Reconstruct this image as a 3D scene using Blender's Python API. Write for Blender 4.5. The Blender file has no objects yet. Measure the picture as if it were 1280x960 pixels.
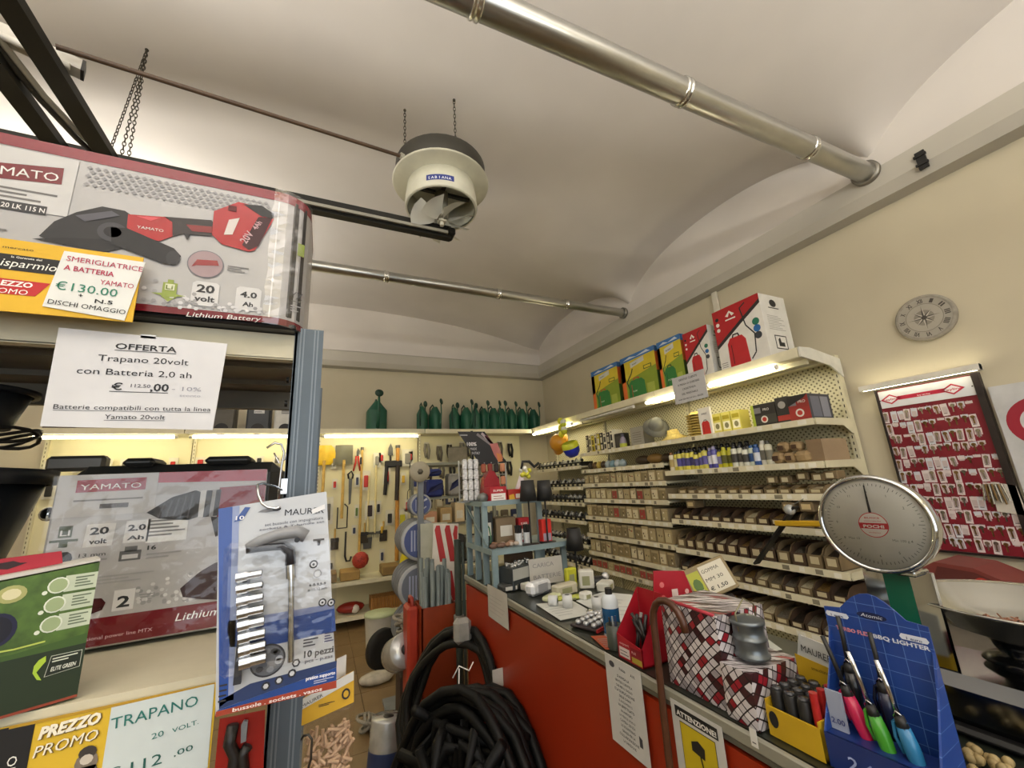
import bpy, math, random
from mathutils import Matrix, Vector
C = bpy.context.scene.collection
S = bpy.context.scene
PI = math.pi

# ---------------------------------------------------------------- camera
Yc = Vector((-0.41627226, -0.23762208, -0.87764068))
Zc = Vector((-0.05607359, 0.97011824, -0.2360643))
Xc = Yc.cross(Zc)
CAM = Vector((0, 0, 1.55))
cd = bpy.data.cameras.new('camera'); cam = bpy.data.objects.new('camera', cd); C.objects.link(cam)
cd.sensor_width = 36; cd.lens = 506 / 1280 * 36; cd.clip_start = 0.02
cam.matrix_world = Matrix.Translation(CAM) @ Matrix((Xc, Yc, Zc)).to_4x4()
S.camera = cam

# ---------------------------------------------------------------- world, exposure
w = bpy.data.worlds.new('world'); S.world = w; w.use_nodes = True
w.node_tree.nodes['Background'].inputs[0].default_value = (0.85, 0.92, 1.0, 1)
w.node_tree.nodes['Background'].inputs[1].default_value = 0.35
S.view_settings.view_transform = 'Standard'; S.view_settings.look = 'None'
S.view_settings.gamma = 1; S.view_settings.use_curve_mapping = False
S.view_settings.exposure = 0.22
TUBE = 20.0       # emission of the lit fluorescent tubes

def area(name, loc, rot, sx, sy, power, col):
    l = bpy.data.lights.new(name, 'AREA'); l.shape = 'RECTANGLE'; l.size = sx; l.size_y = sy
    l.energy = power; l.color = col
    o = bpy.data.objects.new(name, l); o.location = loc; o.rotation_euler = rot; C.objects.link(o); return o
# daylight through the shop window behind the photographer
area('window_daylight', (-0.3, -3.05, 1.9), (PI/2, 0, 0), 4.6, 2.2, 56, (0.92, 0.96, 1.0))
# added fill lamps, kept out of view, shining up to brighten the vault
FILL_UPL = [(-1.2, -1.9, 2.8), (1.2, -1.9, 2.8), (-1.6, .2, 2.8), (-1.9, 4.35, 3.0)]
for k_, (x_, y_, z_) in enumerate(FILL_UPL): area('added_uplight', (x_, y_, z_ + .06), (PI, 0, 0), 1.3, .3, (105, 115, 75, 50)[k_], (1.0, .97, .93))

# ---------------------------------------------------------------- helpers
def lin(h):
    h = h.lstrip('#'); c = [int(h[i:i+2], 16) / 255 for i in (0, 2, 4)]
    return tuple(x / 12.92 if x <= .04045 else ((x + .055) / 1.055) ** 2.4 for x in c)
MATS = {}
def mat(name, hexc, rough=.5, metal=0, var=.08, scale=14, bump=0, emit=0, trans=0, alpha=1, coat=0, spec=.5):
    if name in MATS: return MATS[name]
    m = bpy.data.materials.new(name); m.use_nodes = True; nt = m.node_tree; b = nt.nodes['Principled BSDF']
    c = lin(hexc)
    b.inputs['Roughness'].default_value = rough; b.inputs['Metallic'].default_value = metal
    b.inputs['Specular IOR Level'].default_value = spec
    if coat: b.inputs['Coat Weight'].default_value = coat; b.inputs['Coat Roughness'].default_value = .08
    if trans: b.inputs['Transmission Weight'].default_value = trans; b.inputs['IOR'].default_value = 1.3
    if alpha < 1: b.inputs['Alpha'].default_value = alpha
    if emit:
        b.inputs['Emission Color'].default_value = (*c, 1); b.inputs['Emission Strength'].default_value = emit
    if var > 0:
        tc = nt.nodes.new('ShaderNodeTexCoord'); n = nt.nodes.new('ShaderNodeTexNoise'); n.inputs['Scale'].default_value = scale
        n.inputs['Detail'].default_value = 3
        nt.links.new(tc.outputs['Object'], n.inputs['Vector'])
        r = nt.nodes.new('ShaderNodeMapRange'); r.inputs['To Min'].default_value = 1 - var; r.inputs['To Max'].default_value = 1 + var
        r.inputs['From Min'].default_value = .3; r.inputs['From Max'].default_value = .7
        nt.links.new(n.outputs['Fac'], r.inputs['Value'])
        mx = nt.nodes.new('ShaderNodeVectorMath'); mx.operation = 'SCALE'; mx.inputs[0].default_value = c
        nt.links.new(r.outputs[0], mx.inputs['Scale']); nt.links.new(mx.outputs[0], b.inputs['Base Color'])
        if bump:
            bp = nt.nodes.new('ShaderNodeBump'); bp.inputs['Strength'].default_value = bump; bp.inputs['Distance'].default_value = .01
            nt.links.new(n.outputs['Fac'], bp.inputs['Height']); nt.links.new(bp.outputs[0], b.inputs['Normal'])
    else: b.inputs['Base Color'].default_value = (*c, 1)
    MATS[name] = m; return m
def hx(h, rough=.5, metal=0, **k):          # material straight from a colour
    return mat('%s_%02d_%d' % (h.strip('#'), int(rough * 100), int(metal * 10)), h, rough, metal, **k)
P = lambda h: hx(h, .55, var=.05)           # matt print ink / card
G = lambda h: hx(h, .22, var=.05)           # glossy print

_txt = {}
def glyphs(s, bold=0, shear=0):
    k = (s, bold, shear)
    if k not in _txt:
        c = bpy.data.curves.new('t', 'FONT'); c.body = s; c.resolution_u = 2; c.offset = bold; c.shear = shear
        o = bpy.data.objects.new('t', c)
        me = bpy.data.meshes.new_from_object(o)
        v = [(p.co.x, p.co.y) for p in me.vertices]; f = [tuple(p.vertices) for p in me.polygons]
        bpy.data.objects.remove(o); bpy.data.meshes.remove(me)
        w_ = max([a for a, _ in v], default=0) - min([a for a, _ in v], default=0)
        _txt[k] = (v, f, w_, min([a for a, _ in v], default=0))
    return _txt[k]

def rotz(a): return Matrix.Rotation(a, 4, 'Z')
def rotx(a): return Matrix.Rotation(a, 4, 'X')
def roty(a): return Matrix.Rotation(a, 4, 'Y')
def T(x, y, z): return Matrix.Translation((x, y, z))
def align(d):                                # matrix turning +Z to direction d
    return Vector(d).to_track_quat('Z', 'Y').to_matrix().to_4x4()

class MB:
    def __init__(s): s.v = []; s.f = []; s.mi = []; s.sm = []; s.mats = []
    def _m(s, m):
        if isinstance(m, str): m = P(m)
        if m not in s.mats: s.mats.append(m)
        return s.mats.index(m)
    def add(s, v, f, m, M=None, smooth=False):
        b = len(s.v); i = s._m(m)
        if M is not None: v = [M @ Vector(p) for p in v]
        s.v += [tuple(p) for p in v]
        for q in f: s.f.append(tuple(b + k for k in q)); s.mi.append(i); s.sm.append(smooth)
        return s
    def box(s, c, d, m, M=None, b=0):
        x, y, z = c; a, e, g = d[0] / 2, d[1] / 2, d[2] / 2
        if b <= 0:
            v = [(x + i * a, y + j * e, z + k * g) for i in (-1, 1) for j in (-1, 1) for k in (-1, 1)]
            f = [(0, 1, 3, 2), (4, 6, 7, 5), (0, 4, 5, 1), (2, 3, 7, 6), (0, 2, 6, 4), (1, 5, 7, 3)]
            return s.add(v, f, m, M)
        b = min(b, a * .95, e * .95, g * .95)
        v = []; idx = {}
        for i in (-1, 1):
            for j in (-1, 1):
                for k in (-1, 1):
                    for ax in range(3):
                        p = [i * (a - b), j * (e - b), k * (g - b)]; p[ax] = (i * a, j * e, k * g)[ax]
                        idx[i, j, k, ax] = len(v); v.append((x + p[0], y + p[1], z + p[2]))
        f = []
        for ax in range(3):
            o = [q for q in range(3) if q != ax]
            for sg in (-1, 1):
                q = []
                for u, w_ in ((-1, -1), (1, -1), (1, 1), (-1, 1)):
                    t = [0, 0, 0]; t[ax] = sg; t[o[0]] = u; t[o[1]] = w_; q.append(idx[(*t, ax)])
                f.append(tuple(q))
            for u in (-1, 1):
                for w_ in (-1, 1):
                    t1 = [0, 0, 0]; t2 = [0, 0, 0]; t1[ax] = -1; t2[ax] = 1
                    t1[o[0]] = t2[o[0]] = u; t1[o[1]] = t2[o[1]] = w_
                    f.append((idx[(*t1, o[0])], idx[(*t2, o[0])], idx[(*t2, o[1])], idx[(*t1, o[1])]))
        for i in (-1, 1):
            for j in (-1, 1):
                for k in (-1, 1): f.append(tuple(idx[i, j, k, ax] for ax in range(3)))
        return s.add(v, f, m, M)
    def lathe(s, prof, m, seg=16, M=None, smooth=True, caps=True):
        v = []; f = []; n = len(prof)
        for i in range(seg):
            a = 2 * PI * i / seg
            for r, z in prof: v.append((r * math.cos(a), r * math.sin(a), z))
        for i in range(seg):
            j = (i + 1) % seg
            for k in range(n - 1): f.append((i * n + k, j * n + k, j * n + k + 1, i * n + k + 1))
        s.add(v, f, m, M, smooth)
        if caps:
            for k in (0, n - 1):
                if prof[k][0] > 1e-5: s.add([v[i * n + k] for i in range(seg)], [tuple(range(seg))], m, M)
        return s
    def cyl(s, r, z0, z1, m, seg=16, M=None): return s.lathe([(r, z0), (r, z1)], m, seg, M)
    def rod(s, a, b, r, m, seg=8, r2=None):
        a = Vector(a); b = Vector(b); d = b - a
        return s.lathe([(r, 0), (r if r2 is None else r2, d.length)], m, seg, Matrix.Translation(a) @ align(d))
    def bar(s, a, b, w_, h, m, up=(0, 0, 1)):          # rectangular bar from a to b
        a = Vector(a); b = Vector(b); z = (b - a); L = z.length; z.normalize(); u = Vector(up)
        x = u.cross(z)
        if x.length < 1e-4: x = Vector((1, 0, 0))
        x.normalize(); y = z.cross(x)
        M = Matrix((x, y, z)).transposed().to_4x4(); M.translation = a
        return s.box((0, 0, L / 2), (w_, h, L), m, M)
    def tube(s, pts, r, m, seg=8, closed=False):
        pts = [Vector(p) for p in pts]; n = len(pts); v = []; f = []; up = None
        for i, p in enumerate(pts):
            if closed: t = pts[(i + 1) % n] - pts[i - 1]
            else: t = pts[min(i + 1, n - 1)] - pts[max(i - 1, 0)]
            t.normalize()
            if up is None: up = t.orthogonal().normalized()
            up = (up - t * up.dot(t)); up.normalize(); w_ = t.cross(up)
            rr = r[i] if isinstance(r, (list, tuple)) else r
            for k in range(seg):
                a = 2 * PI * k / seg; v.append(p + (up * math.cos(a) + w_ * math.sin(a)) * rr)
        for i in range(n if closed else n - 1):
            j = (i + 1) % n
            for k in range(seg):
                l = (k + 1) % seg; f.append((i * seg + k, i * seg + l, j * seg + l, j * seg + k))
        if not closed: f += [tuple(range(seg))[::-1], tuple((n - 1) * seg + k for k in range(seg))]
        return s.add(v, f, m, None, True)
    def prism(s, poly, d, m, M=None):                   # polygon in local XZ, extruded from y=0 to y=d
        n = len(poly); v = [(x, 0, z) for x, z in poly] + [(x, d, z) for x, z in poly]
        f = [tuple(range(n)), tuple(range(2 * n - 1, n - 1, -1))] + [(i, i + n, (i + 1) % n + n, (i + 1) % n) for i in range(n)]
        return s.add(v, f, m, M)
    def ball(s, c, r, m, seg=10, sq=(1, 1, 1)):
        pr = [(r * math.sin(PI * i / 6), -r * math.cos(PI * i / 6)) for i in range(7)]
        return s.lathe(pr, m, seg, T(*c) @ Matrix.Diagonal((*sq, 1)), caps=False)
    # ---- flat print, drawn in the local XZ plane of matrix F, facing -Y; lay = height over the surface in 0.2 mm steps
    def rect(s, F, x0, z0, x1, z1, m, lay=1):
        return s.poly(F, [(x0, z0), (x1, z0), (x1, z1), (x0, z1)], m, lay)
    def poly(s, F, pts, m, lay=1):
        return s.add([(x, -lay * .00025, z) for x, z in pts], [tuple(range(len(pts)))], m, F)
    def disc(s, F, x, z, rx, rz, m, lay=1, seg=20, a=0):
        ca, sa = math.cos(a), math.sin(a)
        return s.poly(F, [(x + rx * math.cos(t) * ca - rz * math.sin(t) * sa, z + rx * math.cos(t) * sa + rz * math.sin(t) * ca)
                          for t in [2 * PI * i / seg for i in range(seg)]], m, lay)
    def text(s, F, x, z, h, t, m, lay=2, al='l', bold=.015, shear=0, w=None, a=0):
        if any(c in t for c in 'MWmw'): bold = 0      # heavier outlines close up in these letters
        v, f, tw, x0 = glyphs(t, bold, shear)
        sx = h if w is None else w / max(tw, .01)
        off = {'l': 0, 'c': -tw / 2, 'r': -tw}[al]
        ca, sa = math.cos(a), math.sin(a)
        q = []
        for p, r in v:
            X = (p - x0 + off) * sx; Z = r * h
            q.append((x + X * ca - Z * sa, -lay * .00025, z + X * sa + Z * ca))
        return s.add(q, f, m, F)
    def mesh(s, name):
        me = bpy.data.meshes.new(name); me.from_pydata(s.v, [], s.f)
        for m in s.mats: me.materials.append(m)
        me.polygons.foreach_set('material_index', s.mi); me.polygons.foreach_set('use_smooth', s.sm); me.update()
        return me
    def build(s, name, parent=None, label=None, cat=None, group=None, kind=None, loc=None, rz=0, rot=None):
        o = bpy.data.objects.new(name, s.mesh(name)); C.objects.link(o)
        return props(o, parent, label, cat, group, kind, loc, rz, rot)
def props(o, parent=None, label=None, cat=None, group=None, kind=None, loc=None, rz=0, rot=None):
    if parent: o.parent = parent
    if loc: o.location = loc
    if rz: o.rotation_euler = (0, 0, rz)
    if rot: o.rotation_euler = rot
    for k, x in (('label', label), ('category', cat), ('group', group), ('kind', kind)):
        if x: o[k] = x
    return o
def inst(mesh, name, parent=None, **k):                  # another object sharing a mesh
    o = bpy.data.objects.new(name, mesh); C.objects.link(o); return props(o, parent, **k)
def thing(name, label, cat, loc=(0, 0, 0), rz=0, group=None, rot=None):
    o = bpy.data.objects.new(name, None); C.objects.link(o); o.empty_display_size = .05
    return props(o, None, label, cat, group, None, loc, rz, rot)
def kids(o): return [c for c in bpy.data.objects if c.parent == o]
_kc = {}
def dup(root, loc, rz=0, label=None, rot=None):
    if root.name not in _kc: _kc[root.name] = [(c, kids(c)) for c in kids(root)]
    r = root.copy(); C.objects.link(r); r.location = loc; r.rotation_euler = rot if rot else (0, 0, rz)
    if label: r['label'] = label
    for c0, g in _kc[root.name]:
        c = c0.copy(); C.objects.link(c); c.parent = r
        for d0 in g: d = d0.copy(); C.objects.link(d); d.parent = c
    return r
ORD = ('first second third fourth fifth sixth seventh eighth ninth tenth eleventh twelfth thirteenth fourteenth fifteenth sixteenth '
       'seventeenth eighteenth nineteenth twentieth twenty-first twenty-second twenty-third twenty-fourth twenty-fifth twenty-sixth '
       'twenty-seventh twenty-eighth twenty-ninth thirtieth').split()
def filmmat(name, k, rough=.12):              # thin clear plastic: mostly see-through with a gloss on top
    m = bpy.data.materials.new(name); m.use_nodes = True; n = m.node_tree; n.nodes.clear()
    o = n.nodes.new('ShaderNodeOutputMaterial'); a = n.nodes.new('ShaderNodeBsdfTransparent'); g = n.nodes.new('ShaderNodeBsdfGlossy'); x = n.nodes.new('ShaderNodeMixShader')
    g.inputs['Roughness'].default_value = rough; x.inputs[0].default_value = k
    tc = n.nodes.new('ShaderNodeTexCoord'); t_ = n.nodes.new('ShaderNodeTexNoise'); t_.inputs['Scale'].default_value = 30; b_ = n.nodes.new('ShaderNodeBump'); b_.inputs['Strength'].default_value = .4; b_.inputs['Distance'].default_value = .01
    n.links.new(tc.outputs['Object'], t_.inputs[0]); n.links.new(t_.outputs['Fac'], b_.inputs['Height']); n.links.new(b_.outputs[0], g.inputs['Normal'])
    n.links.new(a.outputs[0], x.inputs[1]); n.links.new(g.outputs[0], x.inputs[2]); n.links.new(x.outputs[0], o.inputs[0]); return m
I4 = Matrix.Identity(4)
R = random.Random(7)
# ================================================================ SETTING
def wallmat(name, hexc, var=.06):
    m = mat(name, hexc, .85, var=var, scale=1.3, bump=.05); return m
cream = wallmat('cream_paint', '#cbc2a9'); white = wallmat('ceiling_paint', '#d2ccc5', .05); dim = wallmat('grey_paint', '#b9b4a8')
YB = 6.1; XR = 3.5; XL = -3.6; YF = -3.2
def wall(name, c, d, m): MB().box(c, d, m).build(name, kind='structure')
wall('wall_right', (XR + .05, (YB + YF) / 2, 1.7), (.1, YB - YF, 3.4), cream)
wall('wall_back', ((XL + XR) / 2, YB + .05, 1.7), (XR - XL, .1, 3.4), cream)
wall('wall_left', (XL - .05, (YB + YF) / 2, 1.7), (.1, YB - YF, 3.4), cream)
# front wall behind the photographer with the shop window opening
b = MB(); b.box((0, YF - .06, .35), (7.2, .1, .7), cream).box((0, YF - .06, 3.75), (7.2, .1, 1.3), cream)
b.box((-3.15, YF - .06, 1.9), (.9, .1, 2.4), cream).box((2.8, YF - .06, 1.9), (1.5, .1, 2.4), cream)
b.build('wall_front', kind='structure')
# upper walls (white painted lunettes)
b = MB(); b.box((XR - .0, (YB + YF) / 2, 4.0), (.1, YB - YF, 1.2), white); b.build('wall_right_upper', kind='structure')
b = MB(); b.box((0, YB + .0, 4.0), (7.2, .1, 1.2), white); b.build('wall_back_upper', kind='structure')
b = MB(); b.box((XL + .0, (YB + YF) / 2, 4.0), (.1, YB - YF, 1.2), white); b.build('wall_left_upper', kind='structure')
# plaster band running round the room under the vault
def band(name, a, c, n):
    a = Vector(a); c = Vector(c); n = Vector(n); prof = [(0, 3.28), (.11, 3.29), (.15, 3.36), (.15, 3.5), (.1, 3.53), (0, 3.56)]
    v = [(*(p + n * q).to_tuple()[:2], z) for p in (a, c) for q, z in prof]; k = len(prof)
    f = [(i, i + 1, i + 1 + k, i + k) for i in range(k - 1)]
    MB().add(v, f, dim).build(name, kind='structure')
band('trim_1', (XR, YF, 0), (XR, YB, 0), (-1, 0, 0)); band('trim_2', (XL, YB, 0), (XR, YB, 0), (0, -1, 0)); band('trim_3', (XL, YF, 0), (XL, YB, 0), (1, 0, 0))
# groin vault: cross barrels with springs where the tie rods meet the wall
def vault(x, y):
    A = 3.5 + .72 * math.sqrt(max(0, 1 - (x / 3.5) ** 2)) ** .9
    t = ((y - 1.09 + 2.57 / 2 + 25.7) % 2.57 - 2.57 / 2)          # distance from the nearest spring line
    u = 1 - abs(t) / 1.285
    Bv = 3.5 + .6 * math.sqrt(max(0, 1 - u * u)) ** .9
    k = 16.0; m_ = max(A, Bv)
    return m_ + math.log(math.exp(k * (A - m_)) + math.exp(k * (Bv - m_))) / k
nx, ny = 150, 190; v = []; f = []
for i in range(nx + 1):
    for j in range(ny + 1):
        x = XL + (XR - XL) * i / nx; y = YF - .1 + (YB - YF + .1) * j / ny; v.append((x, y, vault(x, y)))
for i in range(nx):
    for j in range(ny):
        a = i * (ny + 1) + j; f.append((a, a + 1, a + ny + 2, a + ny + 1))
MB().add(v, f, white, smooth=True).build('ceiling', kind='structure')
# floor: mortar slab and single tiles where the photograph shows them
tile = mat('floor_tile', '#7d6542', .4, var=.12, scale=5); grout = mat('grout', '#5d4c36', .9)
fl = MB().box((0, 1.45, -.03), (7.2, 9.3, .05), grout).build('floor', kind='structure')
tm = MB().box((0, 0, -.003), (.395, .395, .012), tile, b=.0015).mesh('tile')
for i in range(-8, 8):
    for j in range(-1, 14):
        inst(tm, 'tile', fl, loc=(.17 + i * .4, .48 + j * .4, 0))
# small black bracket stuck on the plaster band, hole patches
MB().box((0, 0, 0), (.02, .045, .12), hx('#1a1816')).box((-.012, 0, .03), (.012, .06, .015), hx('#1a1816')).box((-.012, 0, -.03), (.012, .06, .015), hx('#1a1816')).build(
    'wall_bracket', label='small black bracket on the plaster band above the clock', cat='bracket', loc=(3.345, .83, 3.38))

# ================================================================ TIE ROD PIPES
steel = mat('spiral_steel', '#b9b9b4', .28, 1, var=.06, scale=9)
steel2 = mat('steel_band', '#d5d5d0', .2, 1, var=.04)
def pipe(a, c, r, bands, label):
    a = Vector(a); c = Vector(c)
    t = thing('metal_pipe', label, 'pipe', a)
    d = c - a
    MB().lathe([(r, 0), (r, d.length)], steel, 28, align(d)).build('pipe_run', t)
    for q in bands:
        MB().lathe([(r + .001, -.022), (r + .007, -.018), (r + .007, -.008), (r + .002, -.003), (r + .002, .003), (r + .007, .008), (r + .007, .018), (r + .001, .022)], steel2, 28,
                   T(*(d * q)) @ align(d)).build('pipe_band', t)
    MB().lathe([(r + .003, 0), (r + .02, 0), (r + .02, .03), (r + .003, .03)], hx('#8f8b82', .4, .8), 28, T(*(-d.normalized() * .0)) @ align(d)).build('end_collar', t)
pipe((3.35, 1.1, 3.5), (-3.5, 1.16, 3.36), .062, [.098, .255, .42, .6, .8], 'large shiny metal pipe crossing the ceiling to the near right')
pipe((3.35, 3.66, 3.53), (-3.5, 3.66, 3.53), .05, [.125, .25, .42, .55, .8], 'shiny metal pipe crossing the ceiling further back above the watering cans')
# ================================================================ SHELVING ALONG THE RIGHT WALL
shelfm = mat('shelf_enamel', '#d8d2b4', .4, var=.06, scale=6)
stripm = mat('price_strip', '#e4ddbf', .35, var=.05)
tagm = P('#f0ecdc'); tagd = P('#8d8670')
# perforated back panel material: round holes in rows (fine relief)
def perfm(name, base, hole, sc):
    m = mat(name, base, .45, var=0); nt = m.node_tree; b_ = nt.nodes['Principled BSDF']
    tc = nt.nodes.new('ShaderNodeTexCoord'); v_ = nt.nodes.new('ShaderNodeTexVoronoi'); v_.inputs['Scale'].default_value = sc; v_.inputs['Randomness'].default_value = 0
    mp = nt.nodes.new('ShaderNodeMapping'); mp.inputs['Rotation'].default_value = (PI/4, 0, 0) if name == 'perf_x' else (0, PI/4, 0)
    nt.links.new(tc.outputs['Object'], mp.inputs[0]); nt.links.new(mp.outputs[0], v_.inputs['Vector'])
    r = nt.nodes.new('ShaderNodeValToRGB'); r.color_ramp.elements[0].position = .27; r.color_ramp.elements[1].position = .33
    r.color_ramp.elements[0].color = (*lin(hole), 1); r.color_ramp.elements[1].color = (*lin(base), 1)
    nt.links.new(v_.outputs['Distance'], r.inputs[0]); nt.links.new(r.outputs[0], b_.inputs['Base Color'])
    return m
perfx = perfm('perf_x', '#dcd6b4', '#7b7558', 36)
perfy = perfm('perf_y', '#e3dcb4', '#a49b70', 30)
XF = 3.0; XBk = 3.44
RZ = -PI / 2
def shelf_board(par, y0, y1, z, xf=XF, tagn=10, xb=XBk):
    b = MB().box(((xf + xb) / 2, (y0 + y1) / 2, z - .012), (xb - xf, y1 - y0 - .01, .02), shelfm)
    o = b.build('shelf', par)
    s_ = MB().box((xf - .006, (y0 + y1) / 2, z - .018), (.012, y1 - y0 - .012, .044), stripm)
    rr = random.Random(int(z * 100))
    y = y0 + .05
    while y < y1 - .08:
        ww = rr.uniform(.03, .06); s_.box((xf - .0125, y + ww / 2, z - .018 + rr.uniform(-.003, .003)), (.001, ww, .03), rr.choice([tagm, tagm, tagd, stripm])); y += ww + rr.uniform(.02, .09)
    s_.build('price_strip', o)
    return o
def lamp(label, a, b_, n, lit=True, r=.016, group=None, body=True):
    a = Vector(a); b_ = Vector(b_); t = thing('fluorescent_lamp', label, 'lamp', a, group=group); d = b_ - a; n = Vector(n)
    tm_ = mat('tube_lit', '#fff3cf', .4, var=0, emit=TUBE) if lit else mat('tube_off', '#d8d6cc', .3)
    MB().rod(d * .025, d * .975, r, tm_, 14).build('tube', t)
    for q in (.0, .975):
        MB().rod(d * q, d * (q + .025), r * 1.15, hx('#e8e6e0', .4), 12).build('end_socket', t)
    if body: MB().bar(n * .034, d + n * .034, .05, .035, hx('#dedbd0', .4)).build('batten', t)
    return t
bays = [('near', 1.6, 3.0, [1.856, 1.57, 1.36, 1.135, .885, .695, .47, .15]),
        ('middle', 3.0, 4.4, [1.856, 1.65, 1.48, 1.30, 1.10, .90, .70, .53, .15]),
        ('far', 4.4, 5.7, [1.71, 1.45, 1.25, 1.03, .755, .5, .15])]
blab = {'near': 'near bay of cream metal shelving on right wall with rounded end panel', 'middle': 'middle bay of cream metal shelving full of brown cardboard bins',
        'far': 'far bay of cream metal shelving in the back right corner'}
for nm, y0, y1, zs in bays:
    t = thing('shelving_bay', blab[nm], 'shelving', group='shelving bays along the right wall')
    MB().box((XBk + .015, (y0 + y1) / 2, 1.15), (.012, y1 - y0 - .04, 2.3), perfx).build('back_panel', t)
    for yy in ((y0 + .0, y1) if nm == 'far' else (y0,)):
        b = MB().box((XBk + .015, yy + .015, 1.17), (.05, .035, 2.34), shelfm)
        for k in range(46): b.box((XBk - .011, yy + .015, .2 + k * .045), (.002, .006, .022), hx('#3a3628'))
        b.build('upright', t)
    for z in zs: shelf_board(t, y0, y1, z)
    b = MB().box(((XF + XBk) / 2, (y0 + y1) / 2, 2.3), (XBk - XF, y1 - y0 - .01, .025), shelfm)
    b.box((XF - .006, (y0 + y1) / 2, 2.325), (.014, y1 - y0 - .01, .07), stripm)
    b.box((XF + .1, (y0 + y1) / 2, 2.27), (.03, y1 - y0 - .03, .04), shelfm)
    b.box((XF + .24, (y0 + y1) / 2, 2.275), (.03, y1 - y0 - .03, .03), shelfm)
    b.build('canopy', t)
    if nm == 'near':
        MB().prism([(XF - .01, 2.29), (XF - .01, 2.36), (XF + .12, 2.365), (XBk + .03, 2.31), (XBk + .03, 2.17), (XBk - .12, 2.25)], .012, hx('#dddcd2', .4), T(0, y0 - .012, 0)).build('canopy_end_panel', t)
        for z in zs[:-1]:
            MB().prism([(XF, z - .04), (XF, z + .005), (XBk, z + .005), (XBk, z - .1), (XBk - .03, z - .1), (XBk - .12, z - .045)], .006, shelfm, T(0, y0 - .004, 0)).build('shelf_bracket', t)
lamp('lit fluorescent lamp under the near canopy beside the red sprayer cartons', (2.985, 1.76, 2.262), (2.985, 2.36, 2.262), (.03, 0, .6), group=None, body=False)
lamp('lit fluorescent lamp under the canopy below the green and yellow cartons', (2.985, 2.52, 2.262), (2.985, 3.12, 2.262), (.03, 0, .6), body=False)
lamp('unlit fluorescent lamp under the middle canopy by the upright packets', (2.985, 3.3, 2.262), (2.985, 4.3, 2.262), (.03, 0, .6), lit=False, body=False)
lamp('lit fluorescent lamp under the far canopy above the hanging helmets', (2.985, 4.5, 2.262), (2.985, 5.62, 2.262), (.03, 0, .6), body=False)

def carton(name, label, cat, loc, w_, d_, h_, front, side=None, draw=None, rz=RZ, group=None, top=None, sdraw=None, tilt=0):
    t = thing(name, label, cat, loc, rz, group)
    if tilt: t.rotation_euler = (tilt, 0, rz)
    side = side or front; top = top or side
    mm = MB(); x, y, z = w_, d_, h_
    v = [(0, 0, 0), (x, 0, 0), (x, y, 0), (0, y, 0), (0, 0, z), (x, 0, z), (x, y, z), (0, y, z)]
    mm.add(v, [(0, 1, 5, 4)], front).add(v, [(1, 2, 6, 5), (3, 0, 4, 7), (2, 3, 7, 6), (0, 3, 2, 1)], side).add(v, [(4, 5, 6, 7)], top)
    mm.build('carton', t)
    # flap seam on the lid
    MB().box((x / 2, y / 2, z + .0008), (x, .004, .0016), hx('#b9a070')).build('lid_seam', t)
    if draw:
        q = MB(); draw(q, I4, w_, h_); q.build('printed_front', t)
    if sdraw:
        q = MB(); sdraw(q, T(w_, 0, 0) @ rotz(PI / 2), d_, h_); q.build('printed_side', t)
    return t
def sprayer(q, F, cx, z0, w_, h_, col, dark='#1d1d1d', lay=3):
    q.poly(F, [(cx - w_/2, z0 + .08*h_), (cx - w_*.42, z0), (cx + w_*.42, z0), (cx + w_/2, z0 + .08*h_), (cx + w_*.46, z0 + h_*.75), (cx + w_*.3, z0 + h_*.9), (cx - w_*.3, z0 + h_*.9), (cx - w_*.46, z0 + h_*.75)], P(col), lay)
    q.poly(F, [(cx - w_*.2, z0 + h_*.9), (cx - w_*.14, z0 + h_), (cx + w_*.14, z0 + h_), (cx + w_*.2, z0 + h_*.9), (cx + w_*.12, z0 + h_*.9), (cx + w_*.1, z0 + h_*.96), (cx - w_*.1, z0 + h_*.96), (cx - w_*.12, z0 + h_*.9)], P(dark), lay + 1)
    q.poly(F, [(cx - w_*.3, z0 + h_*.12), (cx - w_*.27, z0 + h_*.12), (cx - w_*.27, z0 + h_*.7), (cx - w_*.3, z0 + h_*.7)], P(dark), lay + 1)
    q.rect(F, cx - w_*.42, z0, cx + w_*.42, z0 + h_*.05, P(dark), lay + 1)
def lance(q, F, pts, r, col, lay=4):
    for a, b_ in zip(pts[:-1], pts[1:]):
        dx, dz = b_[0]-a[0], b_[1]-a[1]; L = math.hypot(dx, dz) or 1; nx_, nz_ = -dz/L*r, dx/L*r
        q.poly(F, [(a[0]+nx_, a[1]+nz_), (a[0]-nx_, a[1]-nz_), (b_[0]-nx_, b_[1]-nz_), (b_[0]+nx_, b_[1]+nz_)], P(col), lay)
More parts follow.
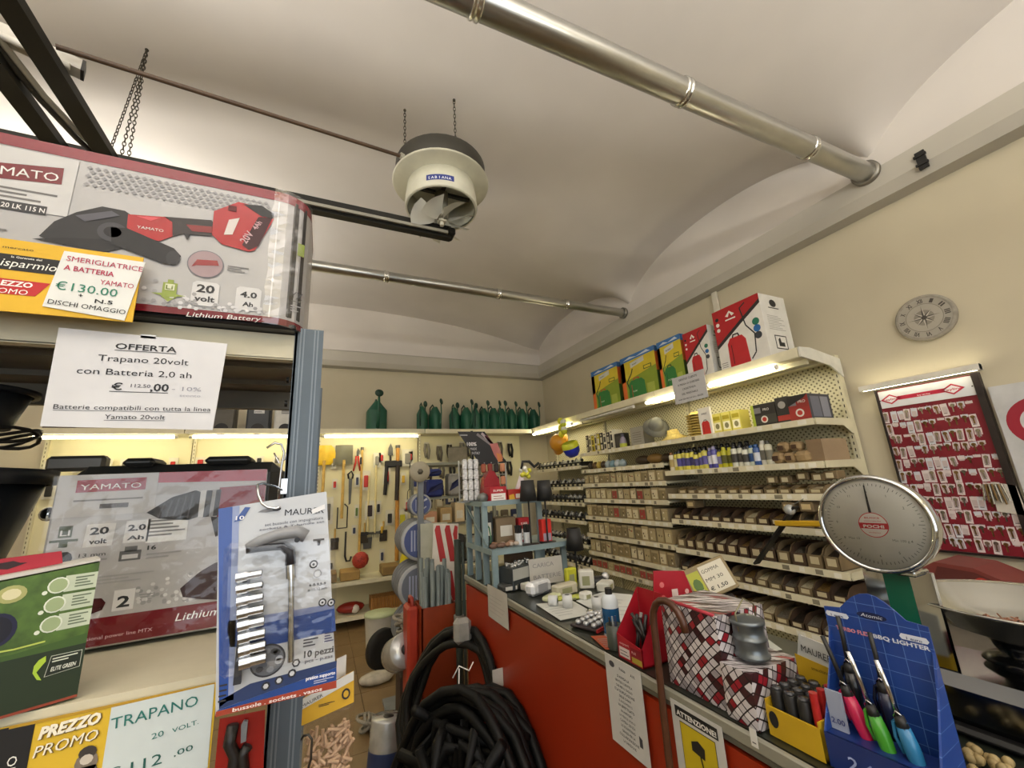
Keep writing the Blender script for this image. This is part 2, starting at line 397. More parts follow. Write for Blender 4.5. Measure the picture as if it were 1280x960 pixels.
def redfront(q, F, w_, h_, txt='12 L'):
    q.poly(F, [(0, h_), (w_, h_), (w_, h_*.86), (w_*.5, h_*.66), (0, h_*.42)], P('#b3171f'), 1)
    q.poly(F, [(0, h_*.46), (w_*.55, h_*.72), (w_, h_*.92), (w_, h_*.86), (w_*.55, h_*.66), (0, h_*.4)], P('#2a2526'), 2)
    q.poly(F, [(w_*.28, h_*.86), (w_*.38, h_*.93), (w_*.48, h_*.86), (w_*.42, h_*.84), (w_*.38, h_*.9), (w_*.34, h_*.84)], P('#f3efe8'), 3)
    q.rect(F, w_*.27, h_*.79, w_*.49, h_*.81, P('#f3efe8'), 3)
    for k, c_ in enumerate(('#1d1d1d', '#f3efe8', '#f3efe8')): q.disc(F, w_*.09, h_*(.86 - .085 * k), w_*.04, w_*.04, P(c_), 3, 10)
    sprayer(q, F, w_*.42, h_*.06, w_*.42, h_*.5, '#c02128')
    lance(q, F, [(w_*.66, h_*.12), (w_*.76, h_*.2), (w_*.8, h_*.46), (w_*.66, h_*.62), (w_*.6, h_*.9), (w_*.72, h_*.95)], w_*.012, '#222222')
    for k, c_ in enumerate(('#24745a', '#2a6fb5', '#3b3e45')): q.disc(F, w_*.86, h_*(.62 - .1 * k), w_*.07, w_*.07, P(c_), 3, 14)
    q.text(F, w_*.78, h_*.05, h_*.055, txt, P('#222222'), 3)
    for k in range(4): q.rect(F, w_*.03, h_*(.08 + k*.03), w_*.16, h_*(.09 + k*.03), P('#8c8a86'), 3)
def whiteside(q, F, d_, h_):
    q.disc(F, d_*.5, h_*.88, d_*.13, d_*.1, P('#2a2a2a'), 1, 12); q.rect(F, d_*.3, h_*.8, d_*.7, h_*.815, P('#2a2a2a'), 1)
    for k in range(9): q.rect(F, d_*.18, h_*(.68 - k * .025), d_*(.6 + .2 * ((k * 7) % 3) / 2), h_*(.688 - k * .025), P('#a8a6a0'), 1)
    q.rect(F, d_*.3, h_*.2, d_*.75, h_*.4, P('#2c2c2c'), 1); q.rect(F, d_*.33, h_*.215, d_*.72, h_*.385, P('#e9e7e2'), 2)
    q.poly(F, [(d_*.42, h_*.24), (d_*.42, h_*.34), (d_*.5, h_*.37), (d_*.52, h_*.3), (d_*.64, h_*.3), (d_*.64, h_*.24)], P('#222222'), 3)
    q.rect(F, d_*.3, h_*.06, d_*.45, h_*.12, P('#555555'), 1); q.rect(F, d_*.5, h_*.06, d_*.8, h_*.12, P('#777777'), 1)
carton('sprayer_carton', 'tall white carton with a big red backpack sprayer, rightmost on the near canopy', 'carton', (3.01, 2.22, 2.315), .42, .32, .56, '#e9e7e1', '#e4e3de',
       lambda q, F, w_, h_: redfront(q, F, w_, h_), sdraw=whiteside)
carton('sprayer_carton', 'smaller white carton with a red sprayer left of the tallest carton', 'carton', (3.01, 2.56, 2.315), .27, .22, .49, '#e6e4de', '#dddcd6',
       lambda q, F, w_, h_: redfront(q, F, w_, h_, '5 L'), sdraw=whiteside)
def greenfront(q, F, w_, h_, blue=False):
    q.poly(F, [(0, 0), (w_, 0), (w_, h_*.98), (0, h_*.9)], P('#8ba02c'), 1)
    q.poly(F, [(0, h_*.45), (w_, h_*.62), (w_, h_*.97), (0, h_*.9)], P('#d8c230'), 2)
    q.poly(F, [(0, h_*.88), (w_, h_*.9), (w_, h_), (0, h_)], P('#3b74b6'), 3)
    q.poly(F, [(w_*.1, h_*.92), (w_*.3, h_*.97), (w_*.5, h_*.93), (w_*.8, h_*.98), (w_*.9, h_*.93)], P('#c9d6e4'), 4)
    q.rect(F, 0, 0, w_*.12, h_*.9, P('#e0702a'), 2)
    q.poly(F, [(w_*.3, h_*.72), (w_*.7, h_*.78), (w_*.7, h_*.88), (w_*.3, h_*.83)], P('#cdd0c8'), 4); q.text(F, w_*.36, h_*.77, h_*.045, 'sprayer', P('#3a4a3a'), 5, a=.08)
    q.rect(F, w_*.66, h_*.6, w_*.88, h_*.68, P('#2e5c1e'), 4); q.rect(F, w_*.68, h_*.615, w_*.86, h_*.665, P('#d8c230'), 5)
    sprayer(q, F, w_*.42, h_*.05, w_*.5, h_*.45, '#2f7d3a', '#c0392b' if not blue else '#153a22', 4)
    lance(q, F, [(w_*.2, h_*.3), (w_*.15, h_*.45), (w_*.3, h_*.6), (w_*.35, h_*.7)], w_*.015, '#1d3a1d')
    q.text(F, w_*.3, h_*.2, h_*.05, 'PUMP', P('#d9e6d0'), 7)
    q.rect(F, w_*.7, h_*.1, w_*.9, h_*.3, P('#a9b84a'), 4)
def greenside(q, F, d_, h_):
    q.rect(F, 0, 0, d_, h_*.5, P('#3a5220'), 1); q.poly(F, [(0, h_*.5), (d_, h_*.5), (d_, h_), (0, h_)], P('#c25a22'), 1)
    q.rect(F, d_*.15, h_*.2, d_*.85, h_*.6, P('#8f7a30'), 2)
    q.rect(F, 0, h_*.88, d_, h_, P('#3566a0'), 3)
for lb, y, w_, bl in (('leftmost green and yellow sprayer carton above the middle bay', 4.03, .5, False), ('green and yellow sprayer carton between two similar ones', 3.47, .53, False),
                      ('green and yellow sprayer carton next to the red and white one', 2.9, .3, True)):
    carton('sprayer_carton', lb, 'carton', (3.02, y, 2.315), w_, .24, .52, '#9aa838', '#7c8a2e', lambda q, F, a, h_, bl=bl: greenfront(q, F, a, h_, bl), sdraw=greenside, group='green and yellow sprayer cartons')

# ---- what lies on the shelf under the canopy (z 1.856)
z2 = 1.858
def blackbox(q, F, w_, h_, c='#9a2a24'):
    q.rect(F, 0, h_*.12, w_, h_*.5, P(c), 1); q.disc(F, w_*.5, h_*.3, h_*.16, h_*.16, P('#d9d4cc'), 2, 14); q.disc(F, w_*.5, h_*.3, h_*.1, h_*.1, P('#b8362c'), 3, 14)
    q.rect(F, w_*.08, h_*.6, w_*.4, h_*.85, P('#77757a'), 1); q.text(F, w_*.5, h_*.68, h_*.15, 'PRO', P('#cfccc6'), 2)
carton('tool_box_pack', 'dark tool carton with a lime edge left on the near shelf', 'carton', (3.04, 2.06, z2), .19, .2, .17, '#24211f', '#1b1a1a', lambda q, F, w_, h_: (blackbox(q, F, w_, h_, '#3a3833'), q.rect(F, 0, 0, w_*.12, h_, P('#a4b43a'), 4)))
carton('tool_box_pack', 'dark tool carton with a round silver disc picture', 'carton', (3.04, 1.865, z2), .09, .2, .19, '#2a2826', '#1b1a1a', lambda q, F, w_, h_: (q.disc(F, w_/2, h_*.7, w_*.3, w_*.3, P('#9b9894'), 1), q.rect(F, 0, h_*.1, w_, h_*.3, P('#a2332b'), 1)))
carton('tool_box_pack', 'wide black and red drill carton on the near shelf', 'carton', (3.03, 1.77, z2), .14, .26, .18, '#8f2a24', '#3f4048', lambda q, F, w_, h_: (blackbox(q, F, w_, h_), q.poly(F, [(0, h_*.6), (w_*.8, h_*.85), (w_, h_), (0, h_)], P('#1c1a1a'), 4)),
       sdraw=lambda q, F, w_, h_: (q.rect(F, w_*.1, h_*.1, w_*.5, h_*.9, P('#6c6f7c'), 1), q.rect(F, w_*.55, h_*.1, w_*.9, h_*.9, P('#8a8c98'), 1)))
for k, y in enumerate((2.45, 2.36, 2.27)):
    carton('yellow_carton', ['yellow and white carton next to the hanging sprayer card', 'yellow and white carton, middle of three on the near shelf', 'yellow and white carton nearest the dark tool cartons'][k], 'carton', (3.08, y, z2), .08, .12, .17, '#d8cf6a', '#cfc45c',
           lambda q, F, w_, h_: (q.rect(F, w_*.1, h_*.15, w_*.9, h_*.55, P('#e9e6d0'), 1), q.disc(F, w_*.5, h_*.35, w_*.25, w_*.3, P('#7d7a5a'), 2, 10), q.rect(F, w_*.1, h_*.65, w_*.9, h_*.85, P('#a89a20'), 1)), group='yellow cartons on the near shelf')
# hanging card with the small sprayer, paper sign
q = MB().box((.06, .01, .11), (.12, .02, .24), P('#e9e6df')); sprayer(q, I4, .06, -.005, .085, .13, '#cc2a22', lay=1); q.text(I4, .06, .17, .02, 'SPRAY', P('#555555'), 1, 'c')
q.build('sprayer_packet', label='white packet with a red sprayer picture standing in front of the hats', cat='packet', loc=(3.0, 2.52, 1.86), rz=RZ)
def sign(name, label, cat, loc, w_, h_, lines, rot, col='#dcdcdc', ink='#2b2b33', th=.0012, extra=None, origin=(0, 0)):
    q = MB().box((w_/2, th, h_/2), (w_, th * 1.6, h_), P(col))
    n = len(lines)
    for k, l in enumerate(lines):
        if isinstance(l, str): l = (l, h_ * .55 / max(n, 1), .5)
        q.text(I4, w_ * l[2], h_ - (k + 1) * h_ / (n + .6), l[1], l[0], P(l[3] if len(l) > 3 else ink), 1, 'c', w=l[4] if len(l) > 4 else None)
    if extra: extra(q, I4, w_, h_)
    o = q.build(name, label=label, cat=cat, loc=loc); o.rotation_euler = rot; return o
sign('paper_sign', 'white paper notice hanging from the canopy between two lamps', 'sign', (2.965, 2.72, 2.165), .36, .25, [('GENTILE CLIENTE', .026, .5), ('SI PREGA DI CHIEDERE', .024, .5), ("L'ASSISTENZA", .024, .5), ('DEL PERSONALE', .024, .5), ('NON SERVIRSI DA SOLI, GRAZIE', .019, .5)], (0, 0, RZ), '#c9c9cc')
# straw hats
straw = mat('straw', '#cdb76a', .8, var=.25, scale=60, bump=.3)
for k in range(9):
    q = MB().lathe([(.03, .012), (.1, .0), (.11, .002), (.075, .016), (.06, .035), (.0, .04)], straw, 20, None, caps=False)
    q.build('straw_hat', label='woven straw hat, %s from the bottom of the hat stack' % ORD[k], cat='hat', group='stacked straw hats', loc=(3.17, 2.67, z2 + .004 + k * .024), rot=(0, .06, 0))
MB().lathe([(.0, .09), (.05, .085), (.06, .04), (.065, .03), (.13, .0), (.128, -.003)], straw, 20, caps=False).build('straw_hat', label='straw hat lying in front beside the grey cap', cat='hat', loc=(3.15, 2.97, z2 + .026), rot=(0, -.15, 0))
gc = mat('grey_felt', '#77776f', .9, var=.15)
t = thing('grey_hat', 'grey rain hat hanging upside down over the shelf edge', 'hat', (3.08, 3.12, 2.02), RZ, rot=(.5, .9, RZ))
MB().lathe([(.0, .1), (.05, .095), (.075, .05), (.08, .02)], gc, 18, caps=False).build('crown', t); MB().lathe([(.078, .02), (.13, -.01), (.127, -.014), (.075, .014)], gc, 18, caps=False).build('brim', t)
# upright packets to the left
rp = random.Random(3)
cols = [('#3b3428', '#a8a08a'), ('#e0d9b8', '#5b5540'), ('#d5c22f', '#6a5f20'), ('#d9cfae', '#35302a'), ('#d6c52e', '#f0ead0'), ('#2c2824', '#ddd4b5'), ('#ece4c8', '#444038'), ('#2b2725', '#cfc8ae'), ('#f0ead2', '#2d2a28')]
y = 4.33
for k in range(9):
    c1, c2 = cols[k]; wd = rp.uniform(.045, .06); h_ = rp.uniform(.2, .235)
    carton('upright_packet', 'tall narrow packet, %s from the left on the top middle shelf' % ORD[k], 'packet', (3.06, y, z2), wd * .9, .15, h_, c1, c1,
           lambda q, F, a, b_, c2=c2: (q.rect(F, a*.15, b_*.1, a*.85, b_*.35, P(c2), 1), q.rect(F, a*.15, b_*.45, a*.85, b_*.75, P(c2), 1), q.disc(F, a*.5, b_*.88, a*.25, a*.25, P(c2), 1, 8)), group='narrow packets on the top middle shelf')
    y -= wd + .008
carton('lantern_packet', 'black packet with a silver frame next to the narrow packets', 'packet', (3.07, y - .01, z2), .13, .1, .17, '#2a2826', '#2a2826', lambda q, F, a, b_: q.rect(F, a*.12, b_*.1, a*.88, b_*.8, P('#4b4743'), 1))
carton('grey_carton', 'tall grey carton beside the straw goods', 'carton', (3.07, 3.5, z2), .2, .14, .2, '#a5a196', '#99958a', lambda q, F, a, b_: [q.rect(F, a*.15, b_*(.2 + .12*k), a*.8, b_*(.24 + .12*k), P('#7d786c'), 1) for k in range(5)])
t = thing('spray_bottle', 'small lilac bottle with a lime base in front of the grey carton', 'bottle', (3.04, 3.6, z2)); MB().lathe([(.035, 0), (.04, .05), (.03, .1), (.015, .12)], hx('#8d8598'), 14).build('bottle_body', t); MB().cyl(.018, .12, .15, hx('#5a5668'), 12).build('cap', t); MB().cyl(.041, .002, .045, hx('#b7bd3c'), 14).build('label_band', t)

# ---- spray cans, near bay z 1.57
def can(label, loc, r, h_, body, cap, band, group):
    t = thing('spray_can', label, 'spray can', loc, group=group)
    MB().lathe([(r * .96, 0), (r, .004), (r, h_ * .78), (r * .8, h_ * .84), (r * .55, h_ * .86)], G(body), 14).build('can_body', t)
    MB().lathe([(r * .62, h_ * .84), (r * .6, h_ * .98), (r * .5, h_)], G(cap), 12).build('cap', t)
    MB().lathe([(r + .0006, h_ * .2), (r + .0006, h_ * .6)], P(band), 14, caps=False).build('label_band', t)
pal = [('#d9c843', '#1c1c1c', '#e8e2c6'), ('#e0d9c0', '#d8cc3a', '#3d3b70'), ('#5350a0', '#1c1c24', '#d9d9e8'), ('#cfc52c', '#232323', '#38381e')]
y = 2.93; k = 0; rp = random.Random(5)
seq = [('#e3dcc2', '#8c5a2a', '#b9a46a'), ('#d6c84a', '#222222', '#e8e0b0')] + [('#d9d060', '#1f1f1f', '#55509a')] * 2 + [('#dfd45a', '#1f1f1f', '#44407a')] * 3 + [('#d4cb5c', '#1f1f1f', '#6660a8')] * 2 + [('#5a57a8', '#9a97b8', '#e6e6f0')] * 2 + \
      [('#d8cc3c', '#222222', '#8682b0')] + [('#bdb92a', '#c9c43a', '#5c5a1c')] * 2 + [('#dcdccb', '#2b2b2b', '#4a4640')] * 3 + [('#c5d0c0', '#2f5f9a', '#2b4f86'), ('#3a5b9a', '#2b4f86', '#d6dce8'), ('#dedccf', '#d9d9d2', '#6d6a5e'), ('#d2cfb8', '#3a3a34', '#7d7a6a')]
for body, cap_, bd in seq:
    rr = .026; can('spray can with %s, %s from the left above the open bins' % ('yellow top' if cap_ in ('#d8cc3a', '#c9c43a') else 'printed body', ORD[k]), (3.035 + .012 * (k % 2), y, 1.572), rr, rp.uniform(.15, .185), body, cap_, bd, 'spray cans on the near shelf'); y -= .0475; k += 1
# black cans behind them
y = 2.9
for k in range(13):
    can('dark capped spray can standing behind the front cans, %s from the left' % ORD[k], (3.12, y, 1.572), .026, .2, '#2a2826', '#151515', '#5b5648', 'dark cans in the back row'); y -= .058
brown = mat('bin_brown', '#4d3a29', .75, var=.2, scale=9); brown2 = mat('bin_card', '#7b694b', .8, var=.15, scale=9); darkin = mat('bin_inside', '#2a2119', .9)
fill = [mat('zinc_screws', '#8f897c', .4, .6, var=.5, scale=160), mat('brass_screws', '#a38650', .4, .5, var=.5, scale=160), mat('dark_screws', '#3c342c', .5, .3, var=.5, scale=160), mat('pale_plugs', '#c9bf9f', .6, var=.4, scale=160)]
# crumpled brown packets right of the cans
kraft = mat('kraft', '#a08862', .85, var=.18, scale=25, bump=.3)
for k, (y, dz, s_) in enumerate(((1.93, 0, .1), (1.84, 0, .09), (1.75, 0, .1), (1.88, .075, .09), (1.79, .08, .08))):
    q = MB().box((0, 0, s_*.4), (s_, s_*1.05, s_*.8), kraft, rotx(.2 * (k % 3 - 1)), b=s_*.22); q.disc(roty(0) @ T(0, -.0, 0), 0, 0, .001, .001, kraft)
    q.rect(T(0, -s_*.53, 0), -s_*.25, s_*.2, s_*.2, s_*.55, P('#4a3220'), 4)
    q.build('kraft_packet', label='crumpled brown packet, %s of the pile right of the spray cans' % ORD[k], cat='packet', group='crumpled brown packets', loc=(3.07, y, 1.575 + dz), rz=RZ)
carton('brown_carton', 'open brown carton at the right end of the can shelf', 'carton', (3.05, 1.72, 1.572), .1, .3, .15, '#8a7358', '#a38d70')

# ---- open scoop bins
def binmesh(w_, h_, d_, mt, fm, low=.45):
    q = MB(); t_ = .004
    # side cheeks with a sloping, rounded lip
    side = [(0, 0), (d_, 0), (d_, h_), (d_*.32, h_), (d_*.16, h_*.88), (d_*.06, h_*.62), (0, h_*low)]
    for x in (-w_/2, w_/2 - t_): q.prism([(a, b_) for a, b_ in side], t_, mt, Matrix(((0, 1, 0, x), (1, 0, 0, 0), (0, 0, 1, 0), (0, 0, 0, 1))))
    q.box((0, t_/2, h_*low/2), (w_, t_, h_*low), mt).box((0, d_ - t_, h_/2), (w_, t_, h_), mt).box((0, d_/2, .003), (w_, d_, .004), mt)
    v = [(-w_*.47, .006, h_*low*.8), (w_*.47, .006, h_*low*.8), (w_*.47, d_*.5, h_*.7), (-w_*.47, d_*.5, h_*.75), (w_*.47, d_ - .008, h_*.6), (-w_*.47, d_ - .008, h_*.7)]
    q.add(v, [(0, 1, 2, 3), (3, 2, 4, 5)], fm)
    q.rect(I4, -w_*.3, h_*low*.3, w_*.3, h_*low*.85, P('#c9bd98'), 2)
    return q
def boxmesh(w_, h_, d_, mt, c2, seed):            # closed cardboard bin with a sample tag and sample parts on the front
    r_ = random.Random(seed); q = MB().box((0, d_/2, h_/2), (w_, d_, h_), mt, b=.004)
    q.rect(I4, -w_*.4, h_*.12, w_*.4, h_*.8, P(c2), 2)
    for k in range(3):
        q.disc(I4, r_.uniform(-w_*.25, w_*.25), h_*r_.uniform(.25, .7), w_*.09, w_*.09, P(r_.choice(['#7a6a48', '#e4dcc0', '#54452e', '#9a2f22' if seed % 5 == 0 else '#b5a57c'])), 3, 8)
    q.rect(I4, -w_*.45, h_*.82, w_*.45, h_*.97, P('#b9a880'), 2)
    return q
bm = [binmesh(.096, .1, .26, brown if k % 3 else brown2, fill[k % 4], .42 + .1 * (k % 2)).mesh('scoop_bin') for k in range(6)]
btall = [binmesh(.092, .14, .26, brown if k % 4 else brown2, fill[(k + 2) % 4], .6).mesh('scoop_bin') for k in range(4)]
bsm = [binmesh(.094, .06, .2, brown2, fill[k % 4], .6).mesh('scoop_bin') for k in range(4)]
rows = {1.36: ('under the spray can shelf', bsm, 13), 1.135: ('on the shelf behind the black strap tool', bm, 13), .885: ('on the shelf with the tall rounded bins', btall, 13),
        .695: ('on the shelf just above the tilted carton', bm, 13), .47: ('on the low shelf behind the counter goods', bm, 12)}
for z, (wh, ms, n) in rows.items():
    for k in range(n):
        if z == 1.36 and k in (0,): continue
        inst(rp.choice(ms), 'scoop_bin', label='brown open bin, %s from the left %s' % (ORD[k], wh), cat='bin', group='open bins ' + wh,
             loc=(3.012, 2.94 - k * .103, z), rz=RZ + rp.uniform(-.06, .06))
for k, (y, z) in enumerate(((2.02, 1.43), (1.92, 1.43), (1.8, 1.45), (1.7, 1.44), (1.62, 1.45), (1.75, 1.51), (1.64, 1.515))):
    MB().box((0, .05, .03), (.085, .1, .055), brown2, b=.006).rect(I4, -.025, .012, .02, .045, P('#d6cba9'), 2).build('small_carton', label='small grey-brown carton stacked on the bins under the cans, %s from the left' % ORD[k], cat='carton', group='small cartons on the bins', loc=(3.06, y, z), rz=RZ)
for k, (y, z) in enumerate(((2.76, 1.24), (1.9, 1.24), (1.78, 1.245))):
    MB().box((0, .06, .033), (.09, .12, .065), brown2, b=.004).rect(I4, -.03, .015, .03, .05, P('#cdb98a'), 2).build('small_carton', label='brown sample carton on top of the bins, %s from the left' % ORD[k], cat='carton', loc=(3.0, y, z), rz=RZ)
# ---- middle bay: closed cardboard bins
card = mat('bin_cardboard', '#a8946a', .8, var=.16, scale=7); card2 = mat('bin_cardboard_grey', '#8c7d5f', .8, var=.16, scale=7)
bx = [boxmesh(.098, .12, .3, card if k % 2 else card2, ['#c9bb90', '#8f7f5a', '#ddd2ae', '#b8a87e', '#a3423a'][k % 5], k).mesh('cardboard_bin') for k in range(10)]
rws = [(1.48, .9, 'first'), (1.30, 1.0, 'second'), (1.10, 1.1, 'third'), (.90, 1.12, 'fourth'), (.70, 1.1, 'fifth'), (.53, .75, 'sixth')]
for z, sc, rn in rws:
    for k in range(13):
        o = inst(bx[4] if (rn == 'sixth' and k % 4 < 3) or (rn in ('third', 'second') and k in (5, 9)) else rp.choice(bx[:4] + bx[5:9]), 'cardboard_bin', label='closed cardboard bin, %s from the left in the %s row of the middle bay' % (ORD[k], rn), cat='bin',
             group='cardboard bins in row %s of the middle bay' % rn, loc=(3.006 + rp.uniform(0, .01), 4.33 - k * .103, z), rz=RZ)
        o.scale = (rp.uniform(.9, 1.0), 1, sc * rp.uniform(.92, 1.08))
# misc goods on the z=1.65 shelf of the middle bay
for k in range(8):
    c_ = ['#3a3224', '#6b5330', '#b9a24a', '#4a3a2a', '#a9b6ba', '#7f9fae', '#c3ccce', '#9fb0b4'][k]
    q = MB().ball((0, 0, .04), .045, hx(c_, .4), 8, (1, 1, 1)); q.box((0, 0, .05), (.06, .05, .07), hx(c_, .5), rotz(.4), b=.015)
    q.build('bagged_part', label='small bagged fitting, %s from the left on the shelf below the packets' % ORD[k], cat='bag', group='bagged fittings', loc=(3.07, 4.28 - k * .085, 1.652), rz=k)
t = thing('work_boots', 'pile of brown leather goods before the first cans', 'leather goods', (3.12, 3.35, 1.664))
MB().ball((0, .05, .04), .07, hx('#3f3122', .5), 10, (1, 1.7, .7)).build('dark_piece', t); MB().ball((0, -.12, .045), .07, hx('#8a6a35', .5), 10, (1, 1.5, .75)).build('tan_piece', t); MB().ball((.02, -.26, .04), .05, hx('#4a3822', .5), 10, (1, 1.4, .9)).build('dark_piece', t)
# ---- far bay goods
smalls = [mat('black_plastic_goods', '#1d1c1b', .4, var=.3, scale=40), mat('grey_metal_goods', '#7c7c78', .35, .6, var=.4, scale=50), mat('white_goods', '#cbc9bf', .4)]
def fitmesh(seed):
    r_ = random.Random(seed); q = MB().box((0, .1, .025), (.095, .2, .05), hx('#1e1c1a', .5), b=.004)
    q.rod((-.02, .02, .04), (-.01, .06, .1), .012, smalls[seed % 3]); q.ball((.02, .05, .07), .02, smalls[(seed + 1) % 3], 8); q.rect(I4, -.03, .008, .02, .03, P('#c9c39f'), 2); return q
fm_ = [fitmesh(k).mesh('dark_tray') for k in range(5)]
for ri, z in enumerate((1.71, 1.45, 1.25, 1.03, .755, .5)):
    for k in range(11):
        inst(rp.choice(fm_), 'dark_tray', label='dark tray of fittings, %s from the left on shelf %s of the far bay' % (ORD[k], ORD[ri]), cat='tray', group='dark trays on far bay shelf %s' % ORD[ri], loc=(3.01, 5.58 - k * .11, z + .002), rz=RZ)
# helmets
t = thing('orange_helmet', 'orange safety helmet hanging at the corner between the bays', 'helmet', (2.93, 4.76, 2.03), rot=(0, -1.25, .1))
MB().lathe([(.0, .14), (.06, .13), (.105, .09), (.125, .03), (.128, 0)], hx('#d8962a', .3), 20, caps=False).build('shell', t); MB().lathe([(.126, .0), (.16, -.012), (.158, -.018), (.124, -.008)], hx('#c98a24', .3), 20, caps=False).build('brim', t)
t = thing('blue_helmet', 'blue and yellow helmet hanging beside the orange one', 'helmet', (2.93, 4.5, 1.95), rot=(0, -.4, .3))
MB().lathe([(.0, -.13), (.06, -.12), (.1, -.07), (.11, -.02), (.11, .0)], hx('#2433b8', .3), 20, caps=False).build('shell', t); MB().lathe([(.112, .0), (.112, .05), (.09, .07)], hx('#dde03a', .35), 20, caps=False).build('lime_band', t)
q = MB()
for k in range(7): q.ball((0, .05 * math.cos(k * 2.1), .03 * k - .08), .05, hx(['#e4e23c', '#cfd43a', '#e8e8d8'][k % 3], .6), 8, (.8, 1, .9))
q.build('lime_gloves', label='bundle of lime yellow work gloves above the blue helmet', cat='gloves', loc=(2.9, 4.6, 2.22))
# diagonal black strap tool with the yellow handle on the near bay
MB().rod((0, 0, 0), (.13, 0, .03), .003, ironm_ := hx('#8a8a84', .3, .8), 6).rod((0, 0, 0), (-.004, 0, .012), .003, hx('#8a8a84', .3, .8), 6).build('display_hook', label='thin steel hook on the near bay shelf holding the strap tool', cat='hook', loc=(2.86, 1.78, 1.3))
t = thing('strap_tool', 'black strap tool with a yellow handle hanging before the near bins', 'tool', (2.86, 1.78, 1.02))
MB().bar((0, .34, -.13), (0, -.02, .27), .012, .06, hx('#131210', .5), up=(1, 0, 0)).build('strap', t)
MB().box((-.02, -.03, .165), (.03, .3, .035), hx('#c9a01f', .35), rotx(-.05), b=.006).build('yellow_handle', t)
MB().ball((-.01, .02, .25), .035, hx('#b8bcbc', .15, .3), 10).build('clear_tip', t)
# wall conduit up to the vault
MB().box((0, 0, 0), (.02, .06, .75), hx('#d6d1c2', .5), b=.004).build('wall_conduit', label='white conduit rising behind the tallest carton to the ceiling band', cat='conduit', loc=(3.48, 2.5, 2.92))
# ================================================================ HANGING FROM THE VAULT
black = mat('black_iron', '#16150f', .45, .3, var=.1)
wfan = mat('fan_white', '#c9c7b4', .35, var=.05); 
fx, fy = .655, 2.33; FZ = 3.3
def chain(name, label, a, b_, parent=None, r=.012, n=None):
    a = Vector(a); b_ = Vector(b_); d = b_ - a; n = n or max(4, int(d.length / (r * 2.4))); q = MB()
    for i in range(n):
        M = Matrix.Translation(d * ((i + .5) / n)) @ align(d) @ rotz(PI/2 * (i % 2)); hw = r * .62; hl = d.length / n * .68
        q.tube([M @ Vector((hw * math.cos(t_), 0, hl * math.sin(t_))) for t_ in [2 * PI * k / 8 for k in range(8)]], r * .2, mat('chain_steel', '#4a463c', .35, .8), 5, True)
    q.ball(d, r * .9, mat('chain_steel', '#4a463c', .35, .8), 8)
    o = q.build(name, parent); o.location = a if not parent else a - Vector(parent.location); 
    if label: o['label'] = label; o['category'] = 'chain'
    return o
t = thing('ceiling_fan', 'round white extractor fan hanging on chains from the vault', 'fan', (fx, fy, 3.3))
MB().lathe([(.3, .27), (.305, .28), (.305, .39), (.3, .4), (.28, .4), (.28, .27)], hx('#35332c', .5), 40).build('dark_ring', t)
MB().lathe([(.225, .24), (.26, .25), (.318, .258), (.326, .266), (.318, .275), (.2, .275)], wfan, 40).build('flange', t)
MB().lathe([(.225, .07), (.238, .07), (.241, .08), (.238, .15), (.225, .25), (.215, .25), (.225, .15), (.222, .08)], wfan, 40, caps=False).build('housing', t)
q = MB()
for k in range(20): a = -1.95 + k * .022; 
lab = MB(); n = 10; v = []
for i in range(n + 1):
    a = math.radians(-128) + math.radians(42) * i / n
    for z in (.11, .15): v.append((.2405 * math.cos(a), .2405 * math.sin(a), z))
lab.add(v, [(2*i, 2*i+2, 2*i+3, 2*i+1) for i in range(n)], P('#27357e'))
for i, ch in enumerate('SABIANA'):
    a = math.radians(-125) + math.radians(36) * (i + .3) / 7; lab.text(T(.2415 * math.cos(a), .2415 * math.sin(a), .117) @ rotz(a + PI/2), 0, 0, .026, ch, P('#dfe3ea'), 3, 'c')
lab.build('name_plate', t, 'blue name plate')
MB().lathe([(0, .0), (.03, .0), (.045, .02), (.045, .2), (0, .21)], hx('#8c8878', .4, .3), 18, T(0, 0, .0)).build('motor', t)
MB().rod((0, 0, -.05), (0, 0, .0), .014, hx('#d6d2c0', .4), 12).box((0, 0, -.02), (.05, .05, .012), hx('#c9c5b2', .4)).build('hub', t)
MB().box((0, .0, .2), (.4, .025, .02), hx('#2a2822')).box((0, .0, .2), (.025, .4, .02), hx('#2a2822')).build('motor_cross', t)
bl = MB(); v = []
for i in range(7):
    rr_ = .05 + .16 * i / 6; wd = .028 + .075 * (i / 6) ** .8 if i < 6 else .04; tw = .95 - .45 * i / 6
    for s_ in (-1, 0, 1): v.append((rr_, s_ * wd * math.cos(tw), s_ * wd * math.sin(tw) + (.006 if s_ == 0 else 0)))
bl.add(v, [(i*3+k, i*3+k+1, i*3+k+4, i*3+k+3) for i in range(6) for k in range(2)], mat('blade_white', '#cdccc2', .35, var=.03), None, True); bm_ = bl.mesh('blade')
for k in range(8): inst(bm_, 'blade', t, loc=(0, 0, -.01), rz=k * PI / 4 + .2)
chain('chain', None, (fx - .24, fy + .04, 3.7), (fx - .24, fy + .06, 4.17), t); chain('chain', None, (fx + .08, fy - .1, 3.7), (fx + .07, fy - .12, 4.2), t); chain('chain', None, (fx + .15, fy + .24, 3.7), (fx + .13, fy + .22, 4.17), t)
MB().tube([(-.2, -.1, .29), (-.3, -.13, .3)], .02, hx('#8d8a7a', .5), 10).build('cable_gland', t)
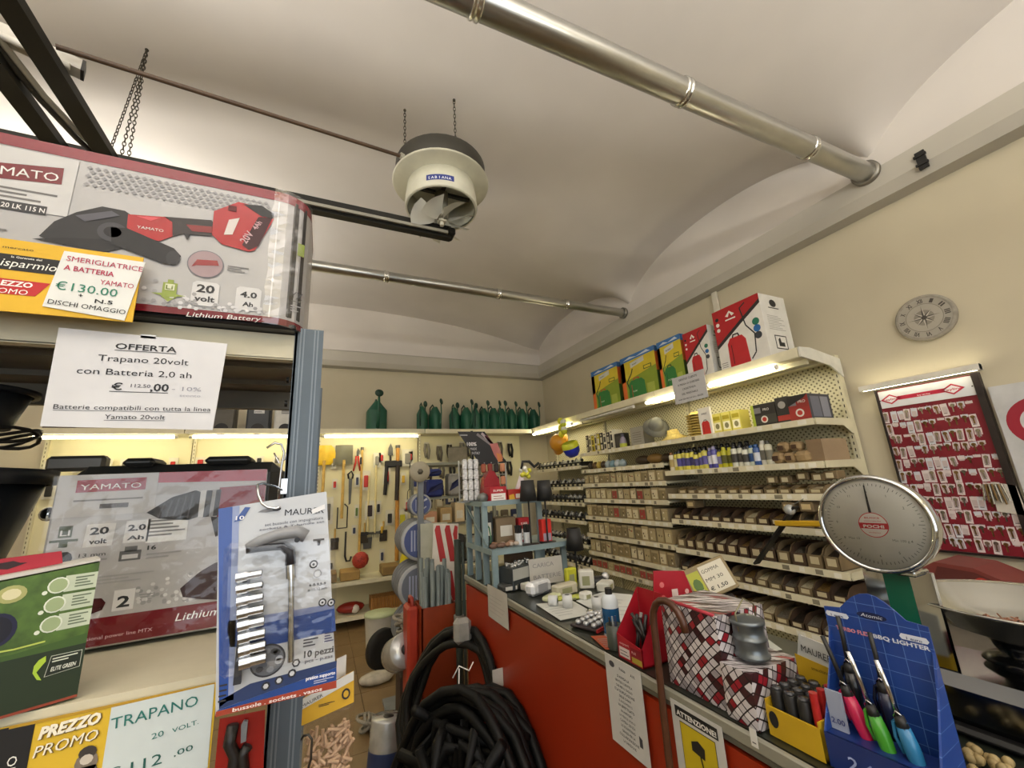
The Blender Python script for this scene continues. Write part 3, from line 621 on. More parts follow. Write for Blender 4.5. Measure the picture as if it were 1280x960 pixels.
# black lighting frame
t = thing('lighting_truss', 'black iron lighting truss hanging over the left shelves', 'truss', (-1.04, 2.39, 3.24))
def rel(p): return (p[0] + 1.04, p[1] - 2.39, p[2] - 3.24)
MB().bar(rel((-2.6, 2.39, 3.24)), rel((.73, 2.39, 3.24)), .09, .05, black, up=(0, 1, 0)).build('long_rail', t)
MB().bar(rel((-2.6, 2.345, 3.22)), rel((.7, 2.345, 3.22)), .012, .02, hx('#8f8c80', .4, .3)).build('rail_edge', t)
MB().bar(rel((-1.045, .9, 3.24)), rel((-1.045, 2.39, 3.24)), .075, .04, black).build('cross_rail', t); MB().bar(rel((-1.23, .9, 3.24)), rel((-1.23, 2.39, 3.24)), .075, .04, black).build('cross_rail', t)
MB().bar(rel((-2.6, 1.1, 3.24)), rel((-.9, 1.1, 3.24)), .06, .04, black, up=(0, 1, 0)).build('short_rail', t)
MB().box(rel((.73, 2.39, 3.24)), (.05, .1, .055), black, b=.01).build('end_cap', t)
MB().tube([rel(p) for p in ((-1.2, 1.5, 3.32), (-1.19, 1.8, 3.29), (-1.15, 2.05, 3.26), (-1.1, 2.25, 3.25), (-1.08, 2.36, 3.27))], .012, hx('#a8a392', .5), 8).build('pale_cable', t)
MB().tube([rel(p) for p in ((-1.22, 1.5, 3.3), (-1.21, 1.8, 3.28), (-1.17, 2.05, 3.25), (-1.12, 2.25, 3.235), (-1.1, 2.36, 3.25))], .012, hx('#3a372e', .5), 8).build('dark_cable', t)
for k, x in enumerate((-1.07, -1.02)): chain('chain', None, (x, 2.4, 3.27), (-1.045, 2.5, 4.12), t, r=.011)
chain('chain', None, (-.99, 2.4, 3.27), (-1.045, 2.5, 4.12), t, r=.011)
t = thing('strip_light', 'unlit white strip light batten lying on the black iron truss', 'lamp', (-1.35, 1.8, 3.33))
MB().bar((-.3, -.1, 0), (.36, .13, .0), .06, .05, hx('#c9c6bc', .4)).build('batten_body', t); MB().bar((.355, .128, 0), (.365, .132, 0), .062, .052, hx('#3a3833')).build('end_cap', t)
MB().rod((-.3, -.13, -.035), (.34, .09, -.035), .014, hx('#d9d6cc', .3), 10).build('tube', t)
MB().rod((0, 0, 0), (1.39, .37, .28), .011, hx('#4d3a2a', .5), 10).build('cable_conduit', label='thin brown conduit running from the strip light to the fan', cat='conduit', loc=(-1.03, 1.83, 3.315))
# ================================================================ ON THE RIGHT WALL
t = thing('wall_clock', 'round stone-grey wall clock with roman numerals', 'clock', (3.5, 1.08, 2.43), RZ)
stone = mat('clock_stone', '#9d978a', .75, var=.15, scale=40); dk = P('#4b4741')
MB().lathe([(.0, 0), (.148, 0), (.15, .02), (.14, .032), (.132, .028), (0, .026)], stone, 48, rotx(PI/2)).build('clock_body', t)
F = T(0, -.0285, 0); q = MB(); q.disc(F, 0, 0, .13, .13, P('#a9a396'), 1, 48); q.disc(F, 0, 0, .092, .092, P('#8a8579'), 2, 48); q.disc(F, 0, 0, .088, .088, P('#b0aa9c'), 3, 48)
q.disc(F, 0, 0, .05, .05, P('#8f897d'), 4, 32)
for k in range(8):
    a = k * PI / 4; L_ = .082 if k % 2 == 0 else .062; c_, s_ = math.cos(a), math.sin(a)
    q.poly(F, [(L_*c_, L_*s_), (.02*math.cos(a+.4), .02*math.sin(a+.4)), (0, 0)], P('#5a554d'), 5); q.poly(F, [(L_*c_, L_*s_), (0, 0), (.02*math.cos(a-.4), .02*math.sin(a-.4))], P('#c3bdb0'), 5)
q.disc(F, 0, 0, .014, .014, P('#4b4741'), 6, 16)
for k, rm in enumerate(['XII', 'I', 'II', 'III', 'IIII', 'V', 'VI', 'VII', 'VIII', 'IX', 'X', 'XI']):
    a = PI/2 - k * PI/6; M_ = T(.111 * math.cos(a), 0, .111 * math.sin(a)) @ Matrix.Rotation(-(a - PI/2), 4, 'Y'); q.text(F @ M_, 0, -.013, .036, rm, dk, 4, 'c', bold=.03, w=.009 * (1 + .9 * len(rm) ** .8) )
q.build('clock_face', t)
MB().poly(T(0, -.032, 0), [(-.003, -.01), (.003, -.01), (.002, .05), (-.002, .05)], dk, 6).poly(T(0, -.032, 0), [(-.01, .002), (-.01, -.003), (.08, .0)], dk, 7).build('hands', t)
# lamp and key board
lamp('lit fluorescent lamp over the red key board', (3.44, 1.5, 2.05), (3.44, .905, 2.05), (.04, 0, 0), r=.018)
kb = thing('key_board', 'tall red key display board in a dark frame on the right wall', 'display board', (3.49, 1.43, 1.0), RZ)
dr = mat('board_red', '#7d1224', .5, var=.08)
MB().box((.24, -.01, .51), (.47, .016, 1.02), dr).build('board', kb)
fr = hx('#2a2220', .4); MB().box((.0, -.012, .51), (.012, .03, 1.03), fr).box((.485, -.015, .51), (.03, .04, 1.03), fr).box((.24, -.012, -.003), (.48, .03, .012), fr).build('frame', kb)
q = MB().box((.238, -.02, .955), (.455, .006, .115), P('#d9dbe0')); F = T(0, -.0235, 0); cr_ = P('#b81c3c')
q.rect(F, .11, .94, .37, .965, cr_, 1); q.text(F, .24, .945, .014, 'key service', P('#efe6e8'), 2, 'c')
for cx in (.07, .375):
    for s_, c_ in ((1, '#b81c3c'), (.72, '#e8e6ea')): q.poly(F, [(cx - .055*s_, .952), (cx, .952 + .034*s_), (cx + .055*s_, .952), (cx, .952 - .034*s_)], P(c_), 1 + (s_ < 1))
    q.text(F, cx, .945, .02, 'keyline', cr_, 4, 'c', w=.085)
q.disc(F, .012, .95, .004, .004, P('#222222'), 1, 8); q.disc(F, .46, .95, .004, .004, P('#222222'), 1, 8)
q.build('header_panel', kb)
# carded key blanks: one thing each, hung in eleven rows
keym = mat('key_metal', '#b9b3a3', .25, .9, var=.1); brassm = mat('key_brass', '#8d7148', .3, .8)
def keymesh(seed):
    r_ = random.Random(seed); q = MB().box((0, -.002, -.034), (.026, .0012, .068), P('#dccfce' if seed % 4 else '#d3d5dc'), b=0)
    F = T(0, -.0028, 0); q.rect(F, -.009, -.05, .009, -.018, P(['#b9a3a3', '#c9b9b8', '#a89494'][seed % 3]), 1); q.rect(F, -.008, -.056, .006, -.052, P('#6a5a5a'), 1)
    if seed % 3 != 1:
        q.lathe([(.0085, 0), (.0085, .0015)], keym if seed % 3 else brassm, 10, T(0, -.0045, -.014) @ rotx(PI/2)); q.box((0, -.005, -.034), (.0055, .0015, .034), keym if seed % 3 else brassm)
    q.tube([(0, .0, .004), (0, -.006, .005), (0, -.013, .002)], .0013, keym, 5)
    return q.mesh('carded_key')
km = [keymesh(k) for k in range(7)]; rk = random.Random(21)
for r_ in range(11):
    n = 13
    for c_ in range(n):
        if (r_ == 0 and c_ > 11) or (c_ == 12 and r_ in (1, 2, 3, 6, 7)): continue
        x = .022 + c_ * .0365 + rk.uniform(-.004, .004); z = .87 - r_ * .079 + rk.uniform(-.004, .004)
        o = inst(rk.choice(km), 'carded_key', label='carded key, row %s from top, %s from left on the red board' % (ORD[r_], ORD[c_]), cat='key', group='carded key blanks', loc=(3.473, 1.43 - x, 1.0 + z), rz=RZ); o.scale = (1.22, 1, 1.1)
        o.rotation_euler = (rk.uniform(-.04, .12), rk.uniform(-.1, .1), RZ)
t = thing('key_bunch', 'bunch of brass keys on a large card low on the key board', 'keys', (3.455, 1.02, 1.36), RZ)
MB().prism([(-.01, -.12), (.1, -.14), (.09, .02), (.0, .04)], .002, P('#cfc9bd')).build('card', t)
q = MB()
for k in range(7): q.rod((.0 + .012*k - .03, -.012 - .004*(k % 2), .03), (-.04 + .016*k, -.014, -.06 - .01 * (k % 3)), .005, brassm if k % 2 else keym, 6)
q.build('brass_keys', t)
# big white and red sign
t = thing('shop_sign', 'white wall sign with big red letters cut by the right picture edge', 'sign', (3.49, .915, 1.28), RZ)
MB().box((.6, -.008, .325), (1.2, .014, .65), hx('#c9cacb', .4)).build('panel', t)
q = MB(); F = T(0, -.0155, 0); rd = P('#9e1f33')
def ring(cx, cz, r0, r1, z0=.0, a0=0, a1=2 * PI, m=rd):
    n = 28; v = [(cx + r * math.cos(a0 + (a1 - a0) * i / n), 0, cz + r * math.sin(a0 + (a1 - a0) * i / n)) for i in range(n + 1) for r in (r0, r1)]
    q.add(v, [(2*i, 2*i+1, 2*i+3, 2*i+2) for i in range(n)], m, F)
ring(.16, .43, .085, .135, a0=.6, a1=5.7); q.rect(F, .065, .04, .5, .24, rd, 1)
q.build('red_letters', t)
# chipped plaster above the sign
# boxed petrol tool leaning under the board
t = thing('engine_carton', 'red and black carton with an engine picture below the key board', 'carton', (3.1, 1.42, .0), RZ)
q = MB().box((.19, .19, .36), (.4, .32, .72), hx('#7d766a', .6)); q.build('support_carton', t, 'plain grey-brown carton beneath')
t = thing('engine_carton', 'brown-red carton with an engine picture standing just below the key board', 'carton', (3.05, 1.33, .722), RZ)
MB().prism([(0, 0), (.42, 0), (.42, .2), (.27, .27), (.12, .28), (.0, .2)], .3, hx('#7a3a34', .45)).build('carton_body', t)
q = MB(); F = I4; q.rect(F, 0, 0, .11, .19, P('#6d1518'), 1); q.text(F, .03, .13, .05, '22', P('#d9c9c4'), 2, w=.05); q.rect(F, .03, .1, .07, .12, P('#d9c9c4'), 2)
q.poly(F, [(.1, .02), (.4, .02), (.4, .19), (.27, .25), (.13, .26), (.1, .19)], P('#5c2a26'), 1)
for x, z, r_, c_ in ((.17, .13, .06, '#25221f'), (.25, .1, .05, '#3a3632'), (.21, .06, .045, '#1b1917'), (.16, .17, .04, '#8c877e'), (.3, .07, .04, '#2c2825'), (.14, .08, .03, '#a39e95'), (.2, .1, .025, '#c9c4bb'), (.28, .13, .02, '#b9b4aa')): q.disc(F, x, z, r_, r_*.8, P(c_), 3 + int(x*10) % 3, 9)
q.rect(F, .27, .03, .36, .055, P('#b83a3a'), 7); q.disc(F, .29, .21, .025, .018, P('#c0392f'), 4, 10); q.build('printed_front', t)
q = MB()
for k in range(6): q.poly(T(0, 0, 0), [(.3 + k*.018, .12), (.306 + k*.018, .12), (.33 + k*.014, .2 - k*.008), (.324 + k*.014, .203 - k*.008)], P('#b0706a'), 8)
q.build('vent_print', t)
# bodies and tubes for the added fill lamps that brighten the vault
for k, (x, y, z_) in enumerate(FILL_UPL):
    t = thing('added_uplight_fixture', 'long added fill lamp shining up on the vault, %s counted from the shop window' % ORD[k], 'lamp', (x, y, z_))
    MB().box((0, 0, -.01), (1.4, .36, .04), hx('#c9c6bc', .4)).box((0, .18, .02), (1.4, .01, .06), hx('#c9c6bc', .4)).box((0, -.18, .02), (1.4, .01, .06), hx('#c9c6bc', .4)).build('lamp_body', t)
    for q_ in (-.6, .6): MB().rod((q_, 0, .0), (q_, 0, .95), .006, wire_s := hx('#55524a', .4, .6), 6).build('suspension_rod', t)
    MB().rod((-.62, .0, .035), (.62, .0, .035), .02, mat('tube_lit', '#fff3cf', .4, var=0, emit=TUBE), 10).build('tube', t)
# ================================================================ SHELVING ALONG THE BACK WALL
YFb, YP = 5.6, 6.02
bbays = [(-2.68, -1.4, 'back wall bay seen between the boxes at the left', True), (-1.4, -.05, 'back wall bay just left of the near grey-blue post', True),
         (-.05, 1.28, 'back wall bay with long garden tools hanging on its lit pegboard', True), (1.28, 2.95, 'back wall bay with gloves and small tools in the far corner', False)]
for i, (x0, x1, lb, lit) in enumerate(bbays):
    t = thing('shelving_bay', lb, 'shelving', group='shelving bays along the back wall')
    MB().box(((x0 + x1) / 2, YP + .008, 1.15), (x1 - x0 - .03, .012, 2.3), perfy).build('back_panel', t)
    b = MB().box((x0 + .015, YP, 1.17), (.03, .05, 2.34), shelfm)
    for k in range(46): b.box((x0 + .015, YP - .026, .2 + k * .045), (.006, .002, .022), hx('#6a6448'))
    b.build('upright', t)
    b = MB().box(((x0 + x1) / 2, (YFb + YP) / 2, 2.3), (x1 - x0 - .01, YP - YFb, .02), shelfm).box(((x0 + x1) / 2, YFb - .006, 2.31), (x1 - x0 - .01, .012, .06), stripm)
    b.build('canopy', t)
    for z, d in ((.51, .42), (.14, .46)):
        s_ = MB().box(((x0 + x1) / 2, YP - d / 2, z - .012), (x1 - x0 - .01, d, .02), shelfm).build('shelf', t)
        MB().box(((x0 + x1) / 2, YP - d - .007, z - .02), (x1 - x0 - .012, .012, .045), stripm).build('price_strip', s_)
    if i > 1 or i == 0: pass
    if lit: lamp(['leftmost lit lamp under the back canopy, behind the paper offer', 'lit lamp under the back canopy behind the drill case', 'lit lamp above the hanging garden tools', ''][i], (x0 + .04, YFb + .03, 2.25), (x1 - .06, YFb + .03, 2.25), (0, 0, 1), body=False)
# --- green watering cans on the back canopy
gm = mat('can_green', '#1f5a44', .45, var=.08); gd = mat('can_green_dark', '#123a2c', .5)
def wcan(label, x, y, rz, z0=2.312, s=1.0):
    t = thing('watering_can', label, 'watering can', (x, y, z0), rz, group='green watering cans on the back canopy'); t.scale = (s, s, s) if s > 1 else (.6, .6, .98)
    b = MB(); w0, d0 = .12, .15
    secs = [(0, .96, 1), (.02, 1, 1), (.27, 1, 1), (.28, .98, .98), (.39, .3, .5), (.4, .26, .45)]
    v = []; n = 12
    for z, a, c_ in secs:
        for k in range(n): an = 2 * PI * k / n + PI / 12; cx = abs(math.cos(an)) ** .5 * math.copysign(1, math.cos(an)); cy = abs(math.sin(an)) ** .5 * math.copysign(1, math.sin(an)); v.append((cx * w0 * a, cy * d0 * c_, z))
    f = [(i*n+k, i*n+(k+1) % n, (i+1)*n+(k+1) % n, (i+1)*n+k) for i in range(len(secs)-1) for k in range(n)] + [tuple(range(n))[::-1], tuple((len(secs)-1)*n+k for k in range(n))]
    b.add(v, f, gm, None, True).build('can_body', t)
    MB().tube([(0, -.13, .05), (0, -.2, .15), (0, -.23, .3), (0, -.22, .43)], [.024, .02, .016, .014], gm, 10).build('spout', t)
    MB().lathe([(0, 0), (.014, 0), (.05, .03), (.05, .04), (0, .05)], gd, 20, T(0, -.22, .46) @ rotx(1.2) @ T(0, 0, -.02)).build('spout_rose', t)
    MB().tube([(0, .02, .39), (0, .08, .44), (0, .17, .4), (0, .19, .25), (0, .15, .1)], .014, gd, 8).build('handle', t)
    return t
w0_ = wcan('green watering can standing apart, facing front with its round rose on top', .66, 5.83, 0, s=1.1)
for k, (x, rz, s) in enumerate(((1.3, 2.6, .8), (1.49, .5, .8), (1.8, 2.5, .78), (1.97, .4, .78), (2.13, 2.7, .8), (2.27, .2, .8), (2.42, .5, .78), (2.57, .1, .8), (2.74, .3, .82), (2.92, .2, .82), (3.14, .4, .8))):
    wcan('green watering can, %s from the left in the row right of the single can' % ORD[k], x, 5.84 + .02 * (k % 3), rz, s=s)
# --- boxes on the canopy behind the paper
def lbox(label, x, c1, c2):
    t = thing('letter_box', label, 'box', (x, 5.66, 2.312))
    MB().box((.12, .1, .17), (.25, .2, .34), hx(c1, .45), b=.02).build('box_body', t); MB().box((.12, .1, .345), (.27, .22, .02), hx(c1, .4), b=.006).build('box_lid', t)
    q = MB(); F = T(0, -.001, 0); q.rect(F, .07, .22, .18, .28, P(c2), 1); q.text(F, .08, .235, .025, 'poste', P(c1), 2, w=.07); q.disc(F, .12, .03, .07, .07, P('#1b1b1d'), 1, 16); q.build('box_print', t)
lbox('dark grey box with a white label on the back canopy left of the post', -.84, '#3c4046', '#c9cbcd'); lbox('white box with a black half round opening beside the dark grey box', -.55, '#cfcfca', '#8d8d8d'); lbox('brown-grey box half hidden by the offer sheet', -1.2, '#57534c', '#57534c')
for k, x in enumerate((-2.5, -2.25, -2.0, -1.78, -1.55)):
    MB().box((0, 0, .1), (.2, .2, .2), hx(['#4a4038', '#8d7d66', '#35322f', '#a39a86', '#5c4f42'][k], .6), b=.01).build('canopy_carton', label='carton in the row on the back canopy behind the offer sheet, %s from the left' % ORD[k], cat='carton', group='cartons on the back canopy', loc=(x, 5.8, 2.312))
# --- tools hanging on the pegboards
woodm = mat('handle_wood', '#c9a558', .5, var=.15, scale=12); ironm = mat('tool_iron', '#5b5a54', .4, .6, var=.15); blackm = hx('#1b1a19', .5); redm = hx('#b02a1c', .4); yelm = hx('#d9b21f', .4); bluem = hx('#24357d', .4); packm = mat('pack_white', '#d9d5c2', .35)
YT = 5.985
def hang(q): q.rod((0, 0, .01), (0, .035, .01), .004, ironm, 6)
def shovel(x, z, headm, pointed, L=1.15, lb=''):
    t = thing('shovel', lb, 'shovel', (x, YT - .02, z))
    n = 10; v = []
    for i in range(n + 1):
        u = i / n; w_ = (.13 if not pointed else .14 * math.sin(PI * min(1, .12 + u * .75)) ** .6)
        if not pointed: w_ = .11
        for s_ in (-1, -.5, 0, .5, 1): v.append((s_ * w_, -.02 + .03 * s_ * s_, -.26 * (1 - u) + 0))
    # head up: tip at the top
    MB().add(v, [(i*5+k, i*5+k+1, i*5+k+6, i*5+k+5) for i in range(n) for k in range(4)], headm, None, True).build('blade', t)
    MB().rod((0, -.02, -.2), (0, -.015, -L), .018, woodm, 10).build('handle', t)
shovel(.03, 2.17, yelm, True, 1.0, lb='yellow round bladed shovel hanging blade up, leftmost on the lit pegboard')
shovel(.27, 2.17, mat('shovel_grey', '#6c6b5a', .45, .3), False, .95, lb='grey square shovel hanging blade up beside the yellow one')
def stick(lb, x, z, L, r, m, head=None, name='garden_handle', cat='handle'):
    t = thing(name, lb, cat, (x, YT, z)); MB().rod((0, 0, 0), (0, 0, -L), r, m, 10).build('handle', t)
    q = MB(); 
    if head == 'rake':
        q.box((0, 0, -L), (.2, .02, .03), ironm)
        for k in range(8): q.rod((-.09 + k*.026, 0, -L), (-.09 + k*.026, -.02, -L - .06), .003, ironm, 5)
    elif head == 'hoe': q.prism([(-.06, 0), (.06, 0), (.05, -.14), (-.05, -.14)], .006, ironm, T(0, 0, -L))
    elif head == 'fork':
        for k in (-1, 0, 1): q.tube([(0, 0, -L), (k*.03, -.01, -L - .04), (k*.035, -.01, -L - .15)], .005, ironm, 6)
    else: q.rod((0, 0, .0), (0, 0, .04), r * 1.25, ironm, 10)
    q.build('tool_head', t)
stick('long ochre wooden handle with an iron ferrule in the middle of the pegboard', .5, 2.1, 1.35, .016, woodm)
stick('pair-left pale hoe handle right of the ochre handle', .60, 1.75, .8, .014, mat('pale_wood', '#e0d29a', .5), 'hoe', 'hoe', 'hoe')
stick('pale rake hanging close to the hoe', .69, 1.95, .95, .014, mat('pale_wood', '#e0d29a', .5), 'rake', 'rake', 'rake')
stick('thick orange-yellow wooden handle near the right edge of the pegboard', .98, 2.12, 1.5, .026, mat('orange_wood', '#c98f3c', .5, var=.12), None)
stick('thin grey handled fork at the right edge of the pegboard', 1.15, 2.05, .5, .009, ironm, 'fork', 'hand_fork', 'fork')
def simple(name, lb, cat, x, z, fn):
    t = thing(name, lb, cat, (x, YT, z)); fn(t); return t
def secateur(c):
    def f(t):
        MB().tube([(-.015, 0, 0), (-.02, 0, -.08), (-.045, 0, -.2)], .012, hx(c, .4), 8).build('handle', t); MB().tube([(.015, 0, 0), (.02, 0, -.08), (.04, 0, -.2)], .012, hx(c, .4), 8).build('handle', t)
        MB().prism([(-.01, 0), (.02, 0), (.03, .07), (.005, .11), (-.012, .06)], .006, ironm).build('blade', t)
    return f
def pack(c, w_, h_):
    def f(t):
        MB().box((0, 0, -h_/2), (w_, .006, h_), packm).build('card', t)
        MB().box((0, -.014, -h_*.55), (w_*.5, .02, h_*.6), hx(c, .4), b=.006).build('tool', t)
    return f
def saw(t):
    MB().prism([(-.02, 0), (.025, 0), (.015, -.32), (-.01, -.34)], .004, ironm).build('blade', t); MB().tube([(-.02, 0, 0), (-.03, 0, .06), (.01, 0, .1), (.035, 0, .05), (.025, 0, 0)], .012, blackm, 8).build('handle', t)
def hacksaw(t):
    MB().tube([(-.06, 0, 0), (-.06, 0, -.26), (.06, 0, -.26), (.06, 0, .0), (.02, 0, .04)], .008, blackm, 8).build('saw_frame', t); MB().box((-.0, 0, -.26), (.11, .003, .012), ironm).build('blade', t)
def hookbar(t): MB().tube([(0, 0, .0), (0, 0, -.3), (.02, 0, -.36), (.06, 0, -.36), (.075, 0, -.31)], .012, blackm, 8).build('hooked_bar', t)
def trowel(c):
    def f(t):
        MB().prism([(-.035, 0), (.035, 0), (.03, .1), (0, .17), (-.03, .1)], .005, ironm).build('blade', t); MB().rod((0, 0, 0), (0, 0, -.13), .014, hx(c, .4), 10).build('handle', t)
    return f
def brush(t):
    MB().box((0, 0, 0), (.1, .03, .05), blackm, b=.006).build('ferrule', t); MB().box((0, 0, -.07), (.095, .025, .09), mat('bristle', '#3a342a', .9, var=.3, scale=90)).build('bristles', t); MB().rod((0, 0, .02), (0, 0, .14), .012, woodm).build('handle', t)
simple('secateurs', 'red handled secateurs high on the pegboard', 'secateurs', .44, 2.02, secateur('#c2382c'))
simple('pruning_saw', 'small pruning saw with a black grip left on the pegboard', 'saw', .36, 1.72, saw)
simple('carded_tool', 'carded red tool with black top in the pegboard middle', 'tool', .56, 1.82, pack('#b8271d', .11, .26))
simple('carded_tool', 'carded red pliers left of the large black shears', 'tool', .83, 1.86, pack('#b8271d', .1, .24))
t = thing('loppers', 'large black shears hanging open in the pegboard middle', 'shears', (.92, YT, 1.9))
MB().box((0, -.01, .0), (.24, .03, .09), blackm, b=.01).build('crosshead', t); MB().rod((-.09, -.01, -.02), (-.11, -.01, -.42), .026, blackm, 8).build('handle', t); MB().rod((.06, -.01, -.02), (.05, -.01, -.5), .03, hx('#2b211d', .5), 8).build('handle', t)
simple('trowel', 'grey pointed trowel hanging high above the black shears', 'trowel', .88, 2.02, trowel('#2a2825'))
simple('carded_tool', 'small carded dark blue tool at the right of the pegboard', 'tool', 1.22, 1.74, pack('#232f6b', .1, .2))
simple('hacksaw', 'black hacksaw frame low left on the pegboard', 'saw', .28, 1.36, hacksaw)
simple('carded_tool', 'carded black clamp with a red jaw in the pegboard centre', 'tool', .62, 1.42, pack('#2b1a18', .12, .24))
simple('hook_bar', 'black bar ending in a hook low on the pegboard', 'crowbar', .33, 1.05, hookbar)
simple('wall_brush', 'black flat brush with a wooden handle low on the pegboard', 'brush', .2, .96, brush)
simple('wall_brush', 'second black flat brush right of the hooked bar', 'brush', .56, 1.0, brush)
simple('wall_brush', 'third black flat brush beside the thick orange handle', 'brush', .8, 1.0, brush)
simple('carded_tool', 'carded yellow tool at the right end of the low row', 'tool', 1.05, 1.28, pack('#c9c22f', .14, .3))
simple('carded_tool', 'carded black wheel low on the pegboard', 'tool', .88, 1.28, pack('#222222', .11, .2))
simple('carded_tool', 'tall carded grey sickle on the left of the pegboard', 'tool', .1, 1.5, pack('#6c6a62', .13, .34))
simple('carded_tool', 'carded silver shears next to the trowel', 'tool', .7, 2.06, pack('#8b8980', .1, .2))
simple('carded_tool', 'carded small grey hooks on the right top of the pegboard', 'tool', 1.12, 2.1, pack('#8a877c', .16, .24))
rb_ = random.Random(15)
for k in range(20):
    c_ = rb_.choice(['#2a2825', '#7a7566', '#b8271d', '#38415c', '#a39c86', '#5d7a3a', '#c9a52c'])
    z = 2.08 - (k // 4) * .33 + rb_.uniform(-.04, .04); x = .12 + (k % 4) * .33 + rb_.uniform(-.06, .06)
    simple('carded_part', 'small carded fitting in row %s of the garden pegboard, %s from the left' % (ORD[k // 4], ORD[k % 4]), 'packet', x, z, pack(c_, rb_.uniform(.05, .08), rb_.uniform(.12, .18)))
# red net bag, yellow scoop and crates on the shelf below
MB().ball((0, 0, .1), .1, mat('red_net', '#a8372a', .6, var=.4, scale=60, bump=.4), 12, (1, .8, 1)).build('net_bag', label='red net bag on the low shelf under the tools', cat='bag', loc=(.5, 5.66 + .1, .615))
t = thing('yellow_scoop', 'yellow scoop leaning on the low shelf by the reels', 'scoop', (1.0, 5.8, .512), rot=(0, .45, 0)); MB().lathe([(.0, 0), (.04, .01), (.075, .14), (.085, .24)], hx('#dccb25', .4), 16, T(0, 0, .01), caps=False).build('scoop_cup', t); MB().rod((0, 0, .2), (.0, -.02, .4), .014, hx('#dccb25', .4)).build('handle', t)
for k, (x, c_) in enumerate(((.12, '#8a6f42'), (.38, '#a5854c'), (.64, '#8c7244'), (1.15, '#77623f'))):
    MB().box((0, 0, .05), (.22, .3, .1), hx(c_, .7), b=.008).build('wooden_tray', label='wooden tray of small goods on the low back shelf, %s from the left' % ORD[k], cat='tray', loc=(x, 5.79, .515) if k != 2 else (.86, 5.79, .515))
q = MB()
for k in range(30): q.box((.012 + k * .024, .13, .07), (.016, .24, .14), mat('tan_slats', '#b07c3e', .6, var=.2))
q.build('slat_bundle', label='ribbed orange-brown roll of slats on the bottom shelf', cat='bundle', loc=(.62, 5.6, .142))
MB().ball((0, 0, .06), .1, hx('#8f2016', .4), 12, (1.6, 1, .6)).ball((.05, -.06, .05), .05, hx('#d8d0c4', .4), 10).build('red_packet', label='red packet beside the slat bundle on the bottom shelf', cat='packet', loc=(.4, 5.72, .142))
# --- the corner bay: gloves, aprons and small black tools
for k in range(26):
    r_, c_ = divmod(k, 9); x = 1.42 + c_ * .165 + rb_.uniform(-.03, .03); z = 2.16 - r_ * .3 + rb_.uniform(-.03, .03)
    col = rb_.choice(['#1f1d1b', '#2e2a26', '#57524a', '#8a8578', '#3a332b', '#6d6658'])
    lb = 'dark hanging tool in row %s of the corner bay, %s from the left' % (ORD[r_], ORD[c_])
    def f(t, col=col):
        q = MB().tube([(-.02, 0, 0), (-.03, -.01, -.1), (-.01, -.01, -.2)], .02, hx(col, .6), 7); q.tube([(.02, 0, 0), (.035, -.01, -.1), (.02, -.01, -.22)], .018, hx(col, .6), 7); q.build('tool_body', t)
        MB().box((0, .006, .0), (.07, .004, .05), packm).build('card', t)
    simple('hanging_tool', lb, 'tool', x, z, f)
MB().box((0, 0, 0), (.3, .04, .3), mat('grey_cloth', '#8b8577', .85, var=.15, bump=.2), b=.02).build('folded_cloth', label='large grey-beige folded cloth hanging in the corner bay', cat='cloth', loc=(1.85, 5.93, 1.97))
rb2 = random.Random(33)
for r_, z in enumerate((1.45, 1.15, .85)):
    t = None
    for c_ in range(9):
        w_ = rb2.uniform(.1, .15); h_ = rb2.uniform(.14, .22)
        MB().box((0, 0, -h_/2), (w_, .05, h_), hx(rb2.choice(['#6b604c', '#8c8067', '#3a3630', '#5a5a58', '#a3977a', '#2b3350']), .6), b=.01).rect(T(0, -.026, 0), -w_*.3, -h_*.8, w_*.3, -h_*.4, P('#c4bca4'), 1).build('hanging_pack', label='hanging pack in lower row %s of the corner bay, %s from the left' % (ORD[r_], ORD[c_]), cat='packet', loc=(1.4 + c_ * .17, YT, z))
# things on the pegboards left of the post (seen between the cases)
for k in range(24):
    r_, c_ = divmod(k, 12); x = -2.6 + c_ * .21 + rb2.uniform(-.04, .04); z = 2.05 - r_ * .22
    simple('hanging_tool', 'small hanging tool in row %s behind the drill case, %s from the left' % (ORD[r_], ORD[c_]), 'tool', x, z, pack(rb2.choice(['#2b2926', '#8d8a80', '#b8271d', '#3a3f55', '#6f6a5c']), rb2.uniform(.08, .13), rb2.uniform(.1, .18)))
for k in range(10):
    MB().box((0, 0, .1), (.18, .2, .2), hx(rb2.choice(['#5b4a35', '#2a2825', '#8a7a5a']), .6), b=.01).build('shelf_carton', label='carton on the low back shelf behind the near shelving, %s from the left' % ORD[k], cat='carton', loc=(-2.5 + k * .25, 5.8, .512))
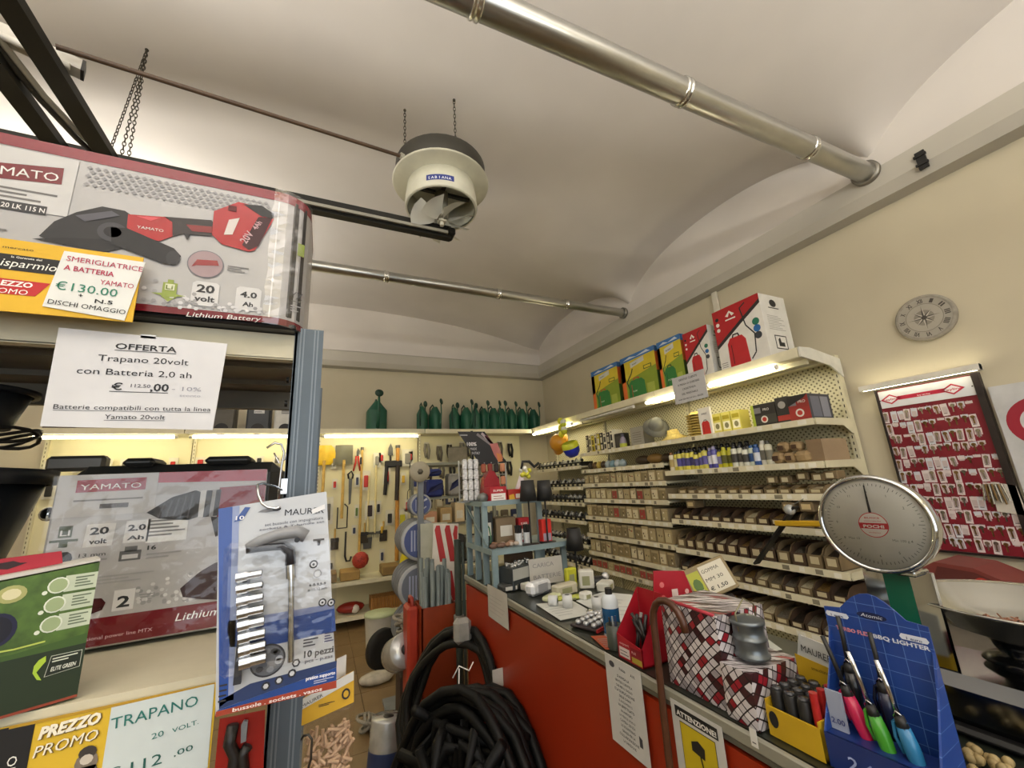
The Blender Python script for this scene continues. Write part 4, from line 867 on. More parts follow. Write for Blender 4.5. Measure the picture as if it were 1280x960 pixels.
# ================================================================ FLOOR GOODS BETWEEN THE COUNTER AND THE BACK WALL
greym = mat('reel_grey', '#77797a', .45, var=.08); pole_m = mat('pole_grey', '#7d8288', .4, .4)
t = thing('reel_stand', 'grey metal pole stand carrying the stacked wire reels', 'stand', (.7, 3.42, 0))
MB().box((0, -.2, .86), (.045, .03, 1.72), pole_m, b=.004).build('pole', t); MB().box((0, .0, .012), (.4, .46, .024), pole_m, b=.004).build('base_plate', t)
for z in (1.165, .86, .53): MB().rod((0, -.2, z), (0, .16, z), .012, pole_m, 8).build('axle', t)
def reel(lb, x, y, z, r, d, rz=0, blue=True):
    t = thing('wire_reel', lb, 'reel', (x + .045, y, z), rz); M = rotx(-PI/2)
    n = max(1, int(d / .07))
    for k in range(n + 1):
        yy = k * d / n
        MB().lathe([(.02, 0), (r*.93, 0), (r, .004), (r, .014), (r*.93, .018), (.02, .018)], greym if k else mat('reel_rim', '#a1a3a5', .4, .1), 30, T(0, yy, 0) @ M).build('flange', t)
    MB().lathe([(r * .8, .02), (r * .8, d)], mat('reel_wire', '#8d8a80', .4, .5, var=.3, scale=60), 24, M).build('wound_wire', t)
    q = MB(); F = T(0, -.001, 0); q.disc(F, 0, 0, r*.84, r*.84, P('#4a5788' if blue else '#6e7480'), 1, 28)
    for k in range(3): q.rect(F, -r*(.5 - .15*k), -r*.5, -r*(.42 - .15*k), r*.5, P('#a3aac4'), 2)
    q.poly(F, [(-r*.1, -r*.6), (r*.5, -r*.2), (r*.45, -r*.1), (-r*.15, -r*.5)], P('#c9cddc'), 3); q.poly(F, [(r*.1, r*.2), (r*.6, r*.45), (r*.5, r*.6), (r*.05, r*.35)], P('#c9cddc'), 3)
    q.disc(F, 0, 0, r*.1, r*.1, P('#1c1c1c'), 4, 12); q.build('reel_label', t)
    return t
reel('blue labelled wire reel, upper of the three big ones on the stand', .665, 3.26, 1.165, .148, .28, .0)
reel('dull grey labelled wire reel in the middle of the stand', .655, 3.26, .845, .155, .3, blue=False)
reel('lowest big wire reel on the stand, blue-grey', .66, 3.26, .53, .16, .3)
reel('small wire reel with a white and blue face above the big ones', .67, 3.27, 1.42, .085, .12)
t = thing('disc_reel', 'beige-grey disc reel on top of the pole', 'reel', (.685, 3.16, 1.67)); MB().lathe([(.012, 0), (.07, 0), (.078, .01), (.078, .03), (.0, .035)], mat('beige_disc', '#a39c88', .5), 28, rotx(-PI/2)).build('disc', t); MB().lathe([(.0, 0), (.022, 0), (.022, .01), (0, .012)], hx('#5c574a'), 6, T(0, -.008, 0) @ rotx(-PI/2)).build('hub_nut', t)
# small goods on the floor behind the stand
t = thing('cart_wheel', 'black rubber cart wheel with a grey hub on the floor by the reels', 'wheel', (.58, 4.25, .165), .5)
MB().lathe([(.1, -.03), (.155, -.035), (.165, -.015), (.165, .015), (.155, .035), (.1, .03)], hx('#141312', .7), 28, rotx(PI/2)).build('tyre', t); MB().lathe([(0, -.02), (.1, -.025), (.1, .025), (0, .02)], hx('#6c6a64', .45), 24, rotx(PI/2)).lathe([(.0, -.04), (.018, -.04), (.018, .04), (0, .04)], hx('#1a1a1a'), 10, rotx(PI/2)).build('wheel_hub', t)
t = thing('white_tub', 'white tub with a pale green lid behind the cart wheel', 'tub', (.62, 4.75, 0)); MB().lathe([(.13, 0), (.15, .32)], hx('#bdbab0', .5), 24).build('tub_body', t); MB().lathe([(0, .345), (.15, .34), (.16, .32), (.15, .315)], hx('#b9c49a', .45), 24).build('lid', t)
MB().ball((0, 0, .04), .09, mat('crumpled_paper', '#b9b1a0', .8, var=.2, bump=.5), 9, (1.6, 1, .5)).build('crumpled_bag', label='crumpled pale bag on the floor before the wheel', cat='bag', loc=(.5, 4.0, .0))
rope = mat('rope', '#8f8879', .9, var=.3, scale=60, bump=.4)
rr = random.Random(6)
def ropeball(lb, loc, r, n):
    pts = []; q = MB()
    for i in range(n * 12):
        a = i * .55; c_ = i * .083; pts.append((r * math.cos(a) * (.55 + .45 * math.cos(c_)), r * math.sin(a) * (.6 + .3 * math.sin(c_ * 1.7)), r * (.75 + .6 * math.sin(c_ * 2.3 + a * .2))))
    q.tube(pts, .011, rope, 6); q.build('rope_bundle', label=lb, cat='rope', loc=loc)
t = thing('roll_crate', 'dark crate carrying the rope bundle and silver rolls', 'crate', (.58, 3.05, 0)); 
MB().box((0, 0, .2), (.13, .19, .4), hx('#3a2a20', .7), b=.01).build('crate_body', t)
def roll(lb, M, r, L, c1, c2):
    t = thing('film_roll', lb, 'roll', M.translation); t.rotation_euler = M.to_euler()
    MB().lathe([(.03, 0), (r*.97, 0), (r, .01), (r, L - .01), (r*.97, L), (.03, L)], c1, 26).build('roll_body', t); MB().lathe([(.0, -.001), (.03, -.002), (.03, L+.002), (0, L + .001)], hx('#1b1815'), 14).build('roll_core', t)
    if c2: MB().lathe([(r + .001, L*.05), (r + .001, L*.45)], c2, 26, caps=False).build('blue_band', t)
silver = mat('silver_film', '#b5b6b4', .25, .5, var=.15); 
roll('silver film roll lying on the crate in front of the reel stand', T(.5, 3.04, .505) @ rotx(1.15) @ roty(.15), .1, .2, silver, None)
roll('silver roll with a blue band standing on the floor by the black hose', T(.4, 2.8, .015) @ rotx(-.1) @ roty(.1), .095, .26, silver, hx('#26365c', .5))
ropeball('bundle of grey rope lying above the silver rolls', (.56, 3.06, .615), .08, 6)
ropeball('loose grey rope beside the silver rolls', (.36, 3.3, .0), .07, 4)
# orange bins with grey plastic tubes
orm = mat('orange_bin', '#8a3512', .5, var=.1)
t = thing('tube_bin', 'tall orange bin full of grey plastic tubes by the counter end', 'bin', (.7, 2.8, 0))
q = MB()
for s_ in ((-1, 0), (1, 0), (0, -1), (0, 1)): q.box((s_[0] * .105, s_[1] * .105, .42), (.008 if s_[0] else .218, .008 if s_[1] else .218, .84), orm)
q.box((0, 0, .01), (.21, .21, .02), orm).build('bin_wall', t)
tubem = mat('grey_tube', '#6b7472', .45, var=.1)
tm_ = MB().lathe([(.011, 0), (.014, 0), (.014, 1.0), (.011, 1.0), (.011, 0)], tubem, 10, caps=False).mesh('tube')
for k in range(24):
    i, j = divmod(k, 5); rt = Matrix.Rotation(rr.uniform(-.06, .06), 4, 'X') @ Matrix.Rotation(rr.uniform(-.06, .06), 4, 'Y')
    o = inst(tm_, 'plastic_tube', label='grey plastic tube in the orange bin, row %s, %s from the left' % (ORD[i], ORD[j]), cat='tube', group='grey plastic tubes in the orange bin', loc=(.635 + j * .035, 2.73 + i * .034, .03)); o.rotation_euler = (rr.uniform(-.03, .03), rr.uniform(-.03, .03), 0); o.scale = (1, 1, rr.uniform(.98, 1.08))
t = thing('red_canister', 'dull red canister beside the orange tube bin', 'canister', (.555, 2.84, 0)); MB().box((0, 0, .42), (.07, .16, .84), hx('#a33420', .45), b=.015).build('canister_body', t); MB().tube([(0, -.05, .83), (0, -.03, .88), (0, .03, .88), (0, .05, .83)], .012, hx('#8d2a1c', .4)).build('handle', t)
# warning plate, sheets, pole
t = thing('warning_plate', 'white warning plate with red slanted stripes leaning behind the tubes', 'sign', (.8, 2.96, .78), rot=(-.1, .05, -.25))
MB().box((0, 0, .25), (.18, .006, .52), hx('#cfc8bd', .4), b=.002).build('plate', t); q = MB(); F = T(0, -.0035, 0); red = P('#a81f1f')
for x in (-.08, -.01): q.poly(F, [(x, .47), (x + .01, .5), (x + .035, .5), (x + .09, .26), (x + .045, .26)], red, 1)
q.poly(F, [(.05, .44), (.062, .5), (.082, .49), (.082, .36), (.07, .35)], red, 1)
q.poly(F, [(-.0, .2), (.05, .2), (.085, .02), (.06, .01)], red, 1); q.build('red_stripes', t)
MB().box((0, 0, .33), (.2, .006, .66), hx('#a9aa98', .5)).build('pale_sheet', label='pale green-grey sheet leaning behind the warning plate', cat='sheet', loc=(.78, 3.12, .63), rot=(-.08, 0, -.2))
t = thing('green_pole', 'dark green pole wrapped with tape at the counter corner', 'pole', (.8, 2.62, 0)); MB().cyl(.022, 0, 1.22, hx('#39423a', .45), 12).build('pole_shaft', t); MB().rod((.035, 0, 0), (.035, 0, 1.2), .01, hx('#55605a', .45)).build('thin_shaft', t); MB().cyl(.032, .72, .79, mat('tape', '#8d8a82', .5, var=.2), 12).build('tape_wrap', t)
# black hose coils leaning on the counter
hosem = mat('black_hose', '#060605', .55, spec=.25, var=.2, scale=8); hose2 = mat('grey_hose', '#161613', .55, spec=.25, var=.2, scale=8)
ax = Vector((-.82, -.42, .3)).normalized(); up_ = Vector((0, 0, 1)); e1 = up_.cross(ax).normalized(); e2 = ax.cross(e1)
rr = random.Random(12)
def coil(name, lb, c, R0, n, m, thick, spread, cat='hose'):
    c = Vector(c); pts = []; per = 22
    for i in range(n * per):
        a = 2 * PI * i / per; k = i / per
        r = R0 + .035 * math.sin(k * 2.1) + .01 * math.sin(3 * a + k); h = spread * (k / n - .5) + .012 * math.sin(5 * a + k)
        p = e1 * r * math.cos(a) + e2 * r * math.sin(a) * 1.03 + ax * h
        if p.z + c.z < thick + .005: p.z = thick + .005 - c.z
        if p.x + c.x > .785 - thick - .004: p.x = .785 - thick - .004 - c.x
        pts.append(p)
    t = thing(name, lb, cat, c); MB().tube(pts, thick, m, 8).build('coiled_hose', t); return t
t1 = coil('hose_coil', 'grey-black coil of thick hose at the back of the hose pile', (.64, 2.2, .47), .335, 6, hose2, .019, .09)
MB().box(ax * .09 + e1 * .3 + e2 * .22, (.05, .004, .07), P('#b9b5aa'), None).build('paper_tag', t1)
MB().box(ax * .05 + e2 * .36, (.09, .06, .12), mat('tape', '#8d8a82', .5, var=.2), b=.02).build('tape_wrap', t1)
tc_ = coil('hose_coil', 'deep black coil of corrugated hose leaning against the orange counter', (.575, 1.76, .4), .3, 16, hosem, .02, .27)
q = MB()
for k in range(46):
    a = 1.2 + k * .16; q.tube([Vector((.56, 1.74, .4)) + e1 * rr.uniform(-.24, .24) + e2 * rr.uniform(-.28, .26) + ax * rr.uniform(-.05, .2) for _ in range(5)], .02, hosem, 7)
for v_i, v_ in enumerate(q.v): q.v[v_i] = (v_[0] - .575, v_[1] - 1.76, v_[2] - .4)
q.build('hose_tangle', tc_, kind='stuff')
t = thing('white_ties', 'small white cable ties tied on top of the hose coils', 'cable tie', (.6, 1.98, .73)); MB().tube([(-.03, 0, .0), (0, 0, .04), (.04, -.02, .02), (.06, -.02, .05)], .003, P('#d9d7d0'), 6).tube([(.0, 0, .03), (-.01, -.02, -.05), (.01, -.02, -.08)], .003, P('#d9d7d0'), 6).build('ties', t)
# ================================================================ SMALL METAL RACK IN THE MIDDLE OF THE SHOP
t = thing('metal_rack', 'low grey metal rack with folded cloths behind the counter end', 'rack', (1.3, 4.4, 0)); rk_ = mat('rack_grey', '#858678', .45, .3)
for x in (-.38, .4):
    for y in (-.2, .25): MB().box((x, y, .9), (.03, .03, 1.8), rk_).build('post', t)
for z in (1.78, 1.44, 1.18, .8, .3): MB().box((.01, .02, z), (.8, .47, .025), rk_).build('shelf', t)
for k, (x, y, z, s_, c_, lb) in enumerate(((1.05, 4.24, 1.455, (.17, .2, .17), '#1c2a6a', 'dark blue folded cloth on the upper shelf of the middle rack'), (1.06, 4.25, 1.66, (.13, .16, .07), '#22316f', 'smaller blue folded cloth above the big one'), (1.25, 4.22, 1.455, (.12, .18, .22), '#8d8b84', 'grey carton beside the blue cloths'), (1.45, 4.25, 1.455, (.16, .18, .2), '#6b675c', 'grey-brown carton right of the grey one'),
                                           (1.0, 4.22, 1.193, (.13, .16, .12), '#b98a6a', 'pink-brown brush pack on the middle rack'), (1.16, 4.22, 1.193, (.12, .16, .15), '#a58a5c', 'tan brush pack on the middle rack'), (1.3, 4.22, 1.193, (.1, .16, .19), '#c9b48c', 'cream brush pack on the middle rack'), (1.46, 4.22, 1.193, (.14, .16, .16), '#4d4a40', 'dark pack at the right of the brush packs'),
                                           (1.02, 4.22, .813, (.16, .2, .2), '#6e6a58', 'grey box on the lower rack shelf'), (1.24, 4.22, .813, (.18, .2, .26), '#30302e', 'black box on the lower rack shelf'), (1.46, 4.22, .813, (.16, .2, .22), '#a8a596', 'pale box on the lower rack shelf'))):
    b = MB().box((0, 0, s_[2]/2), s_, hx(c_, .7), b=.02 if 'cloth' in lb else .006)
    if 'cloth' in lb: b.add([(-s_[0]*.5, -s_[1]*.52, s_[2]*.2), (s_[0]*.5, -s_[1]*.55, s_[2]*.5), (s_[0]*.45, -s_[1]*.5, s_[2]*.8), (-s_[0]*.3, -s_[1]*.6, s_[2]*.55)], [(0, 1, 2, 3)], hx('#101845', .7))
    else: b.rect(T(0, -s_[1]/2, 0), -s_[0]*.35, s_[2]*.2, s_[0]*.3, s_[2]*.6, P('#c9c4b0'), 1)
    b.build('folded_cloth' if 'cloth' in lb else 'carton', label=lb, cat='cloth' if 'cloth' in lb else 'carton', loc=(x, y, z))
# ================================================================ NEAR SHELVING UNIT ON THE LEFT (modelled at two thirds, set out at real size)
LK = 1.5
def Lw(p): return (p[0] * LK, p[1] * LK, 1.55 + (p[2] - 1.55) * LK)
class LB(MB):
    def make(s, name, base, parent=None, label=None, cat=None, group=None, loc=None, kind=None):
        s.v = [tuple(LK * (p[i] - base[i]) for i in range(3)) for p in s.v]
        return s.build(name, parent, label, cat, group, kind, loc=None if parent else Lw(base))
def lthing(name, label, cat, base, group=None): return thing(name, label, cat, Lw(base), 0, group)
def sm(q, m, F, x, z, w_, h_, n=3, lay=2):               # lines of print too small to read
    for k in range(n): q.rect(F, x, z - k * h_ / n, x + w_ * (1 - .18 * ((k * 5) % 3)), z - (k + .45) * h_ / n, m, lay)
postm = mat('post_bluegrey', '#545e66', .45, .3, var=.06)
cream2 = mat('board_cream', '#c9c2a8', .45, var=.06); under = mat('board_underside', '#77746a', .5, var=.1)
FS = .52
# shelving: posts and boards
B0 = (-.33, .52, .5167)
t = lthing('metal_shelving', 'grey-blue post metal shelving in the left foreground holding the power tool cases', 'shelving', B0)
def lpost(x, y, face, full=True):
    b = LB(); b.box((x + .015, y + .0012, 1.13), (.031, .0024, 1.23), postm)
    b.box((x + .0012, y + .015, 1.13), (.0024, .03, 1.23), postm)
    if face:
        for k in (.006, .0095, .021, .0245): b.box((x + k, y - .0005, 1.13), (.0016, .001, 1.23), mat('post_ridge', '#727c84', .4, .3))
    return b.make('post', B0, t)
lpost(-.036, FS, True); lpost(-.63, FS, True); lpost(-.036, .83, False); lpost(-.63, .83, False)
def lboard(z, y0, y1, nm, lip):
    b = LB().box((-.335, (y0 + y1) / 2, z - .0025), (.59, y1 - y0 - .005, .004), cream2)
    b.box((-.335, y0 + .001, z - lip / 2), (.6, .002, lip), cream2).box((-.335, y0 + .006, z - lip), (.6, .012, .002), cream2)
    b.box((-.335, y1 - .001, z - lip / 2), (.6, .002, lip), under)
    return b.make(nm, B0, t)
up = lboard(1.736, .522, .83, 'shelf', .03)
b = LB()
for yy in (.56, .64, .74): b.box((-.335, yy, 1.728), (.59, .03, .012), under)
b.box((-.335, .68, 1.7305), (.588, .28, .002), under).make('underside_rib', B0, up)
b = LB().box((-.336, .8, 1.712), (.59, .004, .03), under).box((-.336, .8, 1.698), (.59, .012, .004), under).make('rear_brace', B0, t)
lboard(1.3985, .492, .83, 'shelf', .02); lboard(1.05, .5, .83, 'shelf', .02); lboard(.7, .5, .83, 'shelf', .02)
b = LB()
for z in (1.66, 1.69): b.lathe([(.004, 0), (.004, .003)], hx('#1d1b18', .4, .5), 8, T(-.042, .56, z) @ roty(-PI/2))
b.make('bolt', B0, t)
# ------------------------------------------------ grinder case (top)
base = (-.25, .55, 1.7365)
t = lthing('grinder_case', 'large tool case in a printed sleeve with a cordless grinder, topmost on the left', 'tool case', base)
blk = hx('#1c1b1b', .4); gr_ = mat('sleeve_grey', '#a9a8a8', .3, var=.04, coat=.3)
b = LB().box((-.265, .562, 1.8275), (.465, .118, .176), blk, b=.012)
for x in (-.31, -.255, -.18, -.125, -.05): b.box((x, .55, 1.9165), (.03, .05, .014), blk, b=.006)
b.make('case_shell', base, t)
LB().box((-.265, .555, 1.7405), (.46, .1, .007), blk, b=.002).make('case_foot', base, t)
# sleeve: flat front with a rounded right end
b = LB(); pr = [(-.5, .499), (-.062, .499)] + [(-.062 + .034 * math.sin(a), .499 + .034 * (1 - math.cos(a))) for a in [PI/2 * k / 6 for k in range(1, 7)]] + [(-.028, .62)]
def slv(z0, z1, m, off=0):
    v = [(x + (off if i > 7 else 0), y - off, z) for i, (x, y) in enumerate(pr) for z in (z0, z1)]
    b.add(v, [(2*i, 2*i+2, 2*i+3, 2*i+1) for i in range(len(pr) - 1)], m, None, False)
slv(1.7425, 1.9115, gr_); b.make('printed_sleeve', base, t)
b = LB(); slv(1.7225 + .0175, 1.7455 + .002, G('#6c1522'), .0004); slv(1.899, 1.9115, G('#7d1f2c'), .0004); b.make('red_edge_band', base, t)
F = T(0, .4985, 0); q = LB(); W_ = P('#dedcd8'); D_ = P('#2b2a2b'); Rd = G('#8e1420'); DR = P('#5f0f18')
q.rect(F, -.5, 1.831, -.242, 1.897, P('#c4c3c1'), 1)                       # label panel
q.poly(F, [(-.318, 1.8575), (-.251, 1.866), (-.252, 1.885), (-.318, 1.874)], G('#6e1320'), 2)
q.text(F, -.3135, 1.8635, .0135, 'YAMATO', W_, 3, w=.06, a=.08)
sm(q, P('#6d6b69'), F, -.31, 1.853, .058, .014, 3); q.rect(F, -.31, 1.829, -.257, 1.8385, P('#3d3c3d'), 2)
q.text(F, -.3, 1.831, .007, 'CSA 20 LK 115 N', W_, 3, w=.042)
sm(q, P('#6d6b69'), F, -.3, 1.808, .02, .004, 1)
for i in range(26):                                                        # woven mesh pattern
    for j in range(5):
        q.poly(F, [(-.236 + i*.0063 + (j % 2)*.003, 1.872 + j*.005), (-.2335 + i*.0063 + (j % 2)*.003, 1.8745 + j*.005), (-.231 + i*.0063 + (j % 2)*.003, 1.872 + j*.005), (-.2335 + i*.0063 + (j % 2)*.003, 1.8695 + j*.005)], P('#8d8c8d'), 1)
# the grinder picture
q.poly(F, [(-.258, 1.806), (-.25, 1.824), (-.236, 1.838), (-.218, 1.8495), (-.2, 1.849), (-.194, 1.845), (-.19, 1.82), (-.196, 1.807), (-.215, 1.801), (-.24, 1.8)], D_, 2)
q.poly(F, [(-.262, 1.802), (-.21, 1.798), (-.185, 1.812), (-.188, 1.822), (-.215, 1.812), (-.24, 1.808)], P('#201f20'), 3)
q.poly(F, [(-.236, 1.834), (-.21, 1.846), (-.203, 1.842), (-.228, 1.829)], P('#54535a'), 4); q.disc(F, -.206, 1.822, .012, .011, P('#3f3e42'), 4)
q.disc(F, -.206, 1.822, .007, .006, P('#1b1a1c'), 5)
q.poly(F, [(-.197, 1.8455), (-.166, 1.85), (-.16, 1.845), (-.158, 1.828), (-.168, 1.82), (-.188, 1.82), (-.196, 1.83)], G('#a31c26'), 3)
q.poly(F, [(-.19, 1.845), (-.17, 1.8475), (-.178, 1.842)], P('#d3555c'), 4); q.text(F, -.188, 1.831, .0045, 'YAMATO', W_, 5, w=.022)
q.poly(F, [(-.168, 1.85), (-.126, 1.856), (-.122, 1.85), (-.124, 1.836), (-.15, 1.833), (-.158, 1.828), (-.16, 1.845)], P('#3b3534'), 3)
q.poly(F, [(-.148, 1.845), (-.124, 1.848), (-.124, 1.84), (-.142, 1.838)], G('#7c1a22'), 4); q.poly(F, [(-.149, 1.834), (-.145, 1.826), (-.143, 1.834)], D_, 4)
q.poly(F, [(-.125, 1.868), (-.103, 1.886), (-.09, 1.885), (-.078, 1.872), (-.068, 1.877), (-.066, 1.872), (-.082, 1.827), (-.088, 1.824), (-.114, 1.828), (-.124, 1.838)], G('#a31c26'), 4)
q.poly(F, [(-.098, 1.884), (-.08, 1.887), (-.0665, 1.879), (-.067, 1.872), (-.08, 1.873)], P('#2b2a2b'), 5)
q.poly(F, [(-.082, 1.871), (-.068, 1.873), (-.079, 1.833), (-.088, 1.826), (-.095, 1.831)], P('#3a1318'), 5)
q.text(F, -.091, 1.833, .011, '20V', P('#c7a4a8'), 6, w=.016, a=1.15); q.text(F, -.0825, 1.853, .008, '4Ah', P('#c7a4a8'), 6, w=.012, a=1.15)
q.poly(F, [(-.11, 1.86), (-.1, 1.865), (-.105, 1.842), (-.113, 1.84)], P('#cfc6c0'), 6); q.rect(F, -.112, 1.872, -.104, 1.879, P('#5a1017'), 6)
q.poly(F, [(-.208, 1.827), (-.196, 1.829), (-.155, 1.814), (-.148, 1.806), (-.151, 1.797), (-.16, 1.794), (-.205, 1.808)], P('#232223'), 5)
q.disc(F, -.1545, 1.8025, .006, .0085, P('#343335'), 6, 12)
q.disc(F, -.126, 1.801, .0165, .0165, P('#77757a'), 2, 24); q.disc(F, -.126, 1.801, .0155, .0155, P('#a08a8c'), 3, 24)
q.poly(F, [(-.138, 1.796), (-.134, 1.805), (-.116, 1.807), (-.114, 1.801), (-.134, 1.798)], G('#8e3038'), 4); sm(q, P('#807e7c'), F, -.106, 1.8035, .02, .008, 3)
g_ = P('#8b9a45')                                                            # green battery symbol
q.rect(F, -.1595, 1.757, -.1475, 1.774, g_, 2); q.rect(F, -.156, 1.774, -.151, 1.7775, g_, 2); q.poly(F, [(-.168, 1.7605), (-.1535, 1.7575), (-.139, 1.7605), (-.1535, 1.7625)], g_, 3); q.poly(F, [(-.1585, 1.757), (-.1485, 1.757), (-.1535, 1.7525)], g_, 2.5)
q.rect(F, -.1575, 1.7655, -.1495, 1.7725, P('#cfd2b4'), 3); q.text(F, -.1568, 1.7665, .0065, 'Li', P('#6d7a30'), 4, w=.006)
for x0, x1, a_, b_ in ((-.135, -.111, '20', 'volt'), (-.0955, -.0715, '4.0', 'Ah')):
    q.poly(F, [(x0 + .003, 1.752), (x1 - .003, 1.752), (x1, 1.755), (x1, 1.7775), (x1 - .003, 1.78), (x0 + .003, 1.78), (x0, 1.7775), (x0, 1.755)], P('#c9c8c6'), 2)
    q.text(F, (x0 + x1)/2, 1.7675, .0125 if a_ == '20' else .0095, a_, D_, 3, 'c', bold=.03, w=.016); q.text(F, (x0 + x1)/2, 1.757, .009 if a_ == '20' else .007, b_, D_, 3, 'c', bold=.03, w=.018 if a_ == '20' else .01)
rr = random.Random(4)
for k in range(60):
    x = rr.uniform(-.175, -.065); z = 1.7475 + abs(rr.gauss(0, .008)); 
    q.disc(F, x, z, .0022, .0022, P(rr.choice(['#8f8e8e', '#c9c8c8', '#9b9a99'])), 1 + k * .03, 6)
q.text(F, -.1365, 1.732 + .006, .0075, 'Lithium Battery', W_, 4, w=.067, shear=.2, a=.04)
q.text(F, -.3, 1.7365, .004, 'SERIE MTX', W_, 4, w=.028); q.rect(F, -.063, 1.747, -.0615, 1.897, P('#d8d8d8'), 1)
q.make('printed_picture', base, t)
q = LB(); FE = T(-.05, .503, 0) @ rotz(.35); q.text(FE, .0, 1.778, .013, 'MYX', P('#33343a'), 2, w=.02, a=-.1); q.rect(FE, .001, 1.773, .018, 1.774, P('#555555'), 2)
sm(q, P('#8b8b8b'), FE, .002, 1.768, .018, .009, 3); q.rect(T(-.045, .505, 0) @ rotz(.5), .006, 1.835, .014, 1.852, P('#8b9a45'), 2)
q.make('side_print', base, t)
film = filmmat('clear_film', .12, .1)
b = LB(); rr = random.Random(9); v = []; n = 16
for i in range(n + 1):
    for k, (x, y) in enumerate([(-.068, .4955), (-.052, .4965), (-.036, .507), (-.026, .525), (-.024, .56), (-.024, .6)]):
        v.append((x + rr.uniform(-.0012, .0012), y + rr.uniform(-.0016, .001), 1.738 + .176 * i / n))
b.add(v, [(i*6+k, i*6+k+1, i*6+k+7, i*6+k+6) for i in range(n) for k in range(5)], film, None, False); b.make('plastic_wrap', base, t, 'wrinkled clear film round the right end')
# ------------------------------------------------ promo tag on the grinder case
base = (-.23, .484, 1.76)
t = lthing('promo_tag', 'yellow promo card with a white handwritten grinder price stuck on the top case', 'price tag', base)
Yl = P('#dcae22')
LB().box((-.245, .4856, 1.757), (.142, .0012, .07), Yl).make('card', base, t)
F = T(0, .485, 0); q = LB(); q.rect(F, -.314, 1.7615, -.232, 1.777, P('#15130f'), 1); q.text(F, -.277, 1.765, .0105, 'Risparmio', P('#f0ede2'), 2, w=.043, shear=.2, bold=.03)
q.text(F, -.265, 1.7738, .0025, 'la Garanzia del', P('#f0ede2'), 2, w=.02); q.text(F, -.272, 1.7825, .0035, 'mercato', P('#30240a'), 1, w=.02)
q.poly(F, [(-.314, 1.737), (-.244, 1.7385), (-.236, 1.7525), (-.314, 1.7535)], P('#b81f1f'), 1); q.text(F, -.276, 1.7462, .007, 'PREZZO', P('#f4efe6'), 2, w=.029, bold=.03, shear=.1); q.text(F, -.277, 1.7388, .007, 'PROMO', P('#f4efe6'), 2, w=.028, bold=.03, shear=.1)
q.make('card_print', base, t)
Wc = P('#dedfda')
q = LB(); q.prism([(-.2375, 1.7295), (-.1795, 1.7225), (-.1715, 1.7865), (-.2315, 1.787)], .0008, Wc, T(0, .4838, 0)).make('white_slip', base, t)
F = T(0, .4835, 0); q = LB(); cr = P('#b0204a'); gn = P('#1d7a5f')
q.text(F, -.2285, 1.7772, .0075, 'SMERIGLIATRICE', cr, 1, w=.056, a=-.03); q.text(F, -.229, 1.7678, .0072, 'A BATTERIA', cr, 1, w=.036, a=-.04); q.text(F, -.202, 1.757, .0072, 'YAMATO', cr, 1, w=.025, a=-.03)
q.text(F, -.232, 1.7475, .0115, '€130.00', gn, 1, w=.044, a=-.04, bold=0); q.text(F, -.215, 1.7415, .006, '+', P('#151515'), 1); q.text(F, -.203, 1.7375, .0055, 'N.5', P('#151515'), 1, w=.013)
q.text(F, -.2345, 1.7325, .0065, 'DISCHI OMAGGIO', P('#151515'), 1, w=.055, a=-.07, bold=.03); q.make('handwriting', base, t)
# ------------------------------------------------ paper OFFERTA
base = (-.165, .511, 1.716)
t = lthing('paper_sign', 'white printed drill offer sheet hanging on the upper left shelf edge', 'sign', base)
LB().prism([(-.2291, 1.6221), (-.1025, 1.619), (-.0984, 1.7122), (-.2311, 1.7157)], .001, P('#d2d2d4'), T(0, .5, 0)).make('sheet', base, t)
LB().box((-.165, .511, 1.7135), (.012, .022, .004), hx('#b9b9b9', .3, .6)).make('clip', base, t)
F = T(0, .4998, 0); q = LB(); K_ = P('#1d1d22')
q.text(F, -.1645, 1.6985, .0082, 'OFFERTA', K_, 1, 'c', w=.048, bold=.02); q.rect(F, -.1885, 1.6968, -.1405, 1.6974, K_, 1)
q.text(F, -.1645, 1.6855, .0088, 'Trapano 20volt', K_, 1, 'c', w=.07, bold=0); q.text(F, -.169, 1.672, .0088, 'con Batteria 2,0 ah', K_, 1, 'c', w=.087, bold=0)
q.text(F, -.186, 1.6575, .0095, '€', K_, 1, w=.008, bold=.02); q.text(F, -.172, 1.6605, .0048, '112.50', P('#6b6b73'), 1, w=.015); q.text(F, -.157, 1.6575, .0105, ',00', K_, 1, w=.0145, bold=.02); q.rect(F, -.187, 1.6555, -.1425, 1.6561, K_, 1)
q.text(F, -.14, 1.6585, .006, '- 10%', P('#9a9aa4'), 1, w=.024, bold=0); q.text(F, -.133, 1.6525, .004, 'sconto', P('#a8a8b2'), 1, w=.017, bold=0)
q.text(F, -.1645, 1.638, .0063, 'Batterie compatibili con tutta la linea', K_, 1, 'c', w=.117, bold=.02); q.rect(F, -.223, 1.6366, -.106, 1.637, K_, 1)
q.text(F, -.1645, 1.6292, .0063, 'Yamato 20volt', K_, 1, 'c', w=.045, bold=.02); q.rect(F, -.187, 1.6278, -.142, 1.6282, K_, 1)
q.make('printed_lines', base, t)
